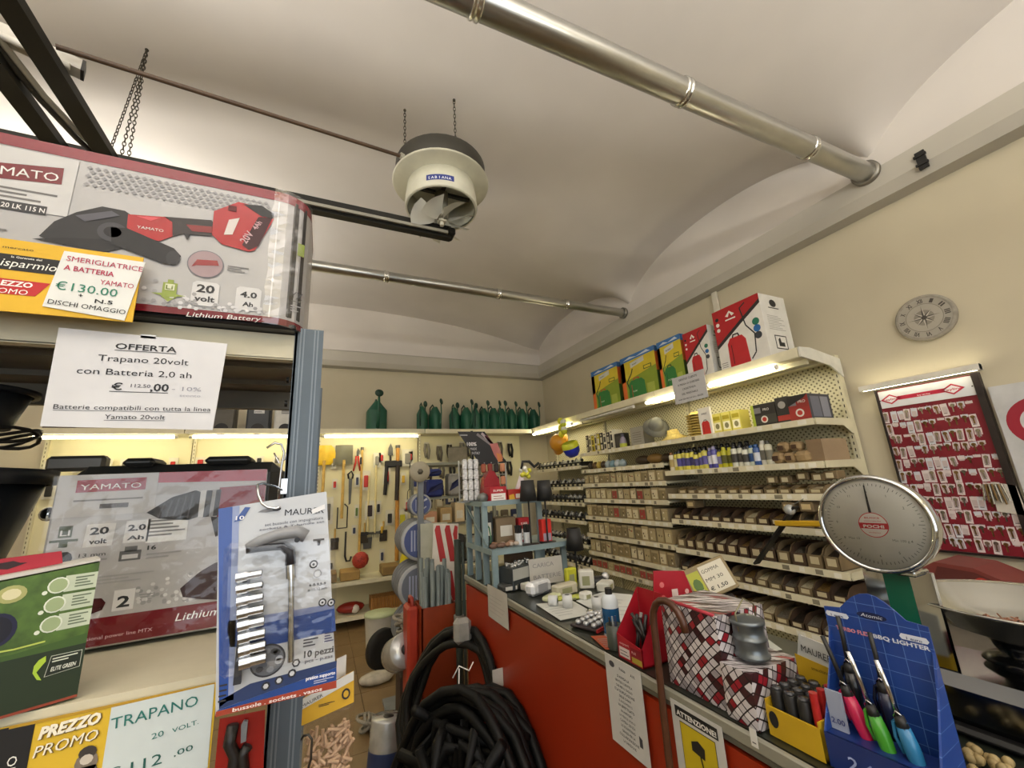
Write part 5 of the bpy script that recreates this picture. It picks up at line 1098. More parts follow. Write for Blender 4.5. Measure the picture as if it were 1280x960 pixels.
# ------------------------------------------------ drill case (lower shelf)
base = (-.155, .68, 1.3985)
t = lthing('drill_case', 'black tool case with a grey and red drill sleeve standing on the middle left shelf', 'tool case', base)
b = LB().box((-.155, .69, 1.4975), (.215, .11, .197), hx('#222322', .45), b=.014)
for x, w_ in ((-.2, .03), (-.11, .05)): b.box((x, .66, 1.599), (w_, .05, .01), hx('#222322', .45), b=.004)
b.make('case_shell', base, t)
LB().box((-.165, .633, 1.4945), (.201, .01, .182), mat('sleeve_grey2', '#a6a3a0', .32, var=.04, coat=.3), b=.003).make('printed_sleeve', base, t)
F = T(0, .6278, 0); q = LB()
q.rect(F, -.263, 1.54, -.176, 1.5855, P('#b5b3b1'), 1); q.poly(F, [(-.2475, 1.566), (-.187, 1.5665), (-.187, 1.5805), (-.2475, 1.5795)], G('#8c2833'), 2); q.text(F, -.244, 1.5688, .0085, 'YAMATO', W_, 3, w=.053)
sm(q, P('#777573'), F, -.248, 1.558, .06, .004, 1); q.rect(F, -.225, 1.5475, -.2, 1.5525, P('#5e5c5c'), 2)
q.poly(F, [(-.176, 1.5735), (-.0645, 1.5705), (-.0645, 1.585), (-.176, 1.5855)], G('#9a2530'), 1)
q.poly(F, [(-.1825, 1.5398), (-.16, 1.556), (-.138, 1.5625), (-.133, 1.56), (-.133, 1.531), (-.142, 1.528), (-.17, 1.532)], D_, 2)
for k in range(5): q.poly(F, [(-.172 + k*.007, 1.5335 - k*.0008), (-.1705 + k*.007, 1.5335 - k*.0008), (-.1655 + k*.0065, 1.55 + k*.002), (-.167 + k*.0065, 1.55 + k*.002)], P('#4b4a4c'), 3)
q.poly(F, [(-.133, 1.531), (-.128, 1.5305), (-.127, 1.562), (-.133, 1.5615)], P('#bdbcba'), 3); q.poly(F, [(-.128, 1.53), (-.113, 1.531), (-.112, 1.562), (-.127, 1.5615)], P('#3a393b'), 3); q.poly(F, [(-.122, 1.53), (-.118, 1.53), (-.117, 1.562), (-.121, 1.562)], P('#8d8c8c'), 4)
q.poly(F, [(-.114, 1.5645), (-.0645, 1.566), (-.0645, 1.46), (-.085, 1.46), (-.092, 1.51), (-.108, 1.522), (-.114, 1.53)], G('#77181f'), 2)
q.poly(F, [(-.12, 1.53), (-.098, 1.528), (-.09, 1.515), (-.113, 1.506)], D_, 4); q.poly(F, [(-.1415, 1.4525), (-.125, 1.468), (-.111, 1.476), (-.0645, 1.49), (-.0645, 1.434), (-.1, 1.434), (-.122, 1.4385), (-.138, 1.443)], P('#331a1b'), 4)
sm(q, P('#777573'), F, -.178, 1.5308, .034, .02, 5); q.rect(F, -.1795, 1.506, -.142, 1.532, P('#d3d2ce'), 1)
for x0, x1, z0, a_, b_, s_ in ((-.2335, -.209, 1.507, '20', 'volt', .0105), (-.2, -.178, 1.508, '2.0', 'Ah', .009)):
    q.poly(F, [(x0, z0), (x1, z0), (x1 + .001, z0 + .024), (x0 + .001, z0 + .024)], P('#c7c5c2'), 1); q.text(F, (x0+x1)/2, z0 + .013, s_, a_, D_, 2, 'c', bold=.03, w=.016); q.text(F, (x0+x1)/2, z0 + .003, s_*.7, b_, D_, 2, 'c', bold=.03, w=.015)
q.rect(F, -.255, 1.519, -.244, 1.531, P('#4e5646'), 1); q.text(F, -.2535, 1.521, .008, 'LI', P('#c7c5c2'), 2, w=.008); q.rect(F, -.261, 1.5145, -.238, 1.517, P('#4e5646'), 1); q.rect(F, -.253, 1.509, -.246, 1.5145, P('#4e5646'), 1)
q.disc(F, -.2468, 1.497, .0068, .0075, D_, 1, 10); q.text(F, -.235, 1.497, .0055, '13 mm', D_, 1, w=.022, bold=.03); sm(q, P('#8f8d8b'), F, -.235, 1.494, .024, .008, 2)
q.rect(F, -.201, 1.489, -.182, 1.4995, P('#5b5a59'), 1); q.rect(F, -.197, 1.4985, -.186, 1.504, P('#5b5a59'), 1); q.rect(F, -.1985, 1.491, -.1845, 1.4955, P('#b5b3b1'), 2); q.text(F, -.177, 1.4985, .0062, '16', D_, 1, w=.008, bold=.03); sm(q, P('#8f8d8b'), F, -.177, 1.4945, .032, .008, 2)
sm(q, P('#9a9896'), F, -.2296, 1.4755, .062, .01, 3)
q.poly(F, [(-.2296, 1.448), (-.222, 1.454), (-.21, 1.453), (-.206, 1.448), (-.208, 1.441), (-.218, 1.438), (-.228, 1.441)], G('#45181a'), 1)
q.rect(F, -.2, 1.438, -.182, 1.459, P('#c9c7c4'), 1); q.text(F, -.191, 1.4415, .0155, '2', D_, 2, 'c', bold=.03, w=.011); sm(q, P('#8f8d8b'), F, -.178, 1.452, .014, .008, 3)
rr = random.Random(2)
for k in range(70): q.disc(F, rr.uniform(-.18, -.11), 1.439 + abs(rr.gauss(0, .013)), .0022, .002, P(rr.choice(['#8f8e8c', '#c9c8c5', '#bdbbb8'])), 1 + k * .03, 6)
q.rect(F, -.2655, 1.406, -.0645, 1.4335, G('#6a1a22'), 2); q.text(F, -.1425, 1.4185, .0115, 'Lithium Battery', W_, 3, w=.09, shear=.2); q.text(F, -.232, 1.4125, .005, 'professional power line MTX', P('#cba8aa'), 3, w=.07)
q.make('printed_picture', base, t)
b = LB(); rr = random.Random(11); v = []; n = 14                      # crinkled film over the front
for i in range(n + 1):
    for k in range(15): v.append((-.2665 + .203 * k / 14, .6262 - abs(rr.gauss(0, .0011)), 1.405 + .18 * i / n))
b.add(v, [(i*15+k, i*15+k+1, i*15+k+16, i*15+k+15) for i in range(n) for k in range(14)], filmmat('clear_film2', .05, .12)); b.make('plastic_wrap', base, t)
# ------------------------------------------------ green grass carton with the red hang flap
base = (-.19, .5, 1.3985)
t = lthing('grass_carton', 'green carton printed with mown grass at the left picture edge', 'carton', base)
grs = mat('grass_print', '#4c6a26', .45, var=.35, scale=60)
GF = T(-.1725, .5, 0) @ rotz(.42)            # front plane: local x runs 0 (right edge) to negative
q = LB(); q.prism([(-.1, 1.4), (0, 1.4), (0, 1.5025), (-.1, 1.4925)], .03, grs, GF); q.make('carton_body', base, t)
q = LB(); q.rect(GF, -.1, 1.4, 0, 1.4395, P('#1f2f16'), 1); q.poly(GF, [(-.1, 1.4395), (0, 1.4395), (0, 1.447), (-.04, 1.443), (-.1, 1.445)], P('#3d5a22'), 1)
q.rect(GF, -.1, 1.4, 0, 1.402, P('#8a3a22'), 2)
for k, z in enumerate((1.495, 1.4805, 1.466)):
    q.rect(GF, -.019, z - .0125, 0, z, P('#c3cdb4'), 1); q.disc(GF, -.0225, z - .0065, .0062, .0062, P('#dfe6d3'), 3, 14); q.disc(GF, -.0225, z - .0065, .0052, .0052, P('#9fb082'), 4, 14)
    sm(q, P('#65735a'), GF, -.013, z - .002, .011, .009, 4); q.disc(GF, -.0295, z - .011, .0016, .0016, P('#dfe6d3'), 2, 8)
q.disc(GF, -.047, 1.487, .008, .0065, P('#a9aa6a'), 2, 16); q.disc(GF, -.047, 1.487, .005, .004, P('#d8d2a8'), 3, 12)
q.disc(GF, -.052, 1.462, .0115, .0125, P('#1a1c3a'), 2, 20); q.disc(GF, -.052, 1.462, .009, .01, P('#0d0f20'), 3, 20)
lance(q, GF, [(-.06, 1.4475), (-.04, 1.4465), (-.024, 1.4475)], .0006, '#b6c95c', 3)
q.poly(GF, [(-.0255, 1.4345), (-.022, 1.4365), (-.0215, 1.4325), (-.0235, 1.4295), (-.0255, 1.426), (-.022, 1.4195), (-.0245, 1.4205), (-.0275, 1.426), (-.0275, 1.431)], P('#a9c93a'), 3)
q.poly(GF, [(-.021, 1.421), (-.0015, 1.4225), (-.0015, 1.435), (-.019, 1.4355)], P('#c9cdbb'), 2); q.poly(GF, [(-.0206, 1.4214), (-.0019, 1.4229), (-.0019, 1.4346), (-.0188, 1.4351)], P('#182312'), 3)
sm(q, P('#d6dac8'), GF, -.018, 1.4335, .014, .004, 2, 4); q.text(GF, -.018, 1.4242, .0042, 'ELITE GREEN', P('#e5e8da'), 4, w=.014, shear=.2)
q.make('printed_picture', base, t)
q = LB(); q.prism([(-.1, 1.494), (0, 1.5035), (0, 1.5055), (-.1, 1.4975)], .03, P('#c9c6bd'), GF @ T(0, .0005, 0)); q.prism([(-.1, 1.497), (-.022, 1.5045), (-.024, 1.5145), (-.1, 1.5125)], .002, P('#a31f30'), GF @ T(0, .012, 0)); q.poly(GF @ T(0, .012, 0), [(-.052, 1.505), (-.042, 1.5085), (-.046, 1.509), (-.05, 1.511), (-.07, 1.509)], P('#2a1014'), 1)
q.make('hang_flap', base, t, 'red cardboard hang flap')
# ------------------------------------------------ price tag on the middle shelf edge
base = (-.15, .491, 1.36)
t = lthing('promo_tag', 'yellow PREZZO PROMO card with a white handwritten TRAPANO price on the shelf edge', 'price tag', base)
q = LB().box((-.147, .4896, 1.352), (.145, .001, .08), P('#d9b32a')); q.box((-.2, .489, 1.352), (.019, .0012, .079), P('#141210')); q.make('card', base, t)
F = T(0, .4885, 0); q = LB()
for dx, c_, l_ in ((.0008, '#6d5210', 2), (0, '#f1ead2', 3)):
    q.text(F, -.187 + dx, 1.3795 - dx*.6, .0105, 'PREZZO', P(c_), l_, w=.036, bold=.05, shear=.25, a=.06); q.text(F, -.188 + dx, 1.3675 - dx*.6, .0105, 'PROMO', P(c_), l_, w=.037, bold=.05, shear=.25, a=.08)
q.text(F, -.1965, 1.33, .0075, 'RISPARMIO', P('#e9e6dc'), 2, w=.042, a=PI/2, bold=.02); q.text(F, -.182, 1.344, .008, 'SUPER', P('#161410'), 2, w=.022, bold=.05)
q.disc(F, -.156, 1.3555, .007, .008, P('#7b6f60'), 2, 12); q.disc(F, -.156, 1.3625, .0055, .0045, P('#3a332c'), 3, 12); q.disc(F, -.156, 1.358, .004, .0035, P('#c9bfae'), 4, 10); q.poly(F, [(-.166, 1.346), (-.147, 1.346), (-.15, 1.353), (-.163, 1.353)], P('#55504a'), 2)
q.rect(F, -.2045, 1.3905, -.0765, 1.3925, P('#b28a1c'), 1)
q.make('card_print', base, t)
q = LB().prism([(-.146, 1.33), (-.0755, 1.329), (-.0766, 1.3915), (-.1457, 1.3902)], .0006, P('#c9d2d0'), T(0, .4882, 0)).make('white_slip', base, t)
F = T(0, .4878, 0); q = LB(); gk = P('#1f6f66')
q.text(F, -.144, 1.3745, .0115, 'TRAPANO', gk, 1, w=.057, a=.06, bold=0); q.text(F, -.1165, 1.3605, .006, '20', gk, 1, w=.008, a=.1, bold=0); q.text(F, -.103, 1.3615, .005, 'VOLT.', gk, 1, w=.018, a=.12, bold=0)
q.text(F, -.1275, 1.3405, .011, '112', P('#1c5a50'), 1, w=.02, a=.05, bold=0); q.text(F, -.1, 1.344, .006, ',00', P('#1c5a50'), 1, w=.013, a=.1, bold=0); q.text(F, -.142, 1.341, .009, '€', P('#1c5a50'), 1, w=.008, bold=0); q.make('handwriting', base, t)
# ------------------------------------------------ socket set blister on its wire hook
base = (-.033, .425, 1.539)
t = lthing('socket_set', 'carded T-handle socket set in blue and white blister hanging on a wire hook', 'tool set', base)
BF = T(0, .42, 0)
cardp = [(-.0633, 1.3914), (.0205, 1.3914), (.0053, 1.5515), (-.0757, 1.5425)]
LB().prism(cardp, .0012, mat('card_white', '#b9bcbf', .25, var=.02, coat=.4), BF).make('backing_card', base, t)
q = LB(); Bl = G('#2c4a8c'); D2 = P('#26262b')
q.poly(BF, [(-.0757, 1.5425), (-.066, 1.5435), (-.056, 1.40), (-.0615, 1.397)], G('#34529a'), 1)
q.poly(BF, [(-.066, 1.5435), (-.061, 1.544), (-.0525, 1.40), (-.056, 1.40)], P('#8f9cc0'), 1)
q.poly(BF, [(-.061, 1.449), (.0164, 1.4525), (.0182, 1.4345), (-.024, 1.433), (-.058, 1.437)], Bl, 1)
q.poly(BF, [(-.061, 1.456), (.016, 1.4565), (.0164, 1.4525), (-.061, 1.449)], P('#7d88ad'), 1)
q.poly(BF, [(-.0614, 1.3957), (.0199, 1.4065), (.0203, 1.3969), (-.063, 1.3949)], Bl, 2); q.poly(BF, [(-.0630, 1.3949), (.0203, 1.3969), (.0205, 1.3914), (-.0633, 1.3914)], G('#9c4433'), 3)
q.poly(BF, [(-.0615, 1.4015), (-.0425, 1.4085), (.0199, 1.4115), (.0199, 1.4065), (-.0614, 1.3957)], P('#22345f'), 1)
q.text(BF, -.0525, 1.3922, .0036, 'bussole . sockets . vasos', P('#e8dcd6'), 4, w=.062, bold=.02); q.text(BF, -.003, 1.402, .0035, 'pratico supporto', P('#e4e6ee'), 4, w=.022, bold=.03); sm(q, P('#a9b1cc'), BF, .003, 1.4005, .015, .003, 2, 4)
q.text(BF, -.027, 1.533, .0075, 'MAURER', D2, 2, w=.031, bold=.03); q.poly(BF, [(-.0055, 1.5325), (.005, 1.5365), (.0045, 1.5405), (-.006, 1.5365)], P('#e3e3e3'), 4)
q.text(BF, -.0413, 1.5255, .0035, 'set bussole con impugnatura', P('#45454d'), 2, w=.045, a=.05); q.text(BF, -.045, 1.5222, .0026, 'sockets & T-handle set', P('#65656d'), 2, w=.05, a=.05)
q.text(BF, -.0055, 1.4188, .0068, '10 pezzi', D2, 2, w=.0225, bold=.03); q.text(BF, -.0045, 1.4148, .0035, 'pcs - p.zas', P('#5a5a62'), 2, w=.021)
q.rect(BF, -.0035, 1.5095, .0055, 1.5112, D2, 2); q.poly(BF, [(.0002, 1.5055), (.0022, 1.5055), (.0026, 1.5095), (-.0002, 1.5095)], D2, 2)
for c_, z, r_ in ((-.002, 1.4905, .0034), (.0135, 1.4575, .0032), (.0065, 1.4588, .0032)): q.disc(BF, c_, z, r_, r_, D2, 2, 14); q.disc(BF, c_, z, r_*.66, r_*.66, P('#c3c5c8'), 3, 14); q.disc(BF, c_, z, r_*.3, r_*.3, D2, 4, 8)
q.disc(BF, .0015, 1.4825, .0034, .0034, P('#77777d'), 2, 6); q.disc(BF, .0015, 1.4825, .0029, .0029, P('#bcbfc2'), 3, 6)
q.text(BF, -.0045, 1.4728, .003, '6-8-9,5-9', D2, 2, w=.013); q.text(BF, -.0055, 1.469, .003, '# 10-12 mm', D2, 2, w=.015)
sm(q, P('#3a3a42'), BF, -.0065, 1.4325, .011, .007, 3); sm(q, P('#3a3a62'), BF, .0095, 1.4345, .007, .008, 4)
for k in range(4): q.rect(BF, -.0625, 1.411 - k*.0035, -.0575, 1.4122 - k*.0035, D2, 3)
for x, z in ((-.011, 1.4165), (-.0135, 1.4095), (-.0225, 1.4065), (-.0315, 1.4045)): q.disc(BF, x, z, .0032, .0032, D2, 3, 6 if x > -.012 else 8); q.disc(BF, x, z, .0019, .0019, P('#c3c5c8'), 4, 6)
q.disc(BF, -.0315, 1.4225, .0125, .0118, D2, 2, 28); q.disc(BF, -.0315, 1.4225, .0112, .0105, P('#5d6066'), 3, 28)
for k in range(9): q.disc(BF, -.0315 + .008 * math.cos(k), 1.4225 + .007 * math.sin(k), .0028, .0022, P(['#a9adb2', '#33353a', '#7d8188'][k % 3]), 4, 7)
q.disc(BF, -.0335, 1.5392, .0034, .0017, P('#19191b'), 4, 14); q.poly(BF, [(-.0475, 1.5375), (-.044, 1.5395), (-.0335, 1.5408), (-.033, 1.5378), (-.041, 1.5368)], P('#77787c'), 2)
q.poly(BF, [(-.064, 1.531), (-.058, 1.532), (-.053, 1.542), (-.057, 1.5425)], Bl, 2); q.text(BF, -.0628, 1.5325, .0045, '10', P('#e8e8ee'), 3, w=.006)
q.make('card_print', base, t)
chrome = mat('chrome', '#cfd1d3', .12, 1, var=.03); hgrey = mat('handle_grey', '#85878a', .35); 
b = LB(); b.tube([(-.052, .413, 1.5105), (-.044, .412, 1.5145), (-.03, .411, 1.5185), (-.0172, .411, 1.5195), (-.009, .411, 1.515)], [.0034, .0042, .0046, .0052, .0052], hgrey, 10)
b.tube([(-.052, .411, 1.5085), (-.04, .4105, 1.5092), (-.027, .41, 1.509), (-.0205, .41, 1.504), (-.0195, .41, 1.494)], [.0026, .0028, .003, .004, .0042], D2, 10)
b.lathe([(.0022, 0), (.0022, .0025)], hx('#161618', .4), 10, T(-.0155, .4062, 1.5135) @ rotx(PI/2)); b.make('tee_handle', base, t)
b = LB(); b.rod((-.0195, .412, 1.494), (-.0185, .412, 1.483), .0038, chrome, 10); b.rod((-.0185, .412, 1.485), (-.0146, .412, 1.4205), .0024, chrome, 10); b.make('chrome_shaft', base, t)
for k in range(8):
    z = 1.4885 - k * .0089; r1 = .0033 + .00012 * k
    b = LB(); x = -.0575 + k * .0011; b.rod((x, .412, z), (x + .0075, .412, z + .0006), r1 + .0008, chrome, 12); b.rod((x + .0072, .412, z + .0006), (x + .0175, .412, z + .0012), r1, chrome, 12); b.rod((x + .0176, .412, z + .0012), (x + .0178, .412, z + .0012), r1*.7, hx('#222222'), 10)
    b.make('socket', base, t)
b = LB(); b.box((-.0505, .4145, 1.451), (.005, .003, .078), D2, Matrix.Identity(4)); b.make('socket_rail', base, t)
bub = filmmat('clear_blister', .07, .06)
b = LB(); b.box((-.024, .4135, 1.4665), (.082, .0125, .097), bub, Matrix(((1, 0, -.06, .088), (0, 1, 0, 0), (0, 0, 1, 0), (0, 0, 0, 1))), b=.004); b.make('blister_bubble', base, t, 'clear blister bubble')
# wire hook
base = (-.05, .5, 1.561)
t = lthing('wire_hook', 'bent chrome wire hook carrying the socket set card', 'hook', (-.036, .515, 1.56))
LB().tube([(-.0375, .52, 1.556), (-.043, .5, 1.56), (-.05, .455, 1.5625), (-.0506, .43, 1.5605), (-.0485, .423, 1.552), (-.045, .42, 1.5445), (-.04, .418, 1.541), (-.0335, .417, 1.5395), (-.031, .416, 1.541)], .0011, chrome, 8).make('wire', (-.036, .515, 1.56), t)
LB().box((-.036, .5195, 1.56), (.006, .002, .016), chrome).make('hook_plate', (-.036, .515, 1.56), t)
t = lthing('wire_loop', 'thin steel wire ring hanging beside the grey-blue post', 'hook', (-.048, .56, 1.62))
LB().tube([(-.06, .56, 1.606), (-.052, .56, 1.612), (-.045, .56, 1.61), (-.0415, .56, 1.6), (-.043, .56, 1.585), (-.044, .56, 1.56), (-.0435, .56, 1.54)], .0013, chrome, 8).make('wire', (-.048, .56, 1.62), t)
LB().tube([(-.052, .56, 1.6), (-.046, .56, 1.588), (-.04, .56, 1.592), (-.038, .56, 1.604), (-.0385, .56, 1.612)], .001, chrome, 8).make('wire', (-.048, .56, 1.62), t)
# ------------------------------------------------ red carded shears below the blister
base = (-.05, .462, 1.37)
t = lthing('carded_shears', 'red blister card with black handled shears below the socket set', 'tool', base)
LB().prism([(-.0665, 1.29), (-.03, 1.29), (-.0338, 1.3714), (-.0665, 1.373)], .0012, G('#8c2019'), T(0, .462, 0)).make('backing_card', base, t)
b = LB(); b.prism([(-.0492, 1.354), (-.0455, 1.3545), (-.0455, 1.3685), (-.0485, 1.3695), (-.05, 1.367)], .003, mat('blade_grey', '#8d9094', .35, .7), T(0, .456, 0)).make('blade', base, t)
b = LB(); b.tube([(-.056, .458, 1.368), (-.0575, .458, 1.355), (-.0525, .458, 1.345), (-.0535, .458, 1.33), (-.059, .458, 1.31), (-.061, .458, 1.292)], .0045, hx('#17130f', .45), 8); b.tube([(-.044, .458, 1.35), (-.0475, .458, 1.345), (-.045, .458, 1.33), (-.04, .458, 1.31), (-.038, .458, 1.292)], .0042, hx('#17130f', .45), 8); b.make('handle', base, t)
# ------------------------------------------------ dowel bag behind the post
base = (.018, .56, 1.34)
t = lthing('dowel_bag', 'clear bag of beige plugs with a yellow and white header card right of the post', 'bag', base)
LB().prism([(-.0057, 1.3103), (.0462, 1.3198), (.0451, 1.351), (-.0089, 1.3348)], .0016, P('#d8a92a'), T(0, .56, 0)).prism([(-.0089, 1.3348), (.0451, 1.351), (.0452, 1.342), (-.0085, 1.325)], .001, P('#d9d7cf'), T(0, .5592, 0)).make('header_card', base, t)
q = LB(); F = T(0, .5588, 0); q.text(F, -.006, 1.3275, .0045, 'MAURER', D_, 1, w=.021, a=.3, bold=.03); q.disc(F, .0375, 1.3305, .0045, .0055, D_, 1, 12); q.disc(F, .0375, 1.3305, .0028, .0036, P('#d8a92a'), 2, 10); sm(q, D_, F, .01, 1.3265, .016, .003, 2); q.make('card_print', base, t)
dow = mat('beige_plastic', '#c9a888', .5, var=.08); rr = random.Random(8)
b = LB()
for k in range(95):
    c_ = Vector((rr.uniform(.0, .044), rr.uniform(.563, .578), rr.uniform(1.25, 1.298))); a = rr.uniform(0, 6.3); e = Vector((math.cos(a), rr.uniform(-.3, .3), math.sin(a))) * .006
    b.rod(c_ - e, c_ + e, .0019, dow, 6, .0015)
b.make('beige_plugs', base, t, kind='stuff')
LB().box((.0205, .571, 1.285), (.054, .02, .072), filmmat('clear_bag', .08, .15), b=.006).make('clear_bag', base, t)
LB().prism([(.0274, 1.335), (.0379, 1.338), (.0379, 1.3627), (.0274, 1.3603)], .001, P('#d8d6d0'), T(0, .58, 0)).make('rear_card', base, t)
t = lthing('wire_hook', 'thin dark wire hook in front of the dowel bag', 'hook', (.0, .545, 1.3))
LB().tube([(-.0075, .545, 1.302), (-.003, .545, 1.3075), (.0015, .545, 1.307), (.005, .545, 1.302), (.005, .545, 1.285), (.001, .545, 1.27), (-.005, .545, 1.262)], .0012, hx('#57524a', .3, .8), 8).make('wire', (.0, .545, 1.3), t)
# ------------------------------------------------ dark pots and springs at the left edge, hanging from the unit
def pot(label, c, r0, r1, h_, rim):
    t = lthing('black_pot', label, 'pot', c)
    LB().lathe([(r0 * .96, 0), (r1, h_), (r1 - .004, h_), (r0 * .9, .004)], hx('#15181c', .5), 28, T(*c)).make('pot_wall', c, t)
    LB().lathe([(r1, h_ - rim), (r1 + .005, h_ - rim), (r1 + .006, h_), (r1 - .003, h_ + .001)], hx('#191c20', .45), 28, T(*c), caps=False).make('rim', c, t)
    return t
pot('small black pot nested on the wire basket at the left edge', (-.386, .7, 1.648), .038, .05, .047, .006)
pot('large black pot under the wire basket at the left edge', (-.3965, .66, 1.3995), .06, .105, .195, .016)
t = lthing('wire_basket', 'black bent wire cradle below the small black pot', 'wire rack', (-.388, .7, 1.65))
for k in range(3):
    LB().tube([(-.388 + .066 * math.cos(a), .7 + .05 * math.sin(a), 1.637 + .009 * math.sin(2 * a + k * 1.3)) for a in [2 * PI * i / 24 for i in range(24)]], .0022, hx('#161412', .35), 6, True).make('wire_ring', (-.388, .7, 1.65), t)
t = lthing('clamp_stand', 'chrome rod and clamp hanging between the pot and the drill case', 'clamp', (-.3, .75, 1.6))
LB().rod((-.283, .75, 1.6), (-.296, .75, 1.52), .0025, chrome).make('rod', (-.3, .75, 1.6), t); LB().rod((-.315, .75, 1.545), (-.29, .75, 1.57), .004, chrome).ball((-.318, .75, 1.544), .009, chrome, 10).make('screw', (-.3, .75, 1.6), t)
LB().box((-.3, .755, 1.608), (.06, .02, .02), hx('#5b5852', .4, .5), b=.004).make('bracket', (-.3, .75, 1.6), t)
for k, (z, c_, lb) in enumerate(((1.5, '#8a5a34', 'brown'), (1.482, '#cf9a2a', 'amber'), (1.463, '#3a3128', 'dark'), (1.443, '#a3a04a', 'olive'))):
    LB().box((-.302 - k*.003, .78, z), (.032, .03, .016), hx(c_, .4), b=.004).box((-.302 - k*.003, .764, z), (.02, .002, .008), P('#d9cfae')).make('small_packet', (-.302, .78, z - .008), label='%s packet in the small stack between the pot and the drill case' % lb, cat='packet', group='small packets beside the drill case')
# ================================================================ COUNTER
CX0, CX1, CY0, CY1, CZ = .785, 1.29, -.4, 2.42, 1.05
orange = mat('orange_panel', '#93290c', .4, var=.04, scale=3); top_m = mat('counter_top', '#23261f', .3, var=.15); edge_m = mat('counter_edge', '#8f8d7f', .4, .2, var=.08)
t = thing('shop_counter', 'long counter with an orange front, dark top and grey edge strip', 'counter', (1.03, 1.0, 0))
def cr(p): return (p[0] - 1.03, p[1] - 1.0, p[2])
MB().box(cr((.797, (CY0 + CY1)/2, .5)), (.02, CY1 - CY0, 1.0), orange).build('front_panel', t)
MB().box(cr(((CX0 + CX1)/2, CY1 - .01, .5)), (CX1 - CX0, .02, 1.0), orange).build('end_panel', t); MB().box(cr((1.28, (CY0+CY1)/2, .5)), (.02, CY1 - CY0 - .06, 1.0), hx('#6b6455')).build('rear_panel', t)
MB().box(cr(((CX0 + CX1)/2 + .005, (CY0 + CY1)/2, 1.03)), (CX1 - CX0 - .01, CY1 - CY0 + .01, .036), top_m).build('counter_top', t)
MB().box(cr((.784, (CY0 + CY1)/2, 1.037)), (.012, CY1 - CY0 + .02, .026), edge_m, b=.003).build('edge_strip', t)
MB().box(cr((.786, (CY0 + CY1)/2, 1.018)), (.006, CY1 - CY0 + .02, .012), hx('#5b584d', .4)).build('trim_strip', t)
# papers taped to the front (facing -X)
RX = -PI / 2
def fsign(name, label, y0, z0, w_, h_, draw, col='#c9c8c4', tilt=0, loc=None, slits=False):
    t = thing(name, label, 'sign', (.776, y0, z0), RX); t.rotation_euler = (0, 0, RX)
    q = MB().box((w_/2, 0, h_/2), (w_, .001, h_), P(col), roty(tilt)); q.build('sheet', t)
    q = MB(); draw(q, roty(tilt) @ T(0, -.0006, 0), w_, h_); q.build('printed_lines', t); return t
ink = P('#3a3a40')
fsign('paper_notice', 'small blank-looking paper folded over the far counter edge', 2.05, .925, .24, .145, lambda q, F, w_, h_: [q.rect(F, .02, h_*(.2 + .12*k), w_*(.7 + .08*(k % 3)), h_*(.22 + .12*k), P('#a19f99'), 1) for k in range(5)], '#b5b2aa')
def mk2(q, F, w_, h_):
    q.disc(F, .03, h_ - .02, .012, .008, ink, 1, 12); q.text(F, w_*.5, h_ - .025, .01, 'Polizia', ink, 1, 'c'); q.text(F, w_*.78, h_ - .026, .01, 'A.N.', ink, 1, 'c')
    ls = ['SI AVVISA LA', 'GENTILE CLIENTELA', 'CHE PER IL TAGLIO', 'E LA DUPLICAZIONE', 'DELLE CHIAVI', 'IL PAGAMENTO', 'VA EFFETTUATO', 'IN ANTICIPO', 'LA MERCE NON SI', 'CAMBIA SENZA', 'LO SCONTRINO', 'GRAZIE PER LA', 'COLLABORAZIONE', 'LA DIREZIONE']
    for k, l in enumerate(ls): q.text(F, w_/2, h_ - .045 - k * .0118, .0078 if k % 3 else .0088, l, ink, 1, 'c')
    q.poly(F, [(w_*.78, .035), (w_*.86, .035), (w_*.86, .055), (w_*.78, .06)], ink, 1)
fsign('paper_notice', 'tall white printed notice taped on the counter front', 1.11, .84, .15, .215, mk2, '#bdbcb8')
def mk3(q, F, w_, h_):
    q.rect(F, .012, h_ - .03, w_ - .012, h_ - .008, P('#17171a'), 1); q.text(F, w_/2, h_ - .026, .0145, 'ATTENZIONE!', P('#d9d8d2'), 2, 'c', bold=.03, w=w_ - .032)
    q.rect(F, .022, .02, w_ - .022, h_ - .036, P('#1b1b1b'), 1); q.rect(F, .0235, .0215, w_ - .0235, h_ - .0375, P('#b8a317'), 2)
    q.poly(F, [(w_*.36, h_*.62), (w_*.6, h_*.6), (w_*.62, h_*.7), (w_*.5, h_*.74), (w_*.36, h_*.7)], P('#191917'), 3); q.poly(F, [(w_*.5, h_*.62), (w_*.53, h_*.62), (w_*.6, h_*.4), (w_*.57, h_*.4)], P('#191917'), 3)
    q.rect(F, w_*.25, .04, w_*.75, .075, P('#191917'), 3)
fsign('warning_notice', 'white and yellow ATTENZIONE notice on the counter front', .862, .82, .14, .215, mk3, '#bab9b4')
fsign('letter_sheet', 'white sheet with a big black letter under the yellow carton', .612, .9, .16, .12, lambda q, F, w_, h_: (q.text(F, .04, .02, .06, 'MAURER', P('#17171a'), 1, bold=.05, w=.2)), '#bdbdb9')
fsign('price_slip', 'tiny white slip on the counter edge below the yellow carton', .655, 1.035, .014, .03, lambda q, F, w_, h_: q.rect(F, .003, .006, .011, .008, ink, 1), '#cfcdc6')
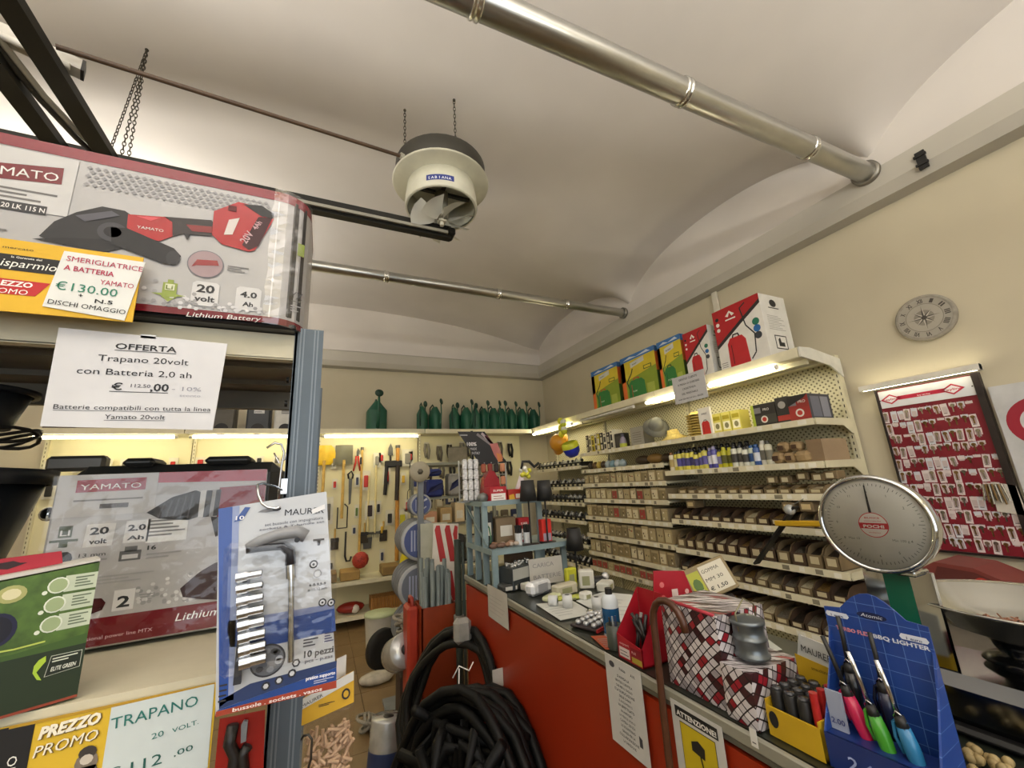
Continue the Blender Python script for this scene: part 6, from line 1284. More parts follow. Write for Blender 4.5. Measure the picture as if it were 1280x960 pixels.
# ---- display rack at the far end
rkm = mat('rack_bluegrey', '#7f9296', .45, .2, var=.08)
t = thing('counter_rack', 'pale blue-grey metal display rack on the far end of the counter', 'rack', (.8, 2.06, CZ))
def r3(p): return (p[0] - .8, p[1] - 2.06, p[2] - CZ)
for x, y, zt in ((.8, 2.12, 1.45), (.8, 2.38, 1.45), (1.22, 2.04, 1.22), (1.13, 2.38, 1.45), (.8, 2.24, 1.45), (1.06, 2.04, 1.22), (1.13, 2.12, 1.45), (.8, 2.0, 1.22)):
    MB().box(r3((x, y, (CZ + .002 + zt)/2)), (.03, .018, zt - CZ - .002), rkm).build('post', t)
for z, x1, yc_, dp_ in ((1.215, 1.28, 2.195, .41), (1.445, 1.16, 2.25, .29)):
    b = MB().box(r3(((.79 + x1)/2, yc_, z)), (x1 - .79, dp_, .014), rkm); b.box(r3(((.79 + x1)/2, yc_ - dp_/2, z + .002)), (x1 - .79, .008, .026), rkm).box(r3((.788, yc_, z + .002)), (.008, dp_, .026), rkm).build('shelf', t)
for a, c_ in (((.79, 2.07, 1.24), (.79, 2.38, 1.43)),): MB().bar(r3(a), r3(c_), .006, .012, rkm).build('brace', t)
# goods on it
z1 = 1.2225; z2_ = 1.4525
def ctn(name, lb, cat, x, y, z, s_, c_, rz=0, dr=None, rot=None, bev=.003):
    t = thing(name, lb, cat, (x, y, z), rz, rot=rot); MB().box((0, 0, s_[2]/2), s_, hx(c_, .5), b=bev).build('box_body', t)
    q = MB(); F = T(0, -s_[1]/2, 0)
    if dr: dr(q, F, s_[0], s_[2])
    else: q.rect(F, -s_[0]*.3, s_[2]*.3, s_[0]*.3, s_[2]*.7, P('#d3cfc3'), 1)
    q.build('box_print', t); return t
redw = lambda q, F, w_, h_: (q.rect(F, -w_*.42, h_*.1, w_*.42, h_*.55, P('#e0dcd6'), 1), q.text(F, 0, h_*.68, h_*.18, 'SUPER', P('#f0ece6'), 2, 'c', w=w_*.6), q.rect(F, -w_*.3, h_*.2, w_*.3, h_*.24, P('#8a2a2a'), 2), q.rect(F, -w_*.3, h_*.35, w_*.2, h_*.39, P('#8a2a2a'), 2))
ctn('red_box', 'red box with a white label on the rack top under the poster', 'box', .885, 2.16, z2_, (.1, .09, .08), '#a81c28', 0, redw)
ctn('red_box', 'orange and yellow striped red box right of the first red box', 'box', .985, 2.16, z2_, (.08, .09, .06), '#a8281c', 0, lambda q, F, w_, h_: (q.poly(F, [(-w_*.45, h_*.1), (w_*.0, h_*.1), (-w_*.1, h_*.6), (-w_*.45, h_*.5)], P('#c99a2a'), 1), q.rect(F, w_*.05, h_*.2, w_*.42, h_*.6, P('#dcd6cc'), 1)))
t = thing('triangle_card', 'white and pink triangular card on the rack top', 'card', (1.06, 2.2, z2_), rot=(-.1, 0, 0)); MB().prism([(-.06, 0), (.035, 0), (.03, .18)], .003, P('#d9cdd0')).build('card', t); q = MB(); q.poly(T(0, -.0002, 0), [(-.03, .01), (.02, .01), (.018, .1)], P('#c2506a'), 1); q.build('card_print', t)
t = thing('red_dispenser', 'dark red pointed dispenser behind the red boxes', 'dispenser', (.9, 2.24, z2_)); MB().prism([(-.06, 0), (.06, 0), (.045, .12), (.015, .17), (-.015, .17), (-.045, .12)], .06, hx('#8d1420', .35)).build('dispenser_body', t)
t = thing('black_poster', 'slanted black display poster with a hand picture above the rack', 'poster', (.72, 2.3, 1.66), rot=(0, 0, 0))
MB().box((.105, .05, .0), (.012, .012, .42), blackm).build('stand_bar', t)
MB().prism([(0, .2), (.17, .2), (.31, .01), (.14, .0)], .006, P('#141316')).build('poster_board', t); q = MB(); F = T(0, -.0002, 0)
for a_, b_, c_ in (((.15, .19), (.235, .11), '#9a8a8e'), ((.175, .175), (.245, .09), '#7d3a4a'), ((.12, .185), (.21, .12), '#6d6668')): lance(q, F, [a_, b_], .008, c_, 2)
q.poly(F, [(.2, .125), (.25, .13), (.285, .035), (.25, .02), (.225, .06)], P('#a3605a'), 3); q.poly(F, [(.24, .07), (.275, .06), (.28, .02), (.25, .015)], P('#b5703a'), 4)
q.text(F, .055, .115, .03, '100%', P('#d3d0d2'), 3, w=.06, bold=.02); q.text(F, .075, .09, .02, 'MADE', P('#b3b0b2'), 3, w=.04); q.text(F, .085, .065, .02, 'IN ITALY', P('#b3b0b2'), 3, w=.05); q.rect(F, .01, .175, .06, .182, P('#8d8a8c'), 2)
for k in range(3): q.disc(F, .16 + k * .045, .012 + .001*k, .004, .004, P('#8d8a8c'), 4, 8)
q.build('poster_print', t)
t = thing('wire_display', 'white hanging packs of rings on a wire display below the poster', 'display', (.73, 2.34, z2_)); wire_m = mat('wire_pale', '#a9aaa6', .35, .6)
for x in (.0, .3): MB().rod((x + .005, 0, 0), (x + .005, 0, .24), .005, wire_m).build('wire_upright', t)
for z in (.07, .15, .22): MB().rod((0, 0, z), (.31, 0, z), .003, wire_m).build('wire_bar', t)
MB().box((.155, .0, .004), (.31, .08, .008), wire_m).build('display_base', t)
rr = random.Random(19); ringm = mat('clear_rings', '#cfd0d2', .25, .2, var=.3, scale=90)
pm = MB().box((0, 0, -.03), (.028, .02, .06), ringm, b=.007).mesh('ring_pack')
for k in range(12):
    i, j = divmod(k, 3); inst(pm, 'ring_pack', label='white clear pack of rings, column %s, %s from the top below the poster' % (ORD[j], ORD[i]), cat='packet', group='white ring packs', loc=(.745 + j * .034, 2.262, 1.695 - i * .058))
for k in range(8):
    i, j = divmod(k, 4); MB().box((0, 0, -.025), (.03, .018, .05), hx(['#8d4a34', '#b57a5a', '#2a2220', '#7a2a22'][(k * 3) % 4], .4), b=.006).build('small_pack', label='small brown and red hanging pack, %s from the left in row %s' % (ORD[j], ORD[i]), cat='packet', group='small hanging packs', loc=(.86 + j * .04, 2.262, 1.665 - i * .075))
for k in range(5): MB().ball((0, 0, .025), .03, hx(['#6d706c', '#a9a8a2', '#3a3c3e', '#8d8a84', '#b5838a'][k], .4, .3), 9, (1.1, .8, .9)).build('hardware_bag', label='crumpled bag of hardware on the rack top, %s from the left' % ORD[k], cat='bag', loc=(.81 + k * .024 + .0, 2.16 + .05 * (k % 2), z2_))
# black table lamps
def tlamp(lb, x, y, z, H_, flowers=False, base=True):
    t = thing('table_lamp', lb, 'lamp', (x, y, z)); MB().lathe([(.034, H_ - .11), (.047, H_ - .11), (.036, H_), (.03, H_)], hx('#1d1c1b', .6), 20, caps=False).lathe([(.0, H_ - .02), (.034, H_ - .02)], hx('#d9cfb5', .6), 20, caps=False).build('lamp_shade', t)
    MB().cyl(.005, .006, H_ - .02, blackm, 8).build('pole', t); MB().lathe([(.0, .008), (.045, .007), (.048, 0), (0, 0)], blackm, 20, caps=False).build('lamp_base', t)
tlamp('black table lamp beside the triangle card on the rack', 1.03, 2.045, z1, .335); tlamp('second black table lamp right of the first on the rack', 1.135, 2.05, z1, .33); tlamp('lower black table lamp at the right of the rack', 1.24, 1.95, CZ, .245)
t = thing('yellow_flower_bunch', 'bunch of yellow and white ribbons on top of the first lamp', 'ribbons', (1.03, 2.045, z1 + .336)); q = MB(); rr = random.Random(3)
for k in range(12): q.ball((rr.uniform(-.03, .03), rr.uniform(-.02, .02), .015 + rr.uniform(0, .05)), .013, hx(rr.choice(['#d4cf3a', '#dedccf', '#c9c23a']), .5), 7)
q.build('ribbon_loops', t); MB().tube([(-.03, 0, .06), (-.02, 0, .1), (.02, 0, .1), (.05, 0, .07), (.08, 0, .09)], .008, blackm, 8).build('black_strap', t)
# goods on shelf 1
ctn('brown_carton', 'brown open carton on the lower rack shelf', 'carton', .95, 2.24, z1, (.12, .12, .14), '#7d6a50', 0); ctn('dark_carton', 'dark box at the left back of the lower rack shelf', 'box', .85, 2.27, z1, (.06, .14, .17), '#26292a', 0)
for k in range(2):
    t = thing('white_cup', ['white cup with black brushes on the lower rack shelf', 'second white cup with black brushes beside the first'][k], 'cup', (.985 + k * .05, 2.1, z1)); MB().lathe([(.019, 0), (.021, .06)], P('#c9cccd'), 14).build('cup', t); q = MB()
    for i in range(6): q.rod((.01 * math.cos(i), .01 * math.sin(i), .05), (.016 * math.cos(i), .016 * math.sin(i), .1), .007, blackm, 6)
    q.build('black_brushes', t)
ctn('red_box', 'red and white packet standing behind the white cups', 'box', 1.06, 2.2, z1, (.07, .05, .13), '#b5222a', 0, redw); ctn('red_box', 'bright red packet right of the cups by the lamp poles', 'box', 1.14, 2.08, z1, (.06, .04, .12), '#c9281e', 0, lambda q, F, w_, h_: q.rect(F, -w_*.4, .01, w_*.4, h_*.4, P('#9a8f9c'), 1))
rr = random.Random(23)
for k in range(9): MB().ball((0, 0, .012), rr.uniform(.014, .02), hx(rr.choice(['#8d6a52', '#a8988a', '#6b5040', '#b5a596']), .5), 8, (1.2, 1, .8)).build('pebble_knob', label='small stone-coloured knob on the lower rack shelf, %s from the left' % ORD[k], cat='knob', group='small knobs on the lower rack shelf', loc=(.83 + k * .0165, 2.085 + .03 * (k % 3 == 1), z1))
MB().tube([(0, 0, .0), (.0, -.02, .05), (0, .0, .1), (.0, .08, .13)], .004, hx('#3f6b50', .5)).box((0, .04, .01), (.04, .08, .02), hx('#24433a', .5)).build('green_wire_item', label='green wire item at the left of the lower rack shelf', cat='wire', loc=(.825, 2.12, z1))
# goods under the rack and around it (counter top)
t = thing('silver_tray', 'raised tray of small silver fittings under the rack front', 'tray', (.93, 1.99, CZ), .35)
MB().box((0, 0, .05), (.2, .1, .1), hx('#2f3436', .4), b=.004).build('tray_box', t); q = MB(); rr = random.Random(31)
for k in range(40): q.ball((rr.uniform(-.09, .09), rr.uniform(-.045, .045), .105), rr.uniform(.006, .011), mat('silver_bits', '#a9aaa8', .25, .7), 6)
q.build('silver_fittings', t, kind='stuff'); MB().box((0, -.052, .07), (.2, .002, .05), P('#a3a49e')).build('tray_label', t)
ctn('white_box', 'small white carton on the counter before the silver tray', 'box', .92, 1.9, CZ, (.05, .04, .03), '#c9c5b8', .2); ctn('brown_carton', 'brown carton behind the handwritten sign', 'carton', 1.0, 2.15, CZ, (.14, .08, .13), '#5a4530', 0)
t = thing('handwritten_sign', 'white card with handwritten capitals standing behind the goods', 'sign', (.955, 1.93, CZ + .003), 0, rot=(-.08, 0, 0)); MB().box((.095, 0, .06), (.19, .002, .12), P('#aeaba3')).build('card', t)
MB().box((.095, .03, .01), (.1, .06, .02), P('#8c8a84')).build('foot', t); q = MB(); F = T(0, -.0012, 0); q.text(F, .02, .078, .028, 'CARICA', P('#77767a'), 1, w=.12, bold=0); q.text(F, .02, .025, .028, 'BATTERIE', P('#77767a'), 1, w=.155, bold=0); q.build('handwriting', t)
clr = mat('clear_pack', '#d2d4d6', .15, .2, var=.2, scale=30)
t = thing('clear_pack', 'shiny clear clamshell pack on the counter before the sign', 'packet', (.93, 1.8, CZ), .3); MB().box((0, 0, .028), (.13, .06, .056), clr, b=.014).build('clamshell', t); MB().box((0, -.031, .03), (.06, .002, .035), P('#8e8f92')).build('card_insert', t)
MB().box((0, 0, .015), (.09, .07, .03), hx('#3b3a36', .4), b=.008).rect(T(0, -.036, 0), -.03, .006, .03, .022, P('#b9b7ae'), 1).build('grey_packet', label='flat grey packet left of the clamshell pack', cat='packet', loc=(.845, 1.95, CZ))
for k, (x, y, c_, s_, rz, lb) in enumerate(((1.02, 1.72, '#b9b4a0', (.12, .05, .045), .2, 'cream packet right of the clamshell pack'), (.99, 1.64, '#a9b04a', (.13, .04, .015), -.3, 'flat lime green leaflet pack before the cream packet'), (1.1, 1.79, '#b5b52c', (.06, .03, .09), .1, 'upright yellow-green packet by the sign'), (1.16, 1.75, '#c9c8bf', (.07, .05, .08), -.5, 'upright white packet right of the yellow-green one'),
                                                (1.2, 1.66, '#bdbdb4', (.08, .06, .04), .6, 'white crumpled pack near the big paper'), (.93, 1.68, '#c3c8a2', (.09, .05, .02), .5, 'flat pale green pack near the edge'), (1.05, 1.6, '#d0d0c8', (.05, .04, .03), .2, 'little white carton beside the leaflet pack'))):
    MB().box((0, 0, s_[2]/2), s_, hx(c_, .45), b=.006).rect(T(0, -s_[1]/2, 0), -s_[0]*.3, s_[2]*.2, s_[0]*.2, s_[2]*.7, P('#8d8f6a'), 1).build('small_packet', label=lb, cat='packet', loc=(x, y, CZ), rz=rz)
MB().ball((0, 0, .02), .035, hx('#232325', .3), 10, (1.6, 1, .6)).ball((.03, -.01, .035), .02, hx('#c9c9c9', .2, .5), 8).build('cable_coil_pack', label='black and silver coiled cable pack right of the white packets', cat='cable', loc=(1.24, 1.76, CZ))
def sheet(lb, pts, z, c_='#cfd0cc', lines=True, name='paper_sheet'):
    c0 = (sum(p[0] for p in pts)/len(pts), sum(p[1] for p in pts)/len(pts)); q = MB(); n = len(pts)
    v = [(p[0] - c0[0], p[1] - c0[1], h_) for h_ in (0, .0015) for p in pts]; q.add(v, [tuple(range(n))[::-1], tuple(range(n, 2*n))] + [(i, (i+1) % n, (i+1) % n + n, i + n) for i in range(n)], P(c_))
    if lines:
        for k in range(5):
            a = Vector((v[0][0], v[0][1], .0018)).lerp(Vector((v[3][0], v[3][1], .0018)), .2 + k*.13); b_ = Vector((v[1][0], v[1][1], .0018)).lerp(Vector((v[2][0], v[2][1], .0018)), .2 + k*.13)
            d = (b_ - a); p = a + d*.1; e = a + d*(.5 + .1*(k % 3)); w_ = Vector((d.y, -d.x, 0)).normalized() * .002; q.add([p - w_, e - w_, e + w_, p + w_], [(0, 1, 2, 3)], P('#8d8f90'))
    return q.build(name, label=lb, cat='paper', loc=(c0[0], c0[1], z))
sheet('white magazine-like sheet with rolls lying near the front edge', [(.82, 1.43), (.965, 1.42), (.99, 1.62), (.84, 1.66)], CZ + .001, '#c4c5bf')
sheet('big white sheet of paper on the far side of the counter', [(.97, 1.30), (1.05, 1.26), (1.24, 1.53), (1.17, 1.64), (1.0, 1.6)], CZ + .001, '#c9ccc8')
sheet('white printed sheet behind the patterned bag', [(1.06, .9), (1.2, .86), (1.28, 1.0), (1.1, 1.06)], CZ + .001, '#b9bdb6')
sheet('orange printed magazine by the front edge', [(.795, 1.13), (.86, 1.1), (.9, 1.2), (.82, 1.24)], CZ + .001, '#a34a2a'); 
for k, (x, y, lay) in enumerate(((.89, 1.6, True), (.925, 1.545, False), (1.0, 1.45, False))):
    t = thing('white_roll', ['small white tape roll lying on its side', 'small upright white roll beside the lying one', 'pale upright roll right of the two rolls'][k], 'roll', (x, y, CZ + (.02 if lay else .003)), .7, rot=(PI/2, 0, .9) if lay else None)
    MB().lathe([(.01, -.018 if lay else 0), (.02, -.018 if lay else 0), (.02, .018 if lay else .045), (.01, .018 if lay else .045)], P('#c6c8c8'), 18).build('roll_body', t); MB().lathe([(.0, -.0185 if lay else 0), (.01, -.0185 if lay else 0), (.01, .0185 if lay else .0455), (0, .0185 if lay else .0455)], hx('#4b4a48'), 12).build('roll_core', t)
t = thing('blister_tray', 'dark tray with silver and white blister capsules', 'tray', (.9, 1.33, CZ), .35); MB().box((0, 0, .005), (.14, .11, .008), hx('#2a2122', .4), b=.002).build('tray_card', t); MB().box((0, -.056, .005), (.14, .004, .01), hx('#a02224')).build('red_edge', t)
cpm = MB().ball((0, 0, .006), .011, mat('capsule', '#b9bbbd', .15, .5), 9, (1, 1, .8)).mesh('capsule')
for i in range(5):
    for j in range(3): inst(cpm, 'capsule', t, loc=(-.053 + i * .027, -.035 + j * .033, .01))
for k, (x, y) in enumerate(((.97, 1.385), (.94, 1.41), (1.0, 1.36))): MB().box((0, 0, .01), (.04, .03, .02), mat('foil', '#b5b6b8', .2, .6, var=.3, scale=60), b=.006).build('foil_sachet', label='small silver foil sachet near the blister tray, %s from the left' % ORD[k], cat='packet', loc=(x, y, CZ), rz=k)
t = thing('pencil_cup', 'dark green-grey cup near the red display box', 'cup', (.83, 1.125, CZ)); MB().lathe([(.024, 0), (.025, .065), (.022, .065), (.021, .005)], hx('#3a3f36', .4), 18).build('cup', t); q = MB()
for k in range(3): q.rod((.005*k - .005, 0, .01), (.012*k - .012, .005, .085), .003, hx(['#222222', '#8d8d8d', '#2f3a5a'][k]), 6)
q.build('pens', t)
t = thing('spray_can', 'blue and white spray can with a black cap behind the red display box', 'spray can', (.885, 1.21, CZ)); MB().lathe([(.026, 0), (.027, .004), (.027, .105), (.02, .12), (.012, .124)], hx('#c4ccd2', .3), 20).build('can_body', t); MB().lathe([(.0276, .01), (.0276, .085)], G('#1d4f7a'), 20, caps=False).build('label_band', t); MB().cyl(.012, .122, .142, blackm, 12).build('cap', t)
# red tall display box
rdm = mat('red_card', '#9c1624', .4, var=.08)
t = thing('red_display_box', 'red cardboard display box of small pliers by the counter edge', 'display box', (.8, 1.075, CZ), RX)
q = MB(); q.prism([(0, 0), (.1, 0), (.1, .045), (0, .06)], .003, rdm).prism([(0, 0), (.1, 0), (.1, .045), (0, .06)], .003, rdm, T(0, .09, 0)); q.box((.05, .046, .002), (.1, .09, .003), rdm)
q.add([(0, 0, 0), (0, .092, 0), (0, .092, .17), (0, .0, .06)], [(0, 1, 2, 3)], rdm).add([(.1, 0, 0), (.1, .092, 0), (.1, .092, .17), (.1, 0, .045)], [(0, 1, 2, 3)], rdm)
q.prism([(0, 0), (.1, 0), (.1, .17), (0, .17)], .002, rdm, T(0, .093, 0)); q.build('box_shell', t)
q = MB(); F = T(0, -.0005, 0); q.rect(F, .006, .006, .05, .03, P('#cbbfbb'), 1); q.rect(F, .01, .012, .045, .014, ink, 2); q.rect(F, .01, .02, .04, .022, ink, 2); q.text(F, .01, .037, .009, 'expert', P('#d9a9a9'), 2, w=.04); q.rect(F, .055, .006, .098, .04, P('#7d1420'), 1); q.rect(F, .058, .004, .098, .018, P('#a59434'), 2); q.text(F, .06, .026, .008, 'PLUS', P('#d9a9a9'), 3); q.build('box_print', t)
q = MB(); rr = random.Random(41)
for k in range(12): q.tube([(.012 + rr.uniform(0, .076), .02 + rr.uniform(0, .06), .02), (.015 + rr.uniform(0, .07), .03 + rr.uniform(0, .05), .09 + rr.uniform(0, .03))], .005, hx(rr.choice(['#1c1b1a', '#33302c', '#8a8a86', '#6d1a1c']), .4), 6)
q.build('pliers_handles', t)
t = thing('red_header_card', 'red upright header card with white print behind the display box', 'card', (.9, 1.0, CZ), -.2); MB().prism([(-.01, 0), (.13, 0), (.135, .1), (.1, .215), (.0, .225), (-.015, .12)], .004, rdm).build('card', t); MB().box((.06, .03, .01), (.1, .05, .02), rdm).build('foot', t)
q = MB(); F = T(0, -.0003, 0); q.rect(F, .05, .12, .07, .17, P('#cfbdb8'), 1)
for k in range(4): q.disc(F, .02, .08 + k*.035, .008, .008, P('#cf6a6a'), 1, 8)
for k in range(3): q.disc(F, .1, .1 + k*.03, .007, .007, P('#cfa09a'), 1, 8)
q.build('card_print', t)
# walking cane hooked at the edge
cane = mat('cane_wood', '#4a2a1a', .35, var=.15, scale=20)
t = thing('walking_cane', 'brown wooden cane with a crook handle standing against the counter', 'cane', (.762, .88, 0))
pts = [(0, .02, .0), (0, .0, .6), (0, -.005, 1.0), (-.0, -.01, 1.19)] + [(-.0, -.06 + .05 * math.cos(a), 1.2 + .055 * math.sin(a)) for a in [PI * k / 8 for k in range(0, 9)]]
MB().tube(pts, .0085, cane, 12).build('cane_shaft', t)
# patterned harlequin bag
pat = bpy.data.materials.new('harlequin'); pat.use_nodes = True; nt = pat.node_tree; bs = nt.nodes['Principled BSDF']; bs.inputs['Roughness'].default_value = .35
tc = nt.nodes.new('ShaderNodeTexCoord'); mp = nt.nodes.new('ShaderNodeCombineXYZ')
def dt(v3):
    d_ = nt.nodes.new('ShaderNodeVectorMath'); d_.operation = 'DOT_PRODUCT'; d_.inputs[1].default_value = v3; nt.links.new(tc.outputs['Object'], d_.inputs[0]); return d_.outputs['Value']
nt.links.new(dt((.45, .75, .75)), mp.inputs[1]); nt.links.new(dt((1.1, .75, -.75)), mp.inputs[2])
vs = nt.nodes.new('ShaderNodeVectorMath'); vs.operation = 'SCALE'; vs.inputs['Scale'].default_value = 62; nt.links.new(mp.outputs[0], vs.inputs[0])
fl_ = nt.nodes.new('ShaderNodeVectorMath'); fl_.operation = 'FLOOR'; nt.links.new(vs.outputs[0], fl_.inputs[0])
sx = nt.nodes.new('ShaderNodeSeparateXYZ'); nt.links.new(fl_.outputs[0], sx.inputs[0]); cx_ = nt.nodes.new('ShaderNodeCombineXYZ'); nt.links.new(sx.outputs[1], cx_.inputs[1]); nt.links.new(sx.outputs[2], cx_.inputs[2])
wn = nt.nodes.new('ShaderNodeTexWhiteNoise'); nt.links.new(cx_.outputs[0], wn.inputs['Vector'])
cr_n = nt.nodes.new('ShaderNodeValToRGB'); cr_n.color_ramp.interpolation = 'CONSTANT'; e = cr_n.color_ramp.elements; e[0].position = 0; e[0].color = (*lin('#b9b3b4'), 1); e[1].position = .42; e[1].color = (*lin('#8f888c'), 1)
for p_, c_ in ((.66, '#8a1c28'), (.8, '#c9c4c4'), (.9, '#3a1a1e')): x_ = e.new(p_); x_.color = (*lin(c_), 1)
nt.links.new(wn.outputs['Value'], cr_n.inputs[0])
fr_ = nt.nodes.new('ShaderNodeVectorMath'); fr_.operation = 'FRACTION'; nt.links.new(vs.outputs[0], fr_.inputs[0]); sf = nt.nodes.new('ShaderNodeSeparateXYZ'); nt.links.new(fr_.outputs[0], sf.inputs[0])
def gt(o):
    a = nt.nodes.new('ShaderNodeMath'); a.operation = 'GREATER_THAN'; a.inputs[1].default_value = .15; nt.links.new(o, a.inputs[0]); return a.outputs[0]
ml = nt.nodes.new('ShaderNodeMath'); ml.operation = 'MULTIPLY'; nt.links.new(gt(sf.outputs[1]), ml.inputs[0]); nt.links.new(gt(sf.outputs[2]), ml.inputs[1])
mxn = nt.nodes.new('ShaderNodeMix'); mxn.data_type = 'RGBA'; mxn.inputs[6].default_value = (*lin('#1d1214'), 1); nt.links.new(ml.outputs[0], mxn.inputs[0]); nt.links.new(cr_n.outputs[0], mxn.inputs[7]); nt.links.new(mxn.outputs[2], bs.inputs['Base Color'])
t = thing('patterned_bag', 'red, white and black diamond patterned box bag on the counter', 'bag', (.8, .89, CZ))
def softbox(x0, x1, y0, y1, z0, z1, m, sag=.01):
    q = MB(); n = 6; v = []; f = []
    import itertools as it
    def P3(u, v_, w_):
        x = x0 + (x1-x0)*u; y = y0 + (y1-y0)*v_; z = z0 + (z1-z0)*w_
        e_ = lambda a: 1 - (2*a-1)**4
        x += (2*u-1) * sag * e_(v_) * e_(w_); y += (2*v_-1) * sag * e_(u) * e_(w_); z += (w_ > .5) * sag * math.sin(7*u + 5*v_) * e_(u) * e_(v_) * .5
        return (x, y, z)
    for ax in range(3):
        for side in (0, 1):
            b0 = len(v)
            for i in range(n+1):
                for j in range(n+1):
                    c3 = [0, 0, 0]; c3[ax] = side; o = [k for k in range(3) if k != ax]; c3[o[0]] = i/n; c3[o[1]] = j/n; v.append(P3(*c3))
            for i in range(n):
                for j in range(n): f.append((b0+i*(n+1)+j, b0+(i+1)*(n+1)+j, b0+(i+1)*(n+1)+j+1, b0+i*(n+1)+j+1))
    return q.add(v, f, m, None, True)
softbox(.01, .17, -.165, .0, 0, .185, pat, .006).build('bag_upper', t); softbox(.0, .15, -.238, -.168, 0, .1, pat, .004).build('bag_front_pouch', t)
q = MB(); q.tube([(.012, -.0, .18), (.012, -.02, .19), (.012, -.1, .188), (.012, -.16, .186)], .004, P('#a32a38'), 6).build('red_piping', t)
t = thing('patterned_pouch', 'open second patterned pouch behind the upright bag', 'bag', (1.03, .95, CZ)); MB().lathe([(.045, 0), (.05, .1), (.046, .15), (.042, .15), (.042, .02)], pat, 18).build('pouch', t); MB().lathe([(0, .13), (.042, .135)], hx('#1a1718'), 18, caps=False).build('pouch_mouth', t)
# grey canister on the bag pouch
dgm = mat('zinc_dark', '#6d7376', .28, .7, var=.15)
t = thing('metal_canister', 'dark grey ribbed metal canister with a wire handle on the patterned bag', 'canister', (.86, .70, CZ + .186))
t.location = (.865, .69, CZ + .106); MB().lathe([(.03, 0), (.035, .003), (.035, .008), (.031, .011), (.032, .034), (.034, .036), (.034, .04), (.031, .042), (.031, .064), (.035, .067), (.035, .073), (.03, .075), (.012, .082), (.0, .083)], dgm, 22).build('canister_body', t)
MB().tube([(-.03, 0, .055), (-.032, 0, .09), (0, 0, .115), (.03, 0, .1), (.032, 0, .055)], .0018, hx('#8a8468', .3, .7), 7).build('wire_handle', t)
# tilted brown carton with tag
t = thing('tilted_carton', 'brown carton with a handwritten tag lying tilted on the goods', 'carton', (1.15, 1.0, CZ), -.4)
q = MB(); M = T(0, 0, .12) @ roty(-.3) @ rotx(-.35); q.box((0, .04, .05), (.15, .09, .1), mat('carton_brown', '#8a7a58', .7, var=.1), M, b=.003).build('carton_body', t)
q = MB(); F = M @ T(0, -.005, 0); q.rect(F, -.02, .01, .065, .092, P('#c9c3b0'), 1); q.rect(F, -.065, .02, -.024, .085, P('#a5a832'), 1); q.disc(F, -.045, .045, .015, .02, P('#4f6a2a'), 2, 10)
for k, s_ in enumerate(('GOMMA', 'MM 30', '€ 1,50')): q.text(F, -.015, .07 - k*.026, .015, s_, P('#33302c'), 2, w=.06, bold=.02)
q.build('handwritten_tag', t); MB().box((0, .05, .06), (.12, .09, .12), hx('#2a2622', .6), b=.01).build('support_box', t)
# yellow MAURER carton with black bottles
t = thing('bottle_tray', 'yellow cardboard tray of black capped bottles with a white header', 'display box', (.812, .64, CZ), RX); t.scale = (.76, 1, 1)
yk = mat('yellow_card', '#b8951c', .45, var=.06); q = MB()
q.box((.065, .003, .025), (.13, .004, .05), yk).box((.065, .117, .03), (.13, .004, .06), yk).box((.002, .06, .03), (.004, .116, .06), yk).box((.128, .06, .03), (.004, .116, .06), yk).box((.065, .06, .002), (.13, .116, .004), yk).build('tray_wall', t)
q = MB(); q.prism([(.0, .1), (.01, .125), (.02, .155), (.13, .145), (.13, .06), (.0, .06)], .003, P('#b9bbb8'), T(0, .12, 0) ); q.prism([(.0, .07), (.0, .115), (.13, .105), (.13, .06)], .001, yk, T(0, .1185, 0)); q.build('header_card', t)
q = MB(); F = T(0, .118, 0); q.text(F, .022, .125, .018, 'MAURER', P('#1b1b1b'), 1, w=.075, bold=.05, a=-.08); q.text(F, .04, .095, .009, 'smacchiatore', P('#3a3010'), 3, w=.05, bold=.02); q.poly(F, [(.095, .075), (.125, .085), (.128, .1), (.11, .1), (.095, .09)], P('#1b1b1b'), 3); q.build('card_print', t); MB().disc(T(0, .0005, 0), .018, .03, .012, .014, P('#17171a'), 1, 14).build('black_spot_print', t)
cb = MB().lathe([(.011, 0), (.0115, .003), (.0115, .07), (.01, .074)], blackm, 14).lathe([(.0085, .0745), (.0085, .078), (.0, .078)], hx('#3c3c3e', .2), 14, caps=False)
cbm = cb.mesh('black_bottle')
for i in range(3):
    for j in range(4): inst(cbm, 'black_bottle', label='black capped bottle, row %s from the front, %s from the left in the yellow tray' % (ORD[j], ORD[i]), cat='bottle', group='black bottles in the yellow tray', loc=(.832 + j * .026, .624 - i * .0255, CZ + .0045))
for k in range(3): MB().cyl(.007, .0, .095, hx('#a3201e', .35), 10).cyl(.0072, .0, .04, P('#c9c6c0'), 10).build('red_tube', label='red topped tube in the yellow tray, %s from the front' % ORD[k], cat='tube', loc=(.83 + k * .024, .551, CZ + .0045))
# ---- blue lighter display
bluec = mat('blue_check', '#1f3f86', .35, var=0); nt = bluec.node_tree; bs = nt.nodes['Principled BSDF']
tc = nt.nodes.new('ShaderNodeTexCoord'); ck = nt.nodes.new('ShaderNodeTexBrick'); ck.inputs['Scale'].default_value = 20; ck.inputs['Color1'].default_value = (*lin('#1c3a80'), 1); ck.inputs['Color2'].default_value = (*lin('#20428c'), 1); ck.inputs['Mortar'].default_value = (*lin('#4f6fae'), 1); ck.inputs['Mortar Size'].default_value = .012; ck.inputs['Brick Width'].default_value = .55; ck.inputs['Row Height'].default_value = .5; ck.offset = 0
mp = nt.nodes.new('ShaderNodeMapping'); mp.inputs['Rotation'].default_value = (PI/2, 0, 0); nt.links.new(tc.outputs['Object'], mp.inputs[0]); nt.links.new(mp.outputs[0], ck.inputs['Vector']); nt.links.new(ck.outputs['Color'], bs.inputs['Base Color'])
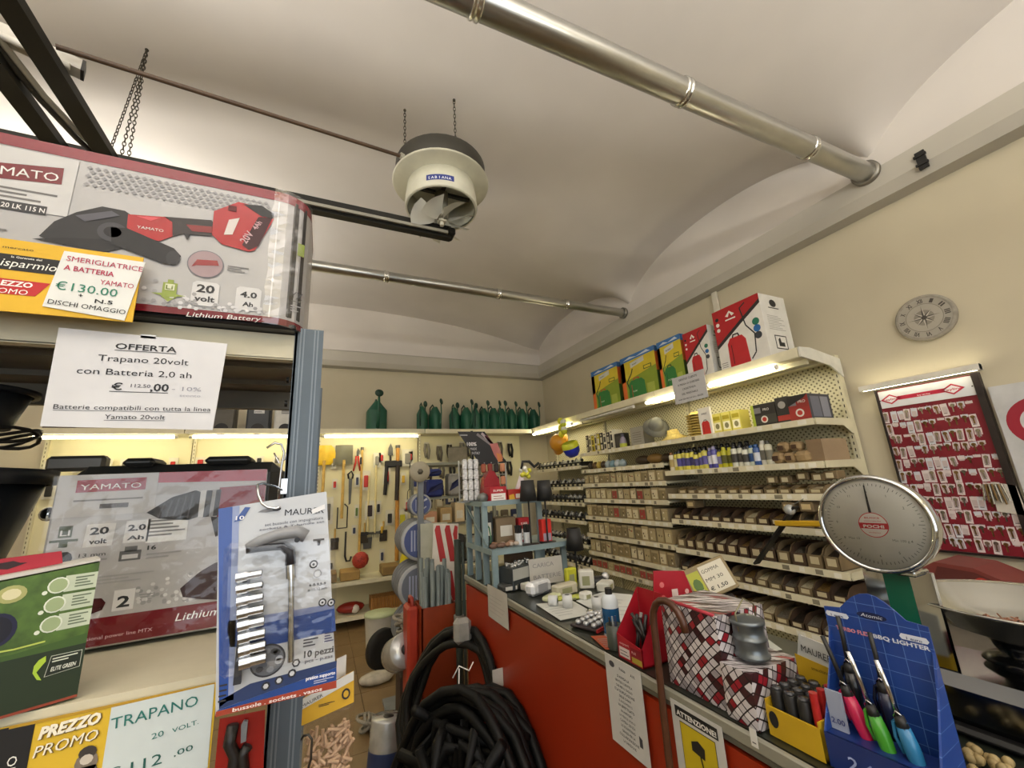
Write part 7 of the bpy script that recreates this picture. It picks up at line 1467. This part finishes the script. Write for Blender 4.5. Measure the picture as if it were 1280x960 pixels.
LDX, LDY, LDR = .815, .535, -1.5
t = thing('lighter_display', 'blue checked cardboard display of long gas lighters on the counter', 'display box', (LDX, LDY, CZ), LDR)
W2 = .15; arch = [(0, 0), (W2, 0), (W2, .233)] + [(W2 * (.82 - .64 * k / 8), .236 + .033 * math.sin(PI * k / 8)) for k in range(9)] + [(0, .233)]
MB().prism(arch, .003, bluec, T(0, .085, 0)).build('back_card', t)
q = MB()
for x in (0, W2 - .003): q.add([(x, 0, 0), (x, .087, 0), (x, .087, .2), (x, .06, .14), (x, 0, .05), (x + .003, 0, 0), (x + .003, .087, 0), (x + .003, .087, .2), (x + .003, .06, .14), (x + .003, 0, .05)], [(0, 1, 2, 3, 4), (9, 8, 7, 6, 5), (0, 4, 9, 5), (4, 3, 8, 9), (3, 2, 7, 8), (1, 2, 7, 6)], bluec)
q.box((W2/2, .001, .026), (W2, .003, .05), mat('blue_plain', '#182c66', .35)).box((W2/2, .03, .002), (W2, .06, .003), bluec).box((W2/2, .03, .05), (W2, .06, .002), mat('blue_plain', '#182c66', .35)).build('tray', t)
q = MB(); F = T(0, .0845, 0); wt = P('#c9cfdc')
for x, z in ((.02, .222), (.128, .21)): q.poly(F, [(x - .016, z - .004), (x + .016, z - .004), (x + .019, z), (x + .016, z + .005), (x - .016, z + .005), (x - .019, z)], wt, 1); q.text(F, x, z - .003, .006, '1 euro', P('#22306a'), 2, 'c', w=.02)
q.text(F, .014, .197, .009, 'TURBO FLEX', P('#d78a96'), 2, w=.054, a=.0, bold=.03); q.text(F, .071, .197, .009, 'BBQ LIGHTER', wt, 2, w=.075, bold=.03)
q.disc(F, .075, .232, .022, .006, P('#121d46'), 1, 18); q.text(F, .075, .2295, .008, 'Atomic', wt, 3, 'c', w=.032, shear=.2)
q.build('card_print', t); MB().text(T(0, -.001, 0), .03, .012, .024, '2.40', P('#8f9cc6'), 2, w=.05).build('printed_price', t)
def lighter(lb, x, z0, a, col, shaft, y=.03):
    t2 = thing('gas_lighter', lb, 'lighter', t.matrix_basis @ Vector((x, y, z0)) if False else Vector((0, 0, 0)))
    M = T(LDX, LDY, CZ) @ rotz(LDR) @ T(x, y, z0) @ roty(a); t2.matrix_world = M
    cm = hx(col, .25)
    MB().tube([(0, 0, 0), (0, 0, .03), (.0, 0, .06), (0, 0, .085)], [.007, .0095, .0115, .009], cm, 12).build('grip', t2)
    MB().tube([(-.012, -.002, .05), (-.015, -.002, .07), (-.01, -.002, .09), (0, 0, .098), (.006, 0, .09)], .0028, cm, 8).build('trigger_guard', t2)
    MB().tube([(0, 0, .083), (0, 0, .1)], [.009, .007], blackm, 10).build('collar', t2)
    MB().tube([(0, 0, .098), (.001, 0, .14), (0, 0, .175)], .0038, shaft, 8).build('shaft', t2)
    MB().tube([(-.004, -.006, .1), (.002, -.008, .108), (.008, -.006, .102)], .0016, chrome, 6).build('clip', t2)
lighter('pink gas lighter with a chrome clip, left in the blue display', .055, .025, -.25, '#b8204c', blackm, .035); lighter('green gas lighter with a chrome flexible shaft in the blue display', .088, .012, -.2, '#3f8f2a', chrome, .025); lighter('light blue gas lighter with a chrome shaft, right in the blue display', .122, .01, -.17, '#2a6f9a', chrome, .025)
lighter('black gas lighter standing at the back left of the blue display', .03, .05, .0, '#16171a', blackm, .065); lighter('dark navy gas lighter at the back middle of the blue display', .075, .035, .0, '#141a33', blackm, .065)
MB().box((0, 0, .03), (.025, .004, .06), P('#8f97ab')).text(T(0, -.0025, 0), 0, .01, .012, '2.00', P('#22306a'), 1, 'c', a=0).build('price_card', label='pale price card standing beside the pink lighter', cat='price tag', loc=(.838, .52, CZ + .052), rz=-1.5)
# ---- shop scale
mirror = mat('chrome_scale', '#c9cbcc', .08, 1, var=.03)
DC = Vector((1.1, .52, 1.42)); t = thing('shop_scale', 'chrome shop scale with a big round white dial and weighing pan', 'scale', (1.2, .5, CZ))
Rm = Vector((-1, -.12, .04)).normalized(); Md = T(*(DC - Vector((1.2, .5, CZ)))) @ Rm.to_track_quat('-Y', 'Z').to_matrix().to_4x4()
MB().lathe([(.0, .1), (.07, .1), (.088, .08), (.099, .04), (.103, 0), (.1, -.008), (.094, -.008), (.092, 0)], mirror, 48, Md @ rotx(-PI/2), caps=False).build('drum', t)
q = MB(); F = Md @ T(0, -.001, 0); q.disc(F, 0, 0, .093, .093, P('#b9b8b0'), 0, 48)
for k in range(72):
    a = k * PI / 36; r0 = .079 if k % 6 else .074; c_, s_ = math.cos(a), math.sin(a); w_ = .0006
    q.poly(F, [(r0*c_ - w_*s_, r0*s_ + w_*c_), (.084*c_ - w_*s_, .084*s_ + w_*c_), (.084*c_ + w_*s_, .084*s_ - w_*c_), (r0*c_ + w_*s_, r0*s_ - w_*c_)], P('#5f605c'), 1)
for k in range(12): a = PI/2 - k * PI/6; q.text(F, .066 * math.cos(a), .066 * math.sin(a) - .003, .007, str(k) if k else '0', P('#6a6b66'), 1, 'c')
q.disc(F, 0, -.004, .026, .026, P('#c22a34'), 2, 32); q.disc(F, 0, -.004, .0245, .0245, P('#cfc8c2'), 3, 32); q.poly(F, [(-.0245, -.012), (.0245, -.012), (.026, .0), (-.026, .0)], P('#b8202c'), 4); q.text(F, 0, -.01, .0085, 'POCHI', P('#e0dad6'), 5, 'c', w=.036, bold=.03)
q.text(F, 0, .009, .005, 'BILANCE', P('#b8303a'), 5, 'c', w=.026); q.text(F, 0, .003, .004, 'automatiche', P('#b8303a'), 5, 'c', w=.03); q.text(F, 0, -.021, .004, 'milano', P('#b8303a'), 5, 'c', w=.02)
q.text(F, -.04, -.036, .007, 'Max 10', P('#5f605c'), 1, 'c'); q.text(F, .04, -.036, .007, 'Min 100 g', P('#5f605c'), 1, 'c'); q.build('dial_face', t)
MB().add([(-.0025, -.004, .022), (.0025, -.004, .022), (.0012, -.004, .08), (-.0012, -.004, .08)], [(0, 1, 2, 3)], blackm, Md).build('needle', t)
gl = bpy.data.materials.new('dial_glass'); gl.use_nodes = True; ng = gl.node_tree; ng.nodes.clear(); o_ = ng.nodes.new('ShaderNodeOutputMaterial'); tr = ng.nodes.new('ShaderNodeBsdfTransparent'); gs = ng.nodes.new('ShaderNodeBsdfGlossy'); gs.inputs['Roughness'].default_value = .04; mx = ng.nodes.new('ShaderNodeMixShader'); fr2 = ng.nodes.new('ShaderNodeFresnel'); fr2.inputs[0].default_value = 1.4
ng.links.new(fr2.outputs[0], mx.inputs[0]); ng.links.new(tr.outputs[0], mx.inputs[1]); ng.links.new(gs.outputs[0], mx.inputs[2]); ng.links.new(mx.outputs[0], o_.inputs[0])
MB().lathe([(.094, .004), (.085, .009), (.06, .014), (.03, .017), (0, .018)], gl, 40, Md @ rotx(PI/2), caps=False).build('dial_glass', t)
def s3(p): return Vector(p) - Vector((1.2, .5, CZ))
b = MB(); 
for a_, c_, w_ in (((1.13, .55, 1.325), (1.13, .55, 1.1), .012), ((1.13, .48, 1.325), (1.13, .48, 1.1), .012)): b.bar(s3(a_), s3(c_), w_, .05, mirror)
b.bar(s3((1.15, .515, 1.33)), s3((1.15, .515, 1.1)), .055, .045, hx('#0f5a42', .25)); b.box(s3((1.13, .515, 1.322)), (.06, .09, .01), mirror, b=.003).build('column', t, 'green and chrome column')
MB().box(s3((1.2, .46, 1.105)), (.2, .3, .09), mat('chrome_body', '#85878a', .14, 1, var=.05), b=.02).build('scale_body', t); MB().box(s3((1.21, .47, 1.06)), (.24, .32, .014), blackm, b=.006).build('scale_foot', t)
MB().lathe([(.05, .1), (.058, .105), (.05, .112), (.058, .118), (.05, .125), (.03, .13), (.045, .16), (.075, .175)], hx('#141414', .2, .3), 28, T(*s3((1.25, .4, 1.04))), caps=False).build('pan_holder', t)
pan = MB().lathe([(.0, .0), (.07, .004), (.125, .025), (.163, .066), (.172, .069), (.17, .073), (.158, .069), (.122, .03), (.07, .009), (0, .005)], mat('pan_steel', '#b9b8b0', .2, .9, var=.05), 44, T(*s3((1.27, .375, 1.195))) @ Matrix.Diagonal((1, 1.1, 1, 1)), caps=False).build('weighing_pan', t)
q = MB(); rr = random.Random(77); nm = mat('copper_nails', '#8a5f4a', .35, .5, var=.3, scale=60)
for k in range(160):
    a = rr.uniform(0, 6.3); r_ = .075 * math.sqrt(rr.random()); c_ = Vector((r_ * math.cos(a) - .02, r_ * math.sin(a) + .03, .012 + rr.uniform(0, .016) * (1 - r_/.1))); d = Vector((rr.uniform(-1, 1), rr.uniform(-1, 1), rr.uniform(-.3, .5))).normalized() * .006
    q.rod(c_ - d, c_ + d, .0016, nm, 5)
q.build('copper_nails', label='heap of small copper coloured nails in the weighing pan', cat='nails', kind='stuff', loc=(1.27, .375, 1.203))
q = MB(); 
for k in range(26): q.ball((rr.uniform(-.03, .03), rr.uniform(-.05, .05), .01 + rr.uniform(0, .01)), .008, mat('beige_seed', '#8d7a50', .6, var=.3), 6)
q.build('loose_plugs', label='loose beige plugs on the counter in front of the scale', cat='plugs', kind='stuff', loc=(1.0, .43, CZ))
